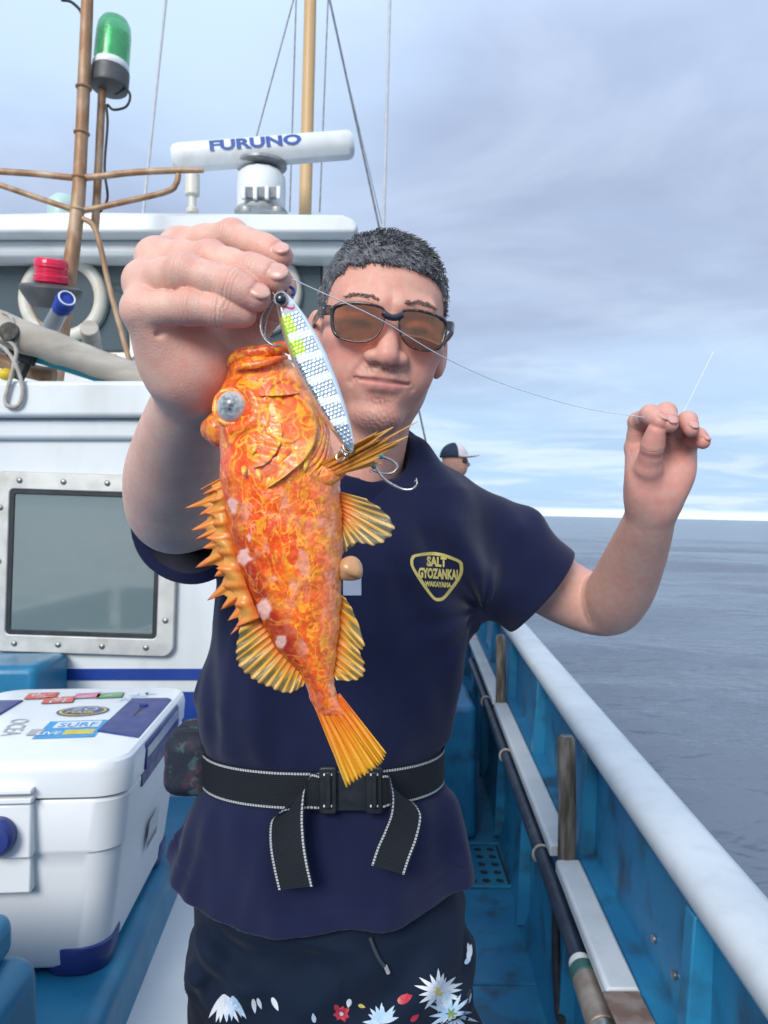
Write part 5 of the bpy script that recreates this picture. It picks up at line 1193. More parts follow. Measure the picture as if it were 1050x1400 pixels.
n = len(pick); p0 = hq[pick].astype(float) + RNG.normal(size=(n, 3)) * .0012; nrm = gr[pick].astype(float); top = np.clip((p0[:, 2] - .035) / .06, 0, 1)[:, None]; fr = np.clip((-.02 - p0[:, 1]) / .06, 0, 1)[:, None]
cmb = np.stack([.35 + .25 * np.sin(p0[:, 0] * 60), np.full(n, -.8), np.full(n, .02)], 1) * top + np.array([0, -.15, -1.0]) * (1 - top) + np.array([.25, -.5, -.15]) * fr * (p0[:, 2:] < .085)
d0 = unit(nrm * (.06 + .03 * top) + cmb * .95 + RNG.normal(size=(n, 3)) * .12); L_ = ((.0042 + .0072 * top) * RNG.uniform(.65, 1.2, (n, 1)) * (1 - .42 * fr))[:, 0]; d1 = unit(d0 * .7 + cmb * .45 - nrm * .28)
TV, TF = strands((p0 - nrm * .002, p0), d0, d1, L_, unit(np.cross(d0, nrm + RNG.normal(size=(n, 3)) * .2)), [.00070, .00052, .0001], base_i)
g = RNG.uniform(size=n); TC = np.where((g < .30)[:, None], np.array([.085, .086, .094]), np.where((g < .78)[:, None], np.array([.15, .152, .163]), np.array([.27, .27, .283]))) * RNG.uniform(.7, 1.25, (n, 1)); TC = np.repeat(TC, 9, 0)
HV.append(H(np.array(TV)))
hair = obj('hair', np.concatenate(HV), HF + TF, mat('short_hair', (0, 0, 0), 0.55, attr='col', spec=.35, bump=.2, bscale=500, bdist=.0008), man, smooth=60, attrs={'col': np.concatenate([HC[0], np.array(TC)])}, kind='stuff')
# eyebrows
n = 260; sd = np.where(np.arange(n) % 2 == 0, -1.0, 1.0); t = RNG.uniform(size=n); x = .013 + .038 * t; z = .0215 + .006 * np.sin(t * 2.4) - .003 * t + RNG.normal(size=n) * .0014 * (1 - .5 * t)
p = np.stack([sd * x, np.full(n, -.12), z], 1).astype(np.float32)
for _ in range(14): p[:, 1] += np.maximum(head_sdf(p), -.01) * .9
p = p.astype(float); d = unit(np.stack([sd * .9, np.full(n, -.1), .45 - .6 * t], 1) + RNG.normal(size=(n, 3)) * .2); up_ = np.array([0, -.12, .0])
EV, EF = strands((p, p), unit(d + up_ * 2), unit(d - up_), np.full(n, .0042), unit(np.cross(d, np.tile((0, -1.0, .1), (n, 1)))), [.0004, .00036, .0001], 0)
obj('eyebrow', H(np.array(EV)), EF, mat('eyebrow_hair', (0.19, 0.135, 0.115), .8, color2=(.25, .18, .15), nscale=300), man, kind='stuff')

# ================================================================== sunglasses
SG = thing('sunglasses', tuple(H((0, -.10, -.02))), 'brown tinted sunglasses with a tortoiseshell frame on the smiling face', 'sunglasses')
TORT = mat('tortoiseshell', (0.010, 0.007, 0.007), 0.25, color2=(0.11, 0.052, 0.028), nscale=190, ndetail=2, lo=.54, hi=.64, coat=.5)
def m_lens():
    m = bpy.data.materials.new('brown_lens'); m.use_nodes = True; N = m.node_tree.nodes; L = m.node_tree.links
    t = N.new('ShaderNodeBsdfTransparent'); t.inputs[0].default_value = (0.36, 0.145, 0.080, 1)
    g = N.new('ShaderNodeBsdfGlossy'); g.inputs[0].default_value = (1.0, 0.62, 0.40, 1); g.inputs['Roughness'].default_value = 0.02
    f = N.new('ShaderNodeFresnel'); f.inputs[0].default_value = 1.9
    mr = N.new('ShaderNodeMapRange'); mr.inputs[1].default_value = 0; mr.inputs[2].default_value = .5; mr.inputs[3].default_value = .075; mr.inputs[4].default_value = .50; L.new(f.outputs[0], mr.inputs[0])
    x = N.new('ShaderNodeMixShader'); L.new(mr.outputs[0], x.inputs[0]); L.new(t.outputs[0], x.inputs[1]); L.new(g.outputs[0], x.inputs[2]); L.new(x.outputs[0], N['Material Output'].inputs[0]); return m
LENS = m_lens()
def gy(x): return -.1075 + 4.6 * x * x
GZ = -.006
def lens_outline(n=56):
    o = smooth_path([(.0085, .010), (.0120, .0170), (.030, .0200), (.051, .0185), (.0625, .0135), (.0635, .000), (.0590, -.0140), (.0460, -.0208), (.0265, -.0208), (.0145, -.0130), (.0092, -.001), (.0085, .010)], n + 1)[:-1]; return o
lo_ = lens_outline()
for sd in (-1, 1):
    cx, cz = lo_.mean(0); V = []; F = []; n = len(lo_); rings = 7
    for k in range(rings):
        s = k / (rings - 1)
        for x, z in lo_: X = cx + (x - cx) * s; V.append((sd * X, gy(X) - .0006 + 1.2 * (z - cz) ** 2 * s * s, cz + (z - cz) * s + GZ))
    for k in range(rings - 1):
        for j in range(n): F.append((k * n + j, k * n + (j + 1) % n, (k + 1) * n + (j + 1) % n, (k + 1) * n + j))
    obj('lens', H(V), F, LENS, SG, smooth=180)
    pth = np.array([(sd * x, gy(x) + 1.2 * (z - cz) ** 2, z + GZ) for x, z in lo_]); pth = np.vstack([pth, pth[:1]])
    th = np.array([.0011 + .0008 * max(0, math.sin(math.atan2(z - cz, x - cx))) + .0012 * (x > .055) for x, z in lo_] + [0]); th[-1] = th[0]
    Vt, Ft = tube(pth, th, 8, cap=False); obj('rim', H(Vt), Ft, TORT, SG, smooth=180)
    tp = [(sd * .0640, gy(.064) - .001, .0105 + GZ), (sd * .0715, -.0815, .0115 + GZ), (sd * .0765, -.068, .0105 + GZ), (sd * .0800, -.035, .0085 + GZ), (sd * .0815, -.002, .006 + GZ), (sd * .0795, .012, -.004 + GZ)]
    pc = smooth_path(tp, 26); T, A, B = frames(pc); V = []; F = []
    hh = np.interp(np.linspace(0, 1, 26), [0, .2, .5, 1], [.0052, .0058, .0042, .003])
    for i in range(26):
        o = np.array([sd, 0, 0]) * .0016; u = np.array([0, 0, 1]) * hh[i]
        V += [pc[i] + o + u, pc[i] + o - u, pc[i] - o - u, pc[i] - o + u]
    F = [(i * 4 + j, i * 4 + (j + 1) % 4, (i + 1) * 4 + (j + 1) % 4, (i + 1) * 4 + j) for i in range(25) for j in range(4)] + [(3, 2, 1, 0), (100, 101, 102, 103)]
    tpl = obj('temple', H(V), F, TORT, SG, bevel=.0008)
    V, F = ball((sd * .0735, -.0795, .0135 + GZ), .0012, 8, 6); obj('rivet', H(V), F, STEEL, tpl)
    V, F = ball((sd * .0745, -.0755, .0132 + GZ), .0012, 8, 6); obj('rivet', H(V), F, STEEL, tpl)
Vt, Ft = tube([(-.0105, gy(.01) - .0005, .0125 + GZ), (-.005, gy(0) - .001, .0090 + GZ), (0, gy(0) - .0012, .0080 + GZ), (.005, gy(0) - .001, .0090 + GZ), (.0105, gy(.01) - .0005, .0125 + GZ)], [.0036, .0038, .0036, .0038, .0036], 10, n=16); obj('bridge', H(Vt), Ft, mat('dark_navy_plastic', (.010, .012, .022), .25, color2=(.014, .016, .03), nscale=90, coat=.4), SG, smooth=180)

# ================================================================== belt with buckle, hanging ends, pouch
def m_web():
    m = bpy.data.materials.new('black_webbing'); m.use_nodes = True; N = m.node_tree.nodes; L = m.node_tree.links; b = N['Principled BSDF']; b.inputs['Roughness'].default_value = .75; b.inputs['Specular IOR Level'].default_value = .3
    au = N.new('ShaderNodeAttribute'); au.attribute_name = 'u'; av = N.new('ShaderNodeAttribute'); av.attribute_name = 'v'
    def mt(op, a, c=None):
        o = N.new('ShaderNodeMath'); o.operation = op
        for i, x in enumerate((a, c)):
            if x is None: continue
            if isinstance(x, (int, float)): o.inputs[i].default_value = x
            else: L.new(x, o.inputs[i])
        return o.outputs[0]
    e = mt('ABSOLUTE', mt('SUBTRACT', mt('ABSOLUTE', mt('SUBTRACT', av.outputs['Fac'], .5)), .435)); line = mt('LESS_THAN', e, .028)
    dash = mt('LESS_THAN', mt('FRACT', mt('MULTIPLY', au.outputs['Fac'], 300.0)), .74)
    k = mt('MULTIPLY', line, dash); mx = N.new('ShaderNodeMix'); mx.data_type = 'RGBA'; mx.inputs[6].default_value = (.0075, .0095, .0135, 1); mx.inputs[7].default_value = (.46, .47, .48, 1); L.new(k, mx.inputs[0]); L.new(mx.outputs[2], b.inputs['Base Color'])
    w = N.new('ShaderNodeMath'); w.operation = 'SINE'; L.new(mt('MULTIPLY', au.outputs['Fac'], 3800.0), w.inputs[0]); w2 = N.new('ShaderNodeMath'); w2.operation = 'SINE'; L.new(mt('MULTIPLY', av.outputs['Fac'], 130.0), w2.inputs[0])
    bp = N.new('ShaderNodeBump'); bp.inputs['Strength'].default_value = .4; bp.inputs['Distance'].default_value = .0006; L.new(mt('ADD', mt('ADD', w.outputs[0], w2.outputs[0]), mt('MULTIPLY', k, 3.0)), bp.inputs['Height']); L.new(bp.outputs[0], b.inputs['Normal']); return m
WEB = m_web()
def ribbon(name, c, wv, nrm, width, parent, th=.0018, m=WEB, nv=9):
    """c: centre line, wv: width direction and nrm: face direction at each point"""
    c = np.asarray(c, float); n = len(c); L = np.concatenate([[0], np.cumsum(np.linalg.norm(np.diff(c, axis=0), axis=1))]); V = []; U = []; W = []
    for sgn in (1, -1):
        for i in range(n):
            for j in range(nv): V.append(c[i] + wv[i] * width * (j / (nv - 1) - .5) + nrm[i] * th * sgn * .5); U.append(L[i]); W.append(j / (nv - 1))
    F = []; o = n * nv
    for i in range(n - 1):
        for j in range(nv - 1):
            a = i * nv + j; F += [(a, a + 1, a + nv + 1, a + nv), (o + a, o + a + nv, o + a + nv + 1, o + a + 1)]
        a = i * nv; F += [(a, a + nv, o + a + nv, o + a)]; a = i * nv + nv - 1; F += [(a, o + a, o + a + nv, a + nv)]
    for a in (0, (n - 1) * nv):
        for j in range(nv - 1): F.append((a + j, o + a + j, o + a + j + 1, a + j + 1))
    return obj(name, V, F, m, parent, smooth=40, attrs={'u': np.array(U), 'v': np.array(W)})
BZ = 1.0795
belt = thing('waist_belt', (-0.077, 1.0, BZ - .022), 'black webbing belt with white stitched edges and two hanging ends', 'belt')
e = 2.3; ths = np.linspace(0, 2 * math.pi, 181); c = []; nr = []
for t in ths:
    ct, st_ = math.cos(t), math.sin(t); X = math.copysign(abs(ct) ** (2 / e), ct) * (.1475 + .0062); Y = math.copysign(abs(st_) ** (2 / e), st_) * (.103 + .0062); c.append((-.077 + X, 1.0 + Y, BZ)); q = np.array((X / .1475 ** 2, Y / .103 ** 2, 0)); nr.append(q / np.linalg.norm(q))
ribbon('webbing', c, np.tile((0, 0, 1.0), (len(c), 1)), np.array(nr), .045, belt)
def flap(pts, w, hang=None):
    c = smooth_path([Pn(*p[:3]) for p in pts], 30); t_ = np.linspace(0, 1, 30); ang = np.interp(t_, np.linspace(0, 1, len(pts)), [p[3] for p in pts]); tilt = np.interp(t_, np.linspace(0, 1, len(pts)), [p[4] for p in pts])
    wv = np.stack([np.cos(np.radians(ang)) * np.cos(np.radians(tilt)), np.sin(np.radians(tilt)), np.sin(np.radians(ang)) * np.cos(np.radians(tilt))], 1); T = np.gradient(c, axis=0); T /= np.linalg.norm(T, axis=1)[:, None]
    nr = np.cross(T, wv); nr /= np.linalg.norm(nr, axis=1)[:, None]; return c, wv, nr
for pts in ([(437, 1083, .880, 92, 0), (420, 1082, .876, 80, 15), (402, 1092, .864, 40, 40), (392, 1115, .856, 12, 22), (392, 1150, .850, 8, 8), (397, 1183, .846, 8, 0), (404, 1214, .844, 6, 0)], [(520, 1083, .880, 88, 0), (536, 1080, .876, 100, -15), (549, 1090, .864, 140, -40), (555, 1112, .856, 165, -22), (548, 1140, .850, 160, -8), (538, 1165, .846, 162, 0), (530, 1189, .844, 164, 0)]):
    c, wv, nr = flap(pts, .04); ribbon('hanging_end', c, wv, nr, .040, belt)
BKP = mat('black_buckle_plastic', (.012, .013, .016), .35, color2=(.018, .019, .022), nscale=60)
def pxbox(u0, u1, v0, v1, d0, d1, name, m, par, bev=.002, r=None):
    a, b = P(u0, v1, d0), P(u1, v0, d0); V, F = prism(rrect(a.x, b.x, a.z, b.z, r or min(b.x - a.x, b.z - a.z) * .2), d0, d1); return obj(name, V, F, m, par, bevel=bev)
bk = pxbox(440, 517, 1054, 1110, .8835, .8915, 'buckle', BKP, belt)
for u0, u1 in ((436, 460), (500, 523)):
    fr = pxbox(u0, u1, 1049, 1114, .8765, .8830, 'slider', BKP, bk, .002)
    pxbox(u0 + 8, u1 - 8, 1056, 1106, .8715, .8762, 'slider_bar', BKP, bk, .0015)
    for v in (1058, 1101): pxbox(u0 + 6, u1 - 6, v, v + 3, .8745, .8763, 'stitch', WPLAS, bk, .0004)
def pouch_sdf(p):
    c = Pn(268, 1033, 1.005); q = np.abs(p - c.astype(np.float32)) - np.array([.012, .030, .020], np.float32); d = np.linalg.norm(np.maximum(q, 0), axis=1) + np.minimum(q.max(1), 0) - .020
    d = d + .0016 * np.exp(-((p[:, 1] - c[1] + .012) / .0020) ** 2) - .0012 * fbm(p, 70, 2, 31.0); return d
V, Q = surface(pouch_sdf, Pn(268, 1033, 1.005) - np.array([.05, .07, .06]), Pn(268, 1033, 1.005) + np.array([.05, .07, .06]), .0025)
pouch = thing('belt_pouch', P(268, 1080, 1.005), 'small dark camouflage pouch with a zip on the belt at the hip', 'pouch')
obj('bag', V, Q, mat('dark_camo_cloth', (.010, .014, .026), .7, color2=(.035, .085, .095), nscale=60, ndetail=3, lo=.55, hi=.66, bump=.4, bscale=500, dirt=(.16, .05, .07, .5), dscale=45), pouch, smooth=180)
V, F = tube([P(249, 1036, .965), P(246, 1046, .963), P(247, 1062, .963), P(250, 1064, .965)], .0022, 8, n=14); obj('zip_pull', V, F, BLACKR, pouch)
pxbox(272, 279, 1072, 1086, .985, .99, 'red_tab', mat('red_tab_cloth', (.45, .02, .05), .7, color2=(.5, .04, .08), nscale=60), pouch, .001)

# ================================================================== the fish, hanging head up from the jig
FD = 0.472; MPX = FD / FPX
fish = thing('orange_fish', tuple(P(430, 800, FD)), 'spiny orange and yellow rockfish hanging head up from the raised hand', 'fish')
ROWS = np.array([  # v, left, right, half thickness (m)
    (474, 336, 372, .006), (480, 324, 388, .011), (490, 317, 394, .0145), (503, 313, 404, .0165), (520, 306, 421, .0195), (540, 300, 431, .0225), (560, 297, 438, .0248), (580, 298, 443, .0265), (600, 300, 450, .0278), (620, 301, 457, .0285), (640, 300, 463, .0288),
    (660, 301, 465, .0286), (680, 303, 466, .0282), (700, 306, 467, .0276), (725, 311, 468, .0268), (750, 318, 469.5, .0258), (780, 329, 469, .0245), (803, 338, 467, .0230), (830, 350, 465, .0208), (850, 358, 464, .0190), (881, 374, 460, .0155), (903, 392, 457, .0125), (921, 409, 456, .0100), (938, 418, 457, .0082), (956, 424, 461, .0068), (968, 430, 468, .0052), (978, 438, 476, .0030)])
nv_, nu_ = 300, 132
vv = np.linspace(474, 978, nv_); Lx, Rx, Tz = (np.interp(vv, ROWS[:, 0], ROWS[:, i]) for i in (1, 2, 3))
def sm(a, k=9):
    p = np.pad(a, k, mode='edge'); w = np.hanning(2 * k + 1); w /= w.sum(); return np.convolve(p, w, 'valid')
Lx, Rx, Tz = sm(Lx, 7), sm(Rx, 7), sm(Tz, 9)
th = np.arange(nu_) * 2 * math.pi / nu_
ex = 2.15; cs = np.sign(np.cos(th)) * np.abs(np.cos(th)) ** (2 / ex); sn = np.sign(np.sin(th)) * np.abs(np.sin(th)) ** (2 / ex)
U = (Lx + Rx)[:, None] / 2 + (Rx - Lx)[:, None] / 2 * cs[None]; W = np.repeat(vv[:, None], nu_, 1); D = FD - Tz[:, None] * sn[None]
front_ = np.clip(sn, 0, 1)[None] * np.ones((nv_, 1))
uu, wv_ = U.ravel(), W.ravel(); ff = front_.ravel()
disp = np.zeros(len(uu))
q = np.hypot((uu - 372) / 66, (wv_ - 588) / 76); lowr = sstep(-.2, .5, (uu - 372) / 66 * .55 + (wv_ - 588) / 76 * .6)
disp += .0008 * sstep(1.05, .95, q) * lowr * ff * sstep(345, 400, uu)                              # gill cover stands proud at its rear edge
q2 = np.hypot((uu - 362) / 48, (wv_ - 578) / 58); disp += .0007 * sstep(1.10, .92, q2) * lowr * ff * sstep(340, 385, uu)
q3 = np.hypot((uu - 392) / 30, (wv_ - 560) / 44); disp += .0010 * np.exp(-((q3 - 1) / .10) ** 2) * ff
q4 = np.hypot((uu - 320) / 30, (wv_ - 557) / 30); disp += .0030 * np.exp(-((q4 - 1) / .28) ** 2) * ff - .002 * np.exp(-(q4 / .7) ** 2)      # rim of the eye
disp -= .0022 * np.exp(-((wv_ - 508 - (uu - 350) * -.08) / 4.5) ** 2) * ff                                                                    # behind the lip
ll = np.interp(wv_, [640, 700, 760, 830, 900, 950], [355, 352, 362, 385, 412, 430]); disp -= .0008 * np.exp(-((uu - ll) / 3.0) ** 2) * ff * (wv_ > 640)
pp = np.stack([uu, wv_, np.zeros_like(uu)], 1); disp += .0008 * fbm(pp, .045, 2, 41.) + .00022 * fbm(pp, .20, 2, 42.) * sstep(470, 640, wv_) + .0005 * fbm(pp, .09, 2, 43.) * sstep(660, 560, wv_)
P0 = np.stack([(uu - 525) / FPX * D.ravel(), D.ravel(), CZ - (wv_ - 700) / FPX * D.ravel()], 1)
nrm = np.stack([np.repeat(cs[None], nv_, 0).ravel(), -np.repeat(sn[None], nv_, 0).ravel(), np.zeros(len(uu))], 1); nrm /= np.linalg.norm(nrm, axis=1)[:, None] + 1e-9
V = P0 + nrm * disp[:, None]
i = np.arange(nv_ - 1)[:, None]; j = np.arange(nu_)[None]; j2 = (j + 1) % nu_
Q = np.stack([i * nu_ + j, i * nu_ + j2, (i + 1) * nu_ + j2, (i + 1) * nu_ + j], -1).reshape(-1, 4)
Fq = [tuple(f) for f in Q.tolist()] + [tuple(range(nu_ - 1, -1, -1)), tuple((nv_ - 1) * nu_ + k for k in range(nu_))]
mid = (Lx + Rx) / 2; rel = ((U - mid[:, None]) / ((Rx - Lx)[:, None] / 2)).ravel()
pale = np.clip(sstep(.30, .98, rel) * .85 + .55 * np.exp(-(np.hypot((uu - 375) / 34, (wv_ - 512) / 11)) ** 2) + .4 * np.exp(-np.hypot((uu - 420) / 26, (wv_ - 590) / 55) ** 2), 0, 1)
red = np.clip(1.0 * np.exp(-np.hypot((uu - 372 - (wv_ - 850) * .35) / 22, (wv_ - 862) / 42) ** 2) + .75 * np.exp(-((uu - (Lx.repeat(nu_) + 10)) / 13) ** 2) * sstep(620, 680, wv_) + .6 * np.exp(-np.hypot((uu - 318) / 22, (wv_ - 512) / 16) ** 2) + .45 * np.exp(-np.hypot((uu - 345) / 18, (wv_ - 800) / 40) ** 2), 0, 1)
patch = np.zeros(len(uu))
for cu, cv, rx, ry in ((318, 690, 7, 11), (336, 645, 4, 6), (333, 762, 8, 11), (361, 832, 11, 13), (385, 877, 7, 9), (340, 735, 3, 5)):
    patch = np.maximum(patch, sstep(1.15, .8, np.hypot((uu - cu) / rx, (wv_ - cv) / ry) + .25 * fbm(pp, .22, 2, 44.)))
yel = np.clip(np.exp(-((q - .97) / .07) ** 2) * lowr * sstep(610, 640, wv_) * ff * sstep(372, 400, uu) * (.65 + .6 * fbm(pp, .12, 2, 45.)), 0, .85) * 0; headm = sstep(690, 640, wv_)
def m_fish():
    m = bpy.data.materials.new('orange_fish_skin'); m.use_nodes = True; N = m.node_tree.nodes; L = m.node_tree.links; b = N['Principled BSDF']; I = b.inputs
    tc = N.new('ShaderNodeTexCoord'); base = tc.outputs['Object']
    def noise(s, d=3, dist=0.0, off=(0, 0, 0), stretch=(1, 1, 1)):
        mp = N.new('ShaderNodeMapping'); mp.inputs['Location'].default_value = off; mp.inputs['Scale'].default_value = stretch; L.new(base, mp.inputs[0])
        t = N.new('ShaderNodeTexNoise'); t.inputs['Scale'].default_value = s; t.inputs['Detail'].default_value = d; t.inputs['Distortion'].default_value = dist; L.new(mp.outputs[0], t.inputs['Vector']); return t.outputs[0]
    def rg(x, a, c, d=0., e=1.):
        t = N.new('ShaderNodeMapRange'); t.interpolation_type = 'SMOOTHSTEP'; L.new(x, t.inputs[0])
        for k, v in enumerate((a, c, d, e)): t.inputs[k + 1].default_value = v
        return t.outputs[0]
    def mt(op, a, c=None):
        o = N.new('ShaderNodeMath'); o.operation = op
        for k, x in enumerate((a, c)):
            if x is None: continue
            if isinstance(x, (int, float)): o.inputs[k].default_value = x
            else: L.new(x, o.inputs[k])
        return o.outputs[0]
    def mx(f, a, c):
        o = N.new('ShaderNodeMix'); o.data_type = 'RGBA'
        for k, v in ((0, f), (6, a), (7, c)):
            if isinstance(v, (int, float)): o.inputs[k].default_value = v
            elif isinstance(v, tuple): o.inputs[k].default_value = (*v, 1)
            else: L.new(v, o.inputs[k])
        return o.outputs[2]
    def at(n):
        a = N.new('ShaderNodeAttribute'); a.attribute_name = n; return a.outputs['Fac']
    def band(x, c, w): return rg(mt('ABSOLUTE', mt('SUBTRACT', x, c)), w, w * .25)
    n1 = noise(66, 2.5, 1.1, (0, 0, 0)); n2 = noise(52, 3, 1.0, (2, 1, 0)); n3 = noise(38, 4, .6, (5, 3, 1)); n4 = noise(170, 3, .8, (1, 7, 2)); n5 = noise(30, 3, .4, (9, 2, 4))
    c = mx(rg(n2, .38, .62), (.82, .078, .008), (.89, .150, .016))
    c = mx(mt('MULTIPLY', rg(n3, .53, .64), .75), c, (.76, .24, .13))                 # salmon clouds
    c = mx(mt('MULTIPLY', rg(n5, .57, .68), .45), c, (.62, .050, .008))               # red clouds
    pale_ = at('pale'); c = mx(mt('MULTIPLY', pale_, .80), c, (.80, .30, .155))
    hd = at('head'); bod = mt('SUBTRACT', 1.0, hd)
    st3 = (1, 1, .62); b1 = noise(150, 3.5, .7, (3, 3, 3), st3); b2 = noise(105, 3.5, .5, (8, 1, 5), st3); b3 = noise(120, 3, .5, (4, 9, 2), st3)
    c = mx(mt('MULTIPLY', mt('MULTIPLY', band(n1, .50, .045), hd), .90), c, (.93, .42, .026))          # yellow worm lines on the head
    c = mx(mt('MULTIPLY', mt('MULTIPLY', rg(b3, .54, .62), bod), .45), c, (.62, .060, .010))           # red, yellow and pink flecks on the flank
    c = mx(mt('MULTIPLY', mt('MULTIPLY', rg(b1, .57, .63), bod), .38), c, (.92, .40, .018)); c = mx(mt('MULTIPLY', mt('MULTIPLY', band(noise(95, 3, 1.0, (6, 2, 8), (1, 1, .7)), .5, .034), bod), .70), c, (.94, .44, .030))
    c = mx(mt('MULTIPLY', mt('MULTIPLY', rg(b2, .55, .62), bod), .72), c, (.84, .33, .21))
    c = mx(mt('MULTIPLY', band(n4, .52, .04), .25), c, (.88, .32, .03))
    vs = N.new('ShaderNodeTexVoronoi'); vs.inputs['Scale'].default_value = 430; L.new(base, vs.inputs['Vector']); sc_ = N.new('ShaderNodeSeparateColor'); L.new(vs.outputs['Color'], sc_.inputs[0])
    sm_ = N.new('ShaderNodeMix'); sm_.data_type = 'RGBA'; sm_.blend_type = 'MULTIPLY'; sm_.inputs[0].default_value = 1.0; cc = N.new('ShaderNodeCombineColor'); sv = rg(sc_.outputs[0], 0, 1, .88, 1.15)
    for k_ in range(3): L.new(sv, cc.inputs[k_])
    L.new(c, sm_.inputs[6]); L.new(cc.outputs[0], sm_.inputs[7]); c = sm_.outputs[2]
    rd = at('red'); c = mx(mt('MULTIPLY', rd, rg(n4, .25, .55, .45, .95)), c, (.40, .022, .006))
    c = mx(mt('MULTIPLY', mt('MULTIPLY', rd, band(n1, .5, .035)), .8), c, (.80, .26, .02))
    c = mx(at('yel'), c, (.95, .58, .10)); c = mx(mt('MULTIPLY', at('patch'), .92), c, (.86, .50, .42))
    L.new(c, I['Base Color']); I['Roughness'].default_value = .32; L.new(rg(n4, .3, .7, .24, .42), I['Roughness']); I['Coat Weight'].default_value = .14; I['Coat Roughness'].default_value = .15; I['Specular IOR Level'].default_value = .45
    I['Subsurface Weight'].default_value = .15; I['Subsurface Radius'].default_value = (1, .3, .1); I['Subsurface Scale'].default_value = .004
    v = N.new('ShaderNodeTexVoronoi'); v.inputs['Scale'].default_value = 520; L.new(base, v.inputs['Vector'])
    bp = N.new('ShaderNodeBump'); bp.inputs['Strength'].default_value = .30; bp.inputs['Distance'].default_value = .0006; L.new(mt('ADD', mt('MULTIPLY', v.outputs[0], 1.0), mt('MULTIPLY', n4, 1.6)), bp.inputs['Height']); L.new(bp.outputs[0], I['Normal']); return m
FSKIN = m_fish()
fbody = obj('body', V, Fq, FSKIN, fish, smooth=180, attrs={'pale': pale, 'red': red, 'patch': patch, 'yel': yel, 'head': headm})
def zeros(n): return {'pale': np.full(n, .1), 'red': np.zeros(n), 'patch': np.zeros(n), 'yel': np.zeros(n), 'head': np.ones(n)}
# lips and jaw
for pts, rr in (([(316, 503, .474), (319, 492, .467), (333, 484, .4625), (352, 481, .4610), (372, 478, .4605), (388, 474, .463), (396, 480, .470)], [.0022, .0034, .0040, .0038, .0040, .0036, .0022]), ([(322, 503, .4585), (338, 500, .4545), (358, 497, .4535), (378, 491, .4560), (392, 488, .462)], [.0012, .0022, .0022, .0020, .0012])):
    Vt, Ft = tube([Pn(*p) for p in pts], rr, 14, n=40, wob=.12); obj('lip', Vt, Ft, FSKIN, fish, smooth=180, attrs={**zeros(len(Vt)), 'pale': np.full(len(Vt), .25)})
# gill cover: a raised plate with a free, yellow rear edge; folded gill membranes behind it
def skin_d(u, v):
    l, r, t = (np.interp(v, vv, a) for a in (Lx, Rx, Tz)); c = np.clip(np.abs((u - (l + r) / 2) / ((r - l) / 2)), 0, .995); return FD - t * (1 - c ** ex) ** (1 / ex)
def plate(name, inner, outer, lift, n=44, k=16, yl=.9, base_pale=.15, edge=.0022):
    a_ = smooth_path([(x, y, 0) for x, y in inner], n); b_ = smooth_path([(x, y, 0) for x, y in outer], n); V = []; at_ = {'pale': [], 'red': [], 'patch': [], 'yel': [], 'head': []}
    for i in range(n):
        for j in range(k + 3):
            s = min(j, k) / k; p = a_[i] + (b_[i] - a_[i]) * s; ends = math.sin(math.pi * i / (n - 1)) ** .35; h = lift * (s ** 1.6) * ends - .0006 * (s < .05) + .0006 * math.sin(i * .9) * s * ends
            if j > k: h -= edge * (j - k) * ends + .0002
            V.append(Pn(p[0] - (1.2 * (j - k) if j > k else 0), p[1] - (.8 * (j - k) if j > k else 0), skin_d(p[0], p[1]) - h)); at_['pale'].append(base_pale); at_['red'].append(.35 if j > k else 0.); at_['patch'].append(0.); at_['yel'].append(yl * max(0, (s - .72) / .28) ** 1.5 * (.6 + .4 * math.sin(i * .35)) if j <= k else 0.); at_['head'].append(1.)
    m2 = k + 3; F = [(i * m2 + j, (i + 1) * m2 + j, (i + 1) * m2 + j + 1, i * m2 + j + 1) for i in range(n - 1) for j in range(m2 - 1)]
    return obj(name, V, F, FSKIN, fbody, smooth=180, attrs={q_: np.array(w_) for q_, w_ in at_.items()})
plate('gill_cover', [(398, 545), (384, 565), (377, 590), (375, 615), (371, 640), (364, 660)], [(408, 541), (429, 562), (434, 592), (420, 624), (394, 648), (365, 668)], .0046)
plate('cheek_plate', [(362, 575), (352, 592), (345, 608), (343, 622), (345, 634)], [(384, 576), (386, 598), (378, 618), (364, 634), (346, 640)], .0026, yl=.5)
plate('jaw_plate', [(338, 512), (352, 514), (372, 516), (392, 520)], [(332, 535), (356, 541), (384, 541), (410, 538)], .0018, yl=.35, base_pale=.4)
for o_, r_ in ((0, .0016), (7, .0018), (14, .0016), (20, .0013)):
    pts = [(432 + o_ * .35, 560 + o_ * .4), (439 + o_ * .45, 590), (428 + o_ * .9, 622 + o_ * .25), (405 + o_ * 1.2, 644 + o_ * .5)]
    Vt, Ft = tube([Pn(a, b, skin_d(a, b) + .0003) for a, b in smooth_path([(x, y, 0) for x, y in pts], 14)[:, :2]], [r_ * .3, r_, r_, r_ * .3], 10, n=30); obj('gill_membrane', Vt, Ft, FSKIN, fbody, smooth=180, attrs={**zeros(len(Vt)), 'pale': np.full(len(Vt), .75)})
# a few blunt spines on the cheek and gill cover
for u0, v0, u1, v1, r in ((372, 650, 364, 668, .0022), (352, 642, 357, 660, .0016), (398, 652, 392, 664, .0018), (418, 630, 416, 646, .0018), (334, 640, 333, 652, .0014), (350, 610, 345, 622, .0013)):
    Vt, Ft = tube([Pn(u0, v0, .4475), Pn((u0 + u1) / 2, (v0 + v1) / 2, .4445), Pn(u1, v1, .4450)], [r * 1.3, r, r * .15], 8, n=8); obj('head_spine', Vt, Ft, FSKIN, fbody, smooth=180, attrs={**zeros(len(Vt)), 'yel': np.full(len(Vt), .7)})
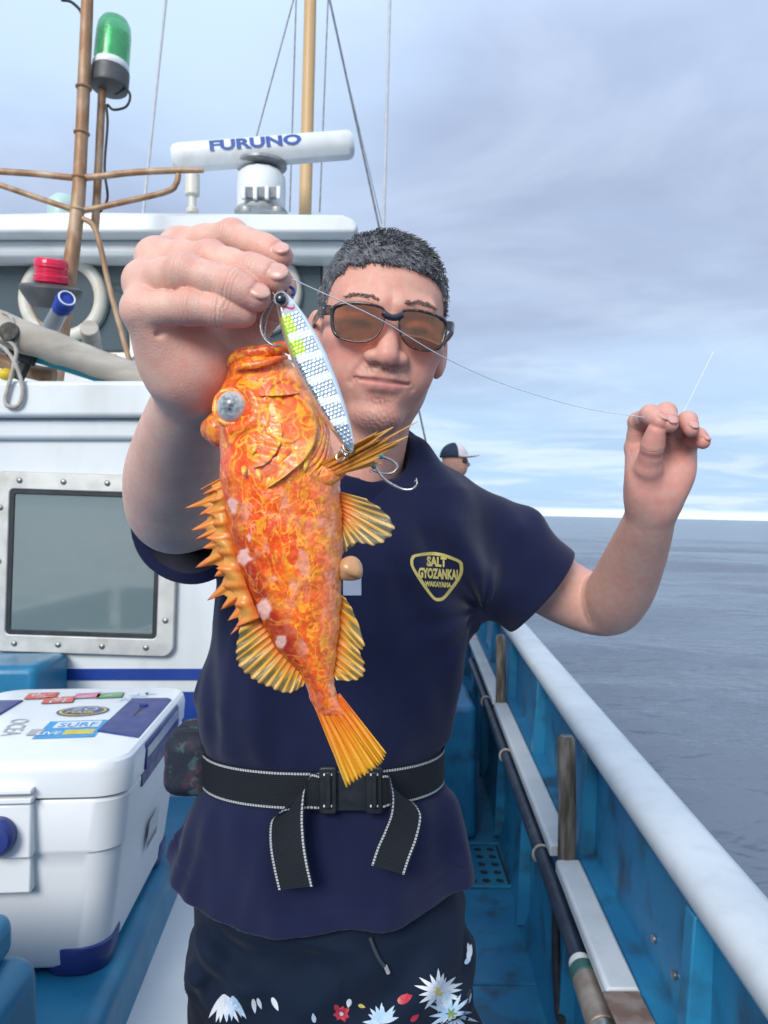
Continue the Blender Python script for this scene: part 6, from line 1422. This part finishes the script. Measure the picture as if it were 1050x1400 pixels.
# eyes
def m_eye():
    m = bpy.data.materials.new('cloudy_eye'); m.use_nodes = True; N = m.node_tree.nodes; L = m.node_tree.links; b = N['Principled BSDF']; b.inputs['Roughness'].default_value = .25; b.inputs['Coat Weight'].default_value = .25
    a = N.new('ShaderNodeAttribute'); a.attribute_name = 'r'; tc = N.new('ShaderNodeTexCoord'); t = N.new('ShaderNodeTexNoise'); t.inputs['Scale'].default_value = 420; t.inputs['Detail'].default_value = 5; L.new(tc.outputs['Object'], t.inputs['Vector'])
    ad = N.new('ShaderNodeMath'); ad.operation = 'ADD'; L.new(a.outputs['Fac'], ad.inputs[0]); k = N.new('ShaderNodeMath'); k.operation = 'MULTIPLY_ADD'; k.inputs[1].default_value = 1.0; k.inputs[2].default_value = -.50; L.new(t.outputs[0], k.inputs[0]); L.new(k.outputs[0], ad.inputs[1])
    rp = N.new('ShaderNodeValToRGB'); E = rp.color_ramp.elements; E[0].position = .06; E[0].color = (.045, .055, .065, 1); E[1].position = .98; E[1].color = (.62, .16, .03, 1)
    for p, c in ((.26, (.20, .235, .25, 1)), (.50, (.40, .43, .44, 1)), (.68, (.56, .55, .52, 1)), (.84, (.68, .46, .34, 1))): e = E.new(p); e.color = c
    L.new(ad.outputs[0], rp.inputs[0]); L.new(rp.outputs[0], b.inputs['Base Color']); return m
EYE = m_eye(); ec = Pn(319, 557, .4570); er_ = .0098
Ve, Fe = ball(ec, er_, 36, 24); vd = np.array((-.10, -1, .06)); vd /= np.linalg.norm(vd); ra = np.arccos(np.clip((Ve - ec) @ vd / er_, -1, 1)) / 1.45; obj('eye', Ve, Fe, EYE, fish, smooth=180, attrs={'r': ra})
q_ = Vector(vd).to_track_quat('Z', 'Y').to_matrix(); Vt, Ft = torus(ec + vd * .0008, .0104, .0022, q_, 48, 14); Vt += (fbm(Vt, 260, 2, 51.) * .0007)[:, None] * np.array([0, -1, 0]); obj('eye_rim', Vt, Ft, FSKIN, fish, smooth=180, attrs={**zeros(len(Vt)), 'yel': np.full(len(Vt), .25)})
ec2 = Pn(299, 587, .480); Ve, Fe = ball(ec2, (.0082, .0095, .0108), 30, 20); Ve += (fbm(Ve, 170, 2, 52.) * .0007)[:, None] * np.array([-1, -.3, 0]); obj('eye_bulge', Ve, Fe, FSKIN, fish, smooth=180, attrs={**zeros(len(Ve)), 'red': np.full(len(Ve), .35)})
ec3 = Pn(292, 587, .487); Ve, Fe = ball(ec3, .0082, 24, 16); obj('eye', Ve, Fe, EYE, fish, smooth=180, attrs={'r': np.arccos(np.clip((Ve - ec3) @ np.array((-.6, .8, 0.)) / .0082, -1, 1)) / 1.45})
# fins
def m_fin(name, root, mid, tip, memb, tr=.45):
    m = bpy.data.materials.new(name); m.use_nodes = True; N = m.node_tree.nodes; L = m.node_tree.links; b = N['Principled BSDF']; b.inputs['Roughness'].default_value = .33; b.inputs['Coat Weight'].default_value = .2
    at_ = N.new('ShaderNodeAttribute'); at_.attribute_name = 't'; ar = N.new('ShaderNodeAttribute'); ar.attribute_name = 'ray'
    tc = N.new('ShaderNodeTexCoord'); nz = N.new('ShaderNodeTexNoise'); nz.inputs['Scale'].default_value = 120; nz.inputs['Detail'].default_value = 3; L.new(tc.outputs['Object'], nz.inputs['Vector'])
    k = N.new('ShaderNodeMath'); k.operation = 'MULTIPLY_ADD'; k.inputs[1].default_value = .7; k.inputs[2].default_value = -.35; L.new(nz.outputs[0], k.inputs[0]); ad = N.new('ShaderNodeMath'); ad.operation = 'ADD'; L.new(at_.outputs['Fac'], ad.inputs[0]); L.new(k.outputs[0], ad.inputs[1])
    rp = N.new('ShaderNodeValToRGB'); E = rp.color_ramp.elements; E[0].position = .05; E[0].color = (*root, 1); E[1].position = .95; E[1].color = (*tip, 1); e = E.new(.5); e.color = (*mid, 1); L.new(ad.outputs[0], rp.inputs[0])
    f = N.new('ShaderNodeMapRange'); f.inputs[1].default_value = .12; f.inputs[2].default_value = .5; f.inputs[3].default_value = 1.0; f.inputs[4].default_value = 0.0; L.new(ar.outputs['Fac'], f.inputs[0])
    g = N.new('ShaderNodeMapRange'); g.inputs[1].default_value = .15; g.inputs[2].default_value = .6; L.new(ad.outputs[0], g.inputs[0]); fm = N.new('ShaderNodeMath'); fm.operation = 'MULTIPLY'; L.new(f.outputs[0], fm.inputs[0]); L.new(g.outputs[0], fm.inputs[1])
    fm2 = N.new('ShaderNodeMath'); fm2.operation = 'MULTIPLY'; fm2.inputs[1].default_value = .85; L.new(fm.outputs[0], fm2.inputs[0])
    mx = N.new('ShaderNodeMix'); mx.data_type = 'RGBA'; L.new(fm2.outputs[0], mx.inputs[0]); L.new(rp.outputs[0], mx.inputs[6]); mx.inputs[7].default_value = (*memb, 1); L.new(mx.outputs[2], b.inputs['Base Color'])
    tl = N.new('ShaderNodeBsdfTranslucent'); L.new(mx.outputs[2], tl.inputs[0]); s1 = N.new('ShaderNodeMixShader'); s1.inputs[0].default_value = .35; L.new(b.outputs[0], s1.inputs[1]); L.new(tl.outputs[0], s1.inputs[2])
    tp = N.new('ShaderNodeBsdfTransparent'); tp.inputs[0].default_value = (1, .95, .8, 1); s2 = N.new('ShaderNodeMixShader'); fm3 = N.new('ShaderNodeMath'); fm3.operation = 'MULTIPLY'; fm3.inputs[1].default_value = tr; L.new(fm.outputs[0], fm3.inputs[0]); L.new(fm3.outputs[0], s2.inputs[0]); L.new(s1.outputs[0], s2.inputs[1]); L.new(tp.outputs[0], s2.inputs[2])
    L.new(s2.outputs[0], N['Material Output'].inputs[0])
    bp = N.new('ShaderNodeBump'); bp.inputs['Strength'].default_value = .45; bp.inputs['Distance'].default_value = .0007; L.new(ar.outputs['Fac'], bp.inputs['Height']); L.new(bp.outputs[0], b.inputs['Normal']); return m
def fin(name, roots, tips, rays, m, d0=.472, d1=.472, notch=.12, nt=14, sub=8, ripple=.0012, bulge=0.0, spike=None):
    """roots and tips: (u, v) lines; a fan of rays between them"""
    n = (rays - 1) * sub + 1; r = smooth_path([(a, b, 0) for a, b in roots], n); t = smooth_path([(a, b, 0) for a, b in tips], n); V = []; T = []; Y = []
    for i in range(n):
        ph = (i % sub) / sub; ray = .5 + .5 * math.cos(2 * math.pi * ph); fr = i // sub
        w = 1 - notch * (1 - ray) * (1 + .3 * math.sin(fr * 2.3))
        rl = 1 + .22 * math.sin(fr * 3.7 + len(name)) * (1 - ph) + .22 * math.sin((fr + 1) * 3.7 + len(name)) * ph if spike is not None else 1
        if spike is not None: w = rl - spike * (1 - (max(0, 1 - min(ph, 1 - ph) * 3.2)) ** 1.0)
        for k in range(nt):
            s = k / (nt - 1); p = r[i] + (t[i] - r[i]) * s * w
            d = d0 + (d1 - d0) * s + ripple * math.sin(i * .35 + 2.2 * s) * s - .0006 * ray ** 3 * (1 - .5 * s) - bulge * math.sin(math.pi * s); V.append(Pn(p[0], p[1], d)); T.append(s); Y.append(ray ** 3)
    F = [(i * nt + k, (i + 1) * nt + k, (i + 1) * nt + k + 1, i * nt + k + 1) for i in range(n - 1) for k in range(nt - 1)]
    o = obj(name, V, F, m, fish, smooth=180, attrs={'t': np.array(T), 'ray': np.array(Y)}); md = o.modifiers.new('solid', 'SOLIDIFY'); md.thickness = .0006; md.offset = 0; return o
OR, YE, RD_, OL, TN = (.78, .15, .015), (.86, .46, .03), (.60, .06, .01), (.26, .22, .08), (.72, .42, .12)
FINA = m_fin('spiny_fin', (.80, .17, .02), (.90, .36, .04), (.90, .30, .08), (.86, .46, .10), .10)
FINB = m_fin('soft_dorsal_fin', (.85, .24, .02), (.90, .50, .04), (.88, .52, .14), (.36, .32, .13), .60)
FINC = m_fin('tail_fin_skin', (.88, .20, .02), (.93, .40, .02), (.90, .60, .05), (.92, .46, .05), .12)
FIND = m_fin('pelvic_fin_skin', (.84, .26, .04), (.90, .54, .10), (.84, .60, .24), (.30, .30, .20), .65)
FINE = m_fin('pectoral_fin_skin', (.80, .30, .05), (.74, .36, .06), (.78, .46, .12), (.66, .34, .07), .10)
fin('dorsal_spines', [(312, 648), (311, 690), (318, 735), (333, 785), (352, 838)], [(276, 668), (262, 692), (265, 724), (270, 752), (283, 794), (299, 836), (320, 864)], 13, FINA, .472, .474, spike=.40, sub=10, ripple=.002, bulge=.002)
fin('dorsal_lobes', [(312, 660), (312, 700), (320, 745), (336, 795), (355, 845)], [(290, 672), (284, 705), (290, 745), (304, 795), (328, 855)], 10, FINA, .466, .468, spike=.30, sub=10, ripple=.002, bulge=.002)
fin('soft_dorsal', [(352, 842), (372, 872), (396, 902), (418, 930)], [(330, 846), (323, 884), (325, 908), (344, 928), (368, 940), (394, 948), (414, 938)], 15, FINB, .472, .470, notch=.05)
fin('anal_fin', [(464, 812), (463, 850), (459, 890), (456, 922)], [(472, 818), (486, 842), (499, 884), (492, 890), (499, 910), (497, 924), (484, 931), (460, 930)], 12, FINB, .472, .468, notch=.06)
fin('pelvic_fin', [(462, 672), (466, 690), (468, 706), (467, 722)], [(500, 682), (526, 700), (540, 722), (530, 738), (510, 746), (490, 742), (474, 748)], 10, FIND, .470, .460, notch=.05)
fin('pelvic_fin', [(462, 700), (466, 720), (467, 738)], [(486, 716), (490, 738), (476, 752), (469, 758)], 5, FIND, .480, .482, notch=.05)
fin('pectoral_fin', [(436, 634), (442, 642), (450, 648), (458, 650)], [(504, 596), (522, 589), (538, 592), (552, 588), (550, 600), (538, 614), (512, 636)], 10, FINE, .452, .438, notch=.0, spike=.17, sub=10, ripple=.0020)
fin('tail_fin', [(424, 950), (438, 956), (452, 955), (464, 948)], [(474, 1077), (488, 1067), (502, 1059), (515, 1049), (523, 1042), (528, 1030)], 15, FINC, .472, .462, notch=.035, nt=20, ripple=.002)
Vb, Fb = ball(Pn(479, 779, .466), (.0082, .0066, .0074), 24, 16, rot=Matrix.Rotation(R(30), 3, 'Y')); Vb += (fbm(Vb, 150, 2, 61.) * .0013)[:, None]; obj('belly_bulb', Vb, Fb, mat('peach_flesh', (.52, .31, .15), .3, color2=(.46, .22, .09), nscale=120, sss=.3, coat=.3), fish, smooth=180)
# fleshy base of the pectoral fin
Vb, Fb = ball(Pn(440, 649, .4555), (.0150, .0055, .0075), 26, 16, rot=Matrix.Rotation(R(-14), 3, 'Y')); obj('fin_base', Vb, Fb, FSKIN, fish, smooth=180, attrs={**zeros(len(Vb)), 'pale': np.full(len(Vb), .5)})

# ================================================================== the metal jig in front of the fish
jig = thing('metal_jig', tuple(P(430, 505, .440)), 'silver holographic fishing jig with a chartreuse patch in front of the fish', 'lure')
JA, JB = Pn(381, 396, .443), Pn(481, 616, .4400); jx = JB - JA; JL = np.linalg.norm(jx); jx /= JL; jn = np.array([.16, -1, .06]); jn -= jx * jn.dot(jx); jn /= np.linalg.norm(jn); jw = np.cross(jx, jn); jw = jw if jw[0] > 0 else -jw
S = np.array([0, .015, .05, .10, .20, .32, .45, .60, .75, .87, .95, .985, 1.0]); HWd = np.array([2.0, 5.0, 9.0, 13.5, 19, 22.5, 24, 22, 18, 13, 8.6, 5.4, 2.4]) * .44 / FPX
ns_, nw = 210, 44; V = []; A_ = []
sect = [(-1, 0)]; 
ws = np.linspace(-1, 1, nw)
col, met = [], []
def jig_color(s, w):
    c = np.array([.60, .66, .70]); me = .85
    if s < .16: c = np.array([.62, .66, .66])
    for b0 in (.30, .43, .565, .70, .83):
        if abs(s - b0 - w * .012) < .021 and -.80 < w < .64: return np.array([.80, .86, .82]), 0.0
    if .165 < s < .40 and w < -.12 - (.40 - s) * -.2: c = np.array([.52, .80, .06]); me = .35
    if abs(s - (.135 - .030 * w + .022 * math.sin(w * 4.0))) < .008 * (1.2 - abs(w)) and -.98 < w < .72: c = np.array([.55, .02, .04]); me = 0.1
    if w > .66: c = np.array([.72, .78, .80]); me = .25
    if w < -.90: c = np.array([.50, .42, .32]); me = .3
    return c, me
for i in range(ns_):
    s = i / (ns_ - 1); hw = np.interp(s, S, HWd)
    for f_ in (1, -1):
        for w in ws:
            prof = (1 - max(0, (abs(w) - .62) / .38) ** 2 * .92) * (.0052 * min(1, hw / .006)); 
            relief = 0.0
            if f_ > 0 and .17 < s < .97 and -.88 < w < .62:
                gx = (s * JL / .0021) % 1; gy_ = ((w * hw) / .0024 + .5 * (int(s * JL / .0021) % 2)) % 1; relief = .00028 * (1 - abs(2 * gx - 1)) * (1 - abs(2 * gy_ - 1)) * 2
            V.append(JA + jx * s * JL + jw * w * hw + jn * (f_ * prof + relief)); c, me = jig_color(s, w); col.append(c); met.append(me)
F = []; st_ = 2 * nw
for i in range(ns_ - 1):
    for k in range(nw - 1):
        a = i * st_ + k; F.append((a, a + 1, a + st_ + 1, a + st_)); a += nw; F.append((a, a + st_, a + st_ + 1, a + 1))
    a = i * st_; F.append((a, a + st_, a + st_ + nw, a + nw)); a += nw - 1; F.append((a, a + nw, a + st_ + nw, a + st_))
def m_foil():
    m = bpy.data.materials.new('holographic_foil'); m.use_nodes = True; N = m.node_tree.nodes; L = m.node_tree.links; b = N['Principled BSDF']; b.inputs['Roughness'].default_value = .20; b.inputs['Coat Weight'].default_value = .7; b.inputs['Coat Roughness'].default_value = .04
    a = N.new('ShaderNodeAttribute'); a.attribute_name = 'col'; me = N.new('ShaderNodeAttribute'); me.attribute_name = 'met'; tc = N.new('ShaderNodeTexCoord'); t = N.new('ShaderNodeTexNoise'); t.inputs['Scale'].default_value = 260; L.new(tc.outputs['Object'], t.inputs['Vector'])
    mx = N.new('ShaderNodeMix'); mx.data_type = 'RGBA'; mx.blend_type = 'OVERLAY'; mx.inputs[0].default_value = .22; L.new(a.outputs['Color'], mx.inputs[6]); L.new(t.outputs['Color'], mx.inputs[7]); L.new(mx.outputs[2], b.inputs['Base Color']); L.new(me.outputs['Fac'], b.inputs['Metallic'])
    bp = N.new('ShaderNodeBump'); bp.inputs['Strength'].default_value = .25; bp.inputs['Distance'].default_value = .0006; L.new(t.outputs[0], bp.inputs['Height']); L.new(bp.outputs[0], b.inputs['Normal']); return m
jb = obj('jig_body', V, F, m_foil(), jig, smooth=60, attrs={'col': np.array(col), 'met': np.array(met)})
HOOK = mat('hook_steel', (.50, .47, .45), .22, .95, color2=(.40, .36, .33), nscale=300); RINGM = mat('ring_steel', (.48, .42, .38), .22, .95, color2=(.55, .5, .45), nscale=200)
Ve, Fe = ball(Pn(384, 409, .4355), (.0030, .0016, .0030), 20, 12); obj('jig_eye', Ve, Fe, mat('jig_eye_black', (.006, .008, .016), .1, color2=(.01, .012, .03), nscale=300, coat=.5), jig)
Vt, Ft = torus(Pn(384, 409, .4362), .0036, .0007, Matrix.Rotation(R(90), 3, 'X'), 28, 8); obj('eye_ring', Vt, Ft, RINGM, jig)
Vt, Ft = torus(Pn(381, 399, .443), .0030, .0006, Matrix.Rotation(R(70), 3, 'X'), 24, 8); obj('split_ring', Vt, Ft, RINGM, jig)
Vt, Ft = torus(Pn(396, 398, .446), .0026, .0009, Matrix.Rotation(R(80), 3, 'X') @ Matrix.Rotation(R(25), 3, 'Y'), 24, 8, R(-60), R(200)); obj('blue_knot', Vt, Ft, mat('blue_thread', (.006, .035, .24), .5, color2=(.01, .06, .35), nscale=300), jig)
Vt, Ft = tube([Pn(379, 402, .446), Pn(366, 416, .448), Pn(357, 434, .450), Pn(357, 452, .450), Pn(364, 466, .450), Pn(376, 473, .450), Pn(384, 472, .452)], .0008, 8, n=40); obj('front_hook', Vt, Ft, HOOK, jig, smooth=180)
Vt, Ft = tube([Pn(380, 404, .452), Pn(370, 420, .455), Pn(363, 440, .457), Pn(362, 460, .458), Pn(368, 474, .458)], .0007, 8, n=30); obj('front_hook', Vt, Ft, HOOK, jig, smooth=180)
for u, v, d, rx, rz, rr in ((476, 612, .440, 65, 20, .0030), (471, 619, .4395, 30, 60, .0034), (466, 624, .440, 75, -30, .0030)):
    Vt, Ft = torus(Pn(u, v, d), rr, .0006, Matrix.Rotation(R(rx), 3, 'X') @ Matrix.Rotation(R(rz), 3, 'Y'), 28, 8); obj('split_ring', Vt, Ft, RINGM, jig)
# tail hooks: shanks behind the fin, teal bindings, points out to the right
hk = thing('tail_hooks', tuple(P(530, 640, .452)), 'pair of steel hooks with teal binding beside the fin, over the navy collar', 'hook')
for pts, bind in (([(474, 617, .444), (490, 622, .449), (509, 631, .452), (516, 643, .452), (528, 657, .452), (548, 668, .452), (562, 669, .451), (570, 662, .450), (569, 653, .450)], ((503, 628, .4515), (513, 640, .452))),
                  ([(476, 616, .446), (500, 622, .454), (519, 624, .456), (534, 629, .456), (543, 637, .456), (539, 645, .456), (528, 648, .456), (514, 645, .4555), (505, 641, .455)], ((513, 622, .4555), (523, 625, .456)))):
    Vt, Ft = tube([Pn(*p) for p in pts], [.0008] * 7 + [.0007, .00055, .00012], 8, n=60); h_ = obj('hook', Vt, Ft, HOOK, hk, smooth=180)
    Vt, Ft = tube([Pn(*bind[0]), Pn(*bind[1])], .0015, 10, n=6); obj('binding', Vt, Ft, mat('teal_thread', (.01, .34, .38), .6, color2=(.02, .42, .46), nscale=400), h_)
    b0, b1 = pts[-1], pts[-2]; Vt, Ft = tube([Pn(b0[0], b0[1] + 3, b0[2]), Pn(b0[0] + (3 if b0[0] < 540 else -3), b0[1] + 6, b0[2])], [.0004, .0001], 6, n=4); obj('barb', Vt, Ft, HOOK, h_)

# ================================================================== the other angler at the bow
rbox('foredeck', (-2.0, 0.60, 4.95, 8.4, -0.05, 0.26), BLUE, 0.02)
D2 = 5.6; hc2 = np.array(P(621, 629, D2))
def far_sdf(p):
    c = hc2.astype(np.float32); q = p - c
    d = s_ell(q, (0, 0, .0), (.088, .075, .115)); d = smin(d, s_ell(q, (.045, 0, -.05), (.05, .055, .07)), .03); d = smin(d, s_caps(q, (.085, 0, -.01), (.105, 0, -.035), .012, .014), .01)
    d = smin(d, s_caps(q, (-.01, 0, -.08), (-.02, 0, -.22), .055, .06), .02)
    d = smin(d, s_caps(q, (-.02, 0, -.30), (-.01, 0, -.72), .13, .13), .05)
    for s in (-.09, .09):
        d = smin(d, s_caps(q, (-.01, s, -.75), (.0, s, -1.15), .085, .065), .03); d = smin(d, s_caps(q, (.0, s, -1.15), (-.01, s, -1.52), .062, .045), .02); d = smin(d, s_caps(q, (-.02, s, -1.56), (.13, s, -1.575), .042, .032), .02)
        d = smin(d, s_caps(q, (-.02, s * 1.9, -.27), (.20 if s < 0 else .10, s * 2.2, -.50), .055, .045), .03); d = smin(d, s_caps(q, (.20 if s < 0 else .10, s * 2.2, -.50), (.565, s * .8, -.455), .048, .046), .02)
    return d
V, Q = surface(far_sdf, hc2 + np.array([-.25, -.30, -1.66]), hc2 + np.array([.60, .30, .16]), .012)
z = V[:, 2] - hc2[2]; c = np.where((z > -.19)[:, None], np.array([.50, .27, .20]), np.where((z > -.76)[:, None], np.array([.020, .026, .034]), np.array([.03, .035, .05]))).astype(np.float32)
far = obj('person', V, Q, mat('far_person_surface', (0, 0, 0), .7, attr='col', bump=.1), loc=(hc2[0], hc2[1], .26), smooth=180, attrs={'col': c}, label='distant person in dark clothes and a two-tone cap at the bow', cat='person')
cap = thing('cap', tuple(hc2 + np.array([0, 0, .02])), 'white and navy baseball cap on the distant person at the bow', 'cap')
def half(lo, hi, m, name):
    V = []; F = []; nu, nv2 = 24, 12
    for i in range(nv2 + 1):
        for j in range(nu + 1):
            ph = lo + (hi - lo) * j / nu; th = (math.pi / 2) * (1 - i / nv2) * .98 + .02
            V.append(hc2 + np.array([-.002 + .104 * math.cos(ph) * math.sin(th), .092 * math.sin(ph) * math.sin(th), .018 + .108 * math.cos(th)]))
    F = [(i * (nu + 1) + j, i * (nu + 1) + j + 1, (i + 1) * (nu + 1) + j + 1, (i + 1) * (nu + 1) + j) for i in range(nv2) for j in range(nu)]
    o = obj(name, V, F, m, cap, smooth=180); md = o.modifiers.new('solid', 'SOLIDIFY'); md.thickness = .006; return o
CAPW = mat('white_cap_cloth', (.66, .60, .60), .8, color2=(.60, .55, .55), nscale=20); CAPN = mat('navy_cap_mesh', (.012, .024, .05), .8, color2=(.02, .035, .065), nscale=30)
half(-R(75), R(75), CAPW, 'crown_front'); half(R(75), R(285), CAPN, 'crown_back')
V = []; F = []
for i in range(9):
    for j in range(11):
        ph = R(-72 + 14.4 * j); s = i / 8; V.append(hc2 + np.array([(.100 + .085 * s * math.cos(ph) ** .6) * math.cos(ph), (.09 - .01 * s) * math.sin(ph), .022 + .014 * s - .020 * s * s * abs(math.sin(ph))]))
F = [(i * 11 + j, i * 11 + j + 1, (i + 1) * 11 + j + 1, (i + 1) * 11 + j) for i in range(8) for j in range(10)]
o = obj('brim', V, F, mat('pale_brim_cloth', (.62, .53, .53), .8, color2=(.56, .48, .48), nscale=20), cap, smooth=180); md = o.modifiers.new('solid', 'SOLIDIFY'); md.thickness = .005
V, F = obox(hc2 + np.array([.072, -.045, -.008]), (.04, .05, .03), None); obj('dark_glasses', V, F, BLACKR, label='dark glasses worn by the distant person at the bow', cat='glasses', bevel=.008)

# ================================================================== fishing line
LINE = mat('clear_fishing_line', (.80, .82, .85), .25, color2=(.70, .74, .78), nscale=60)
fl = thing('fishing_line', tuple(P(640, 490, .62)), 'thin pale fishing line running from the raised hand past the sunglasses', 'line')
V, F = tube([Pn(398, 381, .452), Pn(440, 400, .470), Pn(520, 437, .510), Pn(610, 490, .575), Pn(700, 529, .650), Pn(800, 558, .730), Pn(884, 571, .782)], [.00040, .00040, .0004, .0004, .00036, .00036, .00036], 6, n=60); obj('taut_line', V, F, LINE, fl, smooth=180)
V, F = tube([Pn(905, 582, .785), Pn(925, 575, .80), Pn(938, 556, .84), Pn(960, 512, .88), Pn(976, 480, .90)], .00034, 6, n=40); obj('loose_line', V, F, LINE, fl, smooth=180)
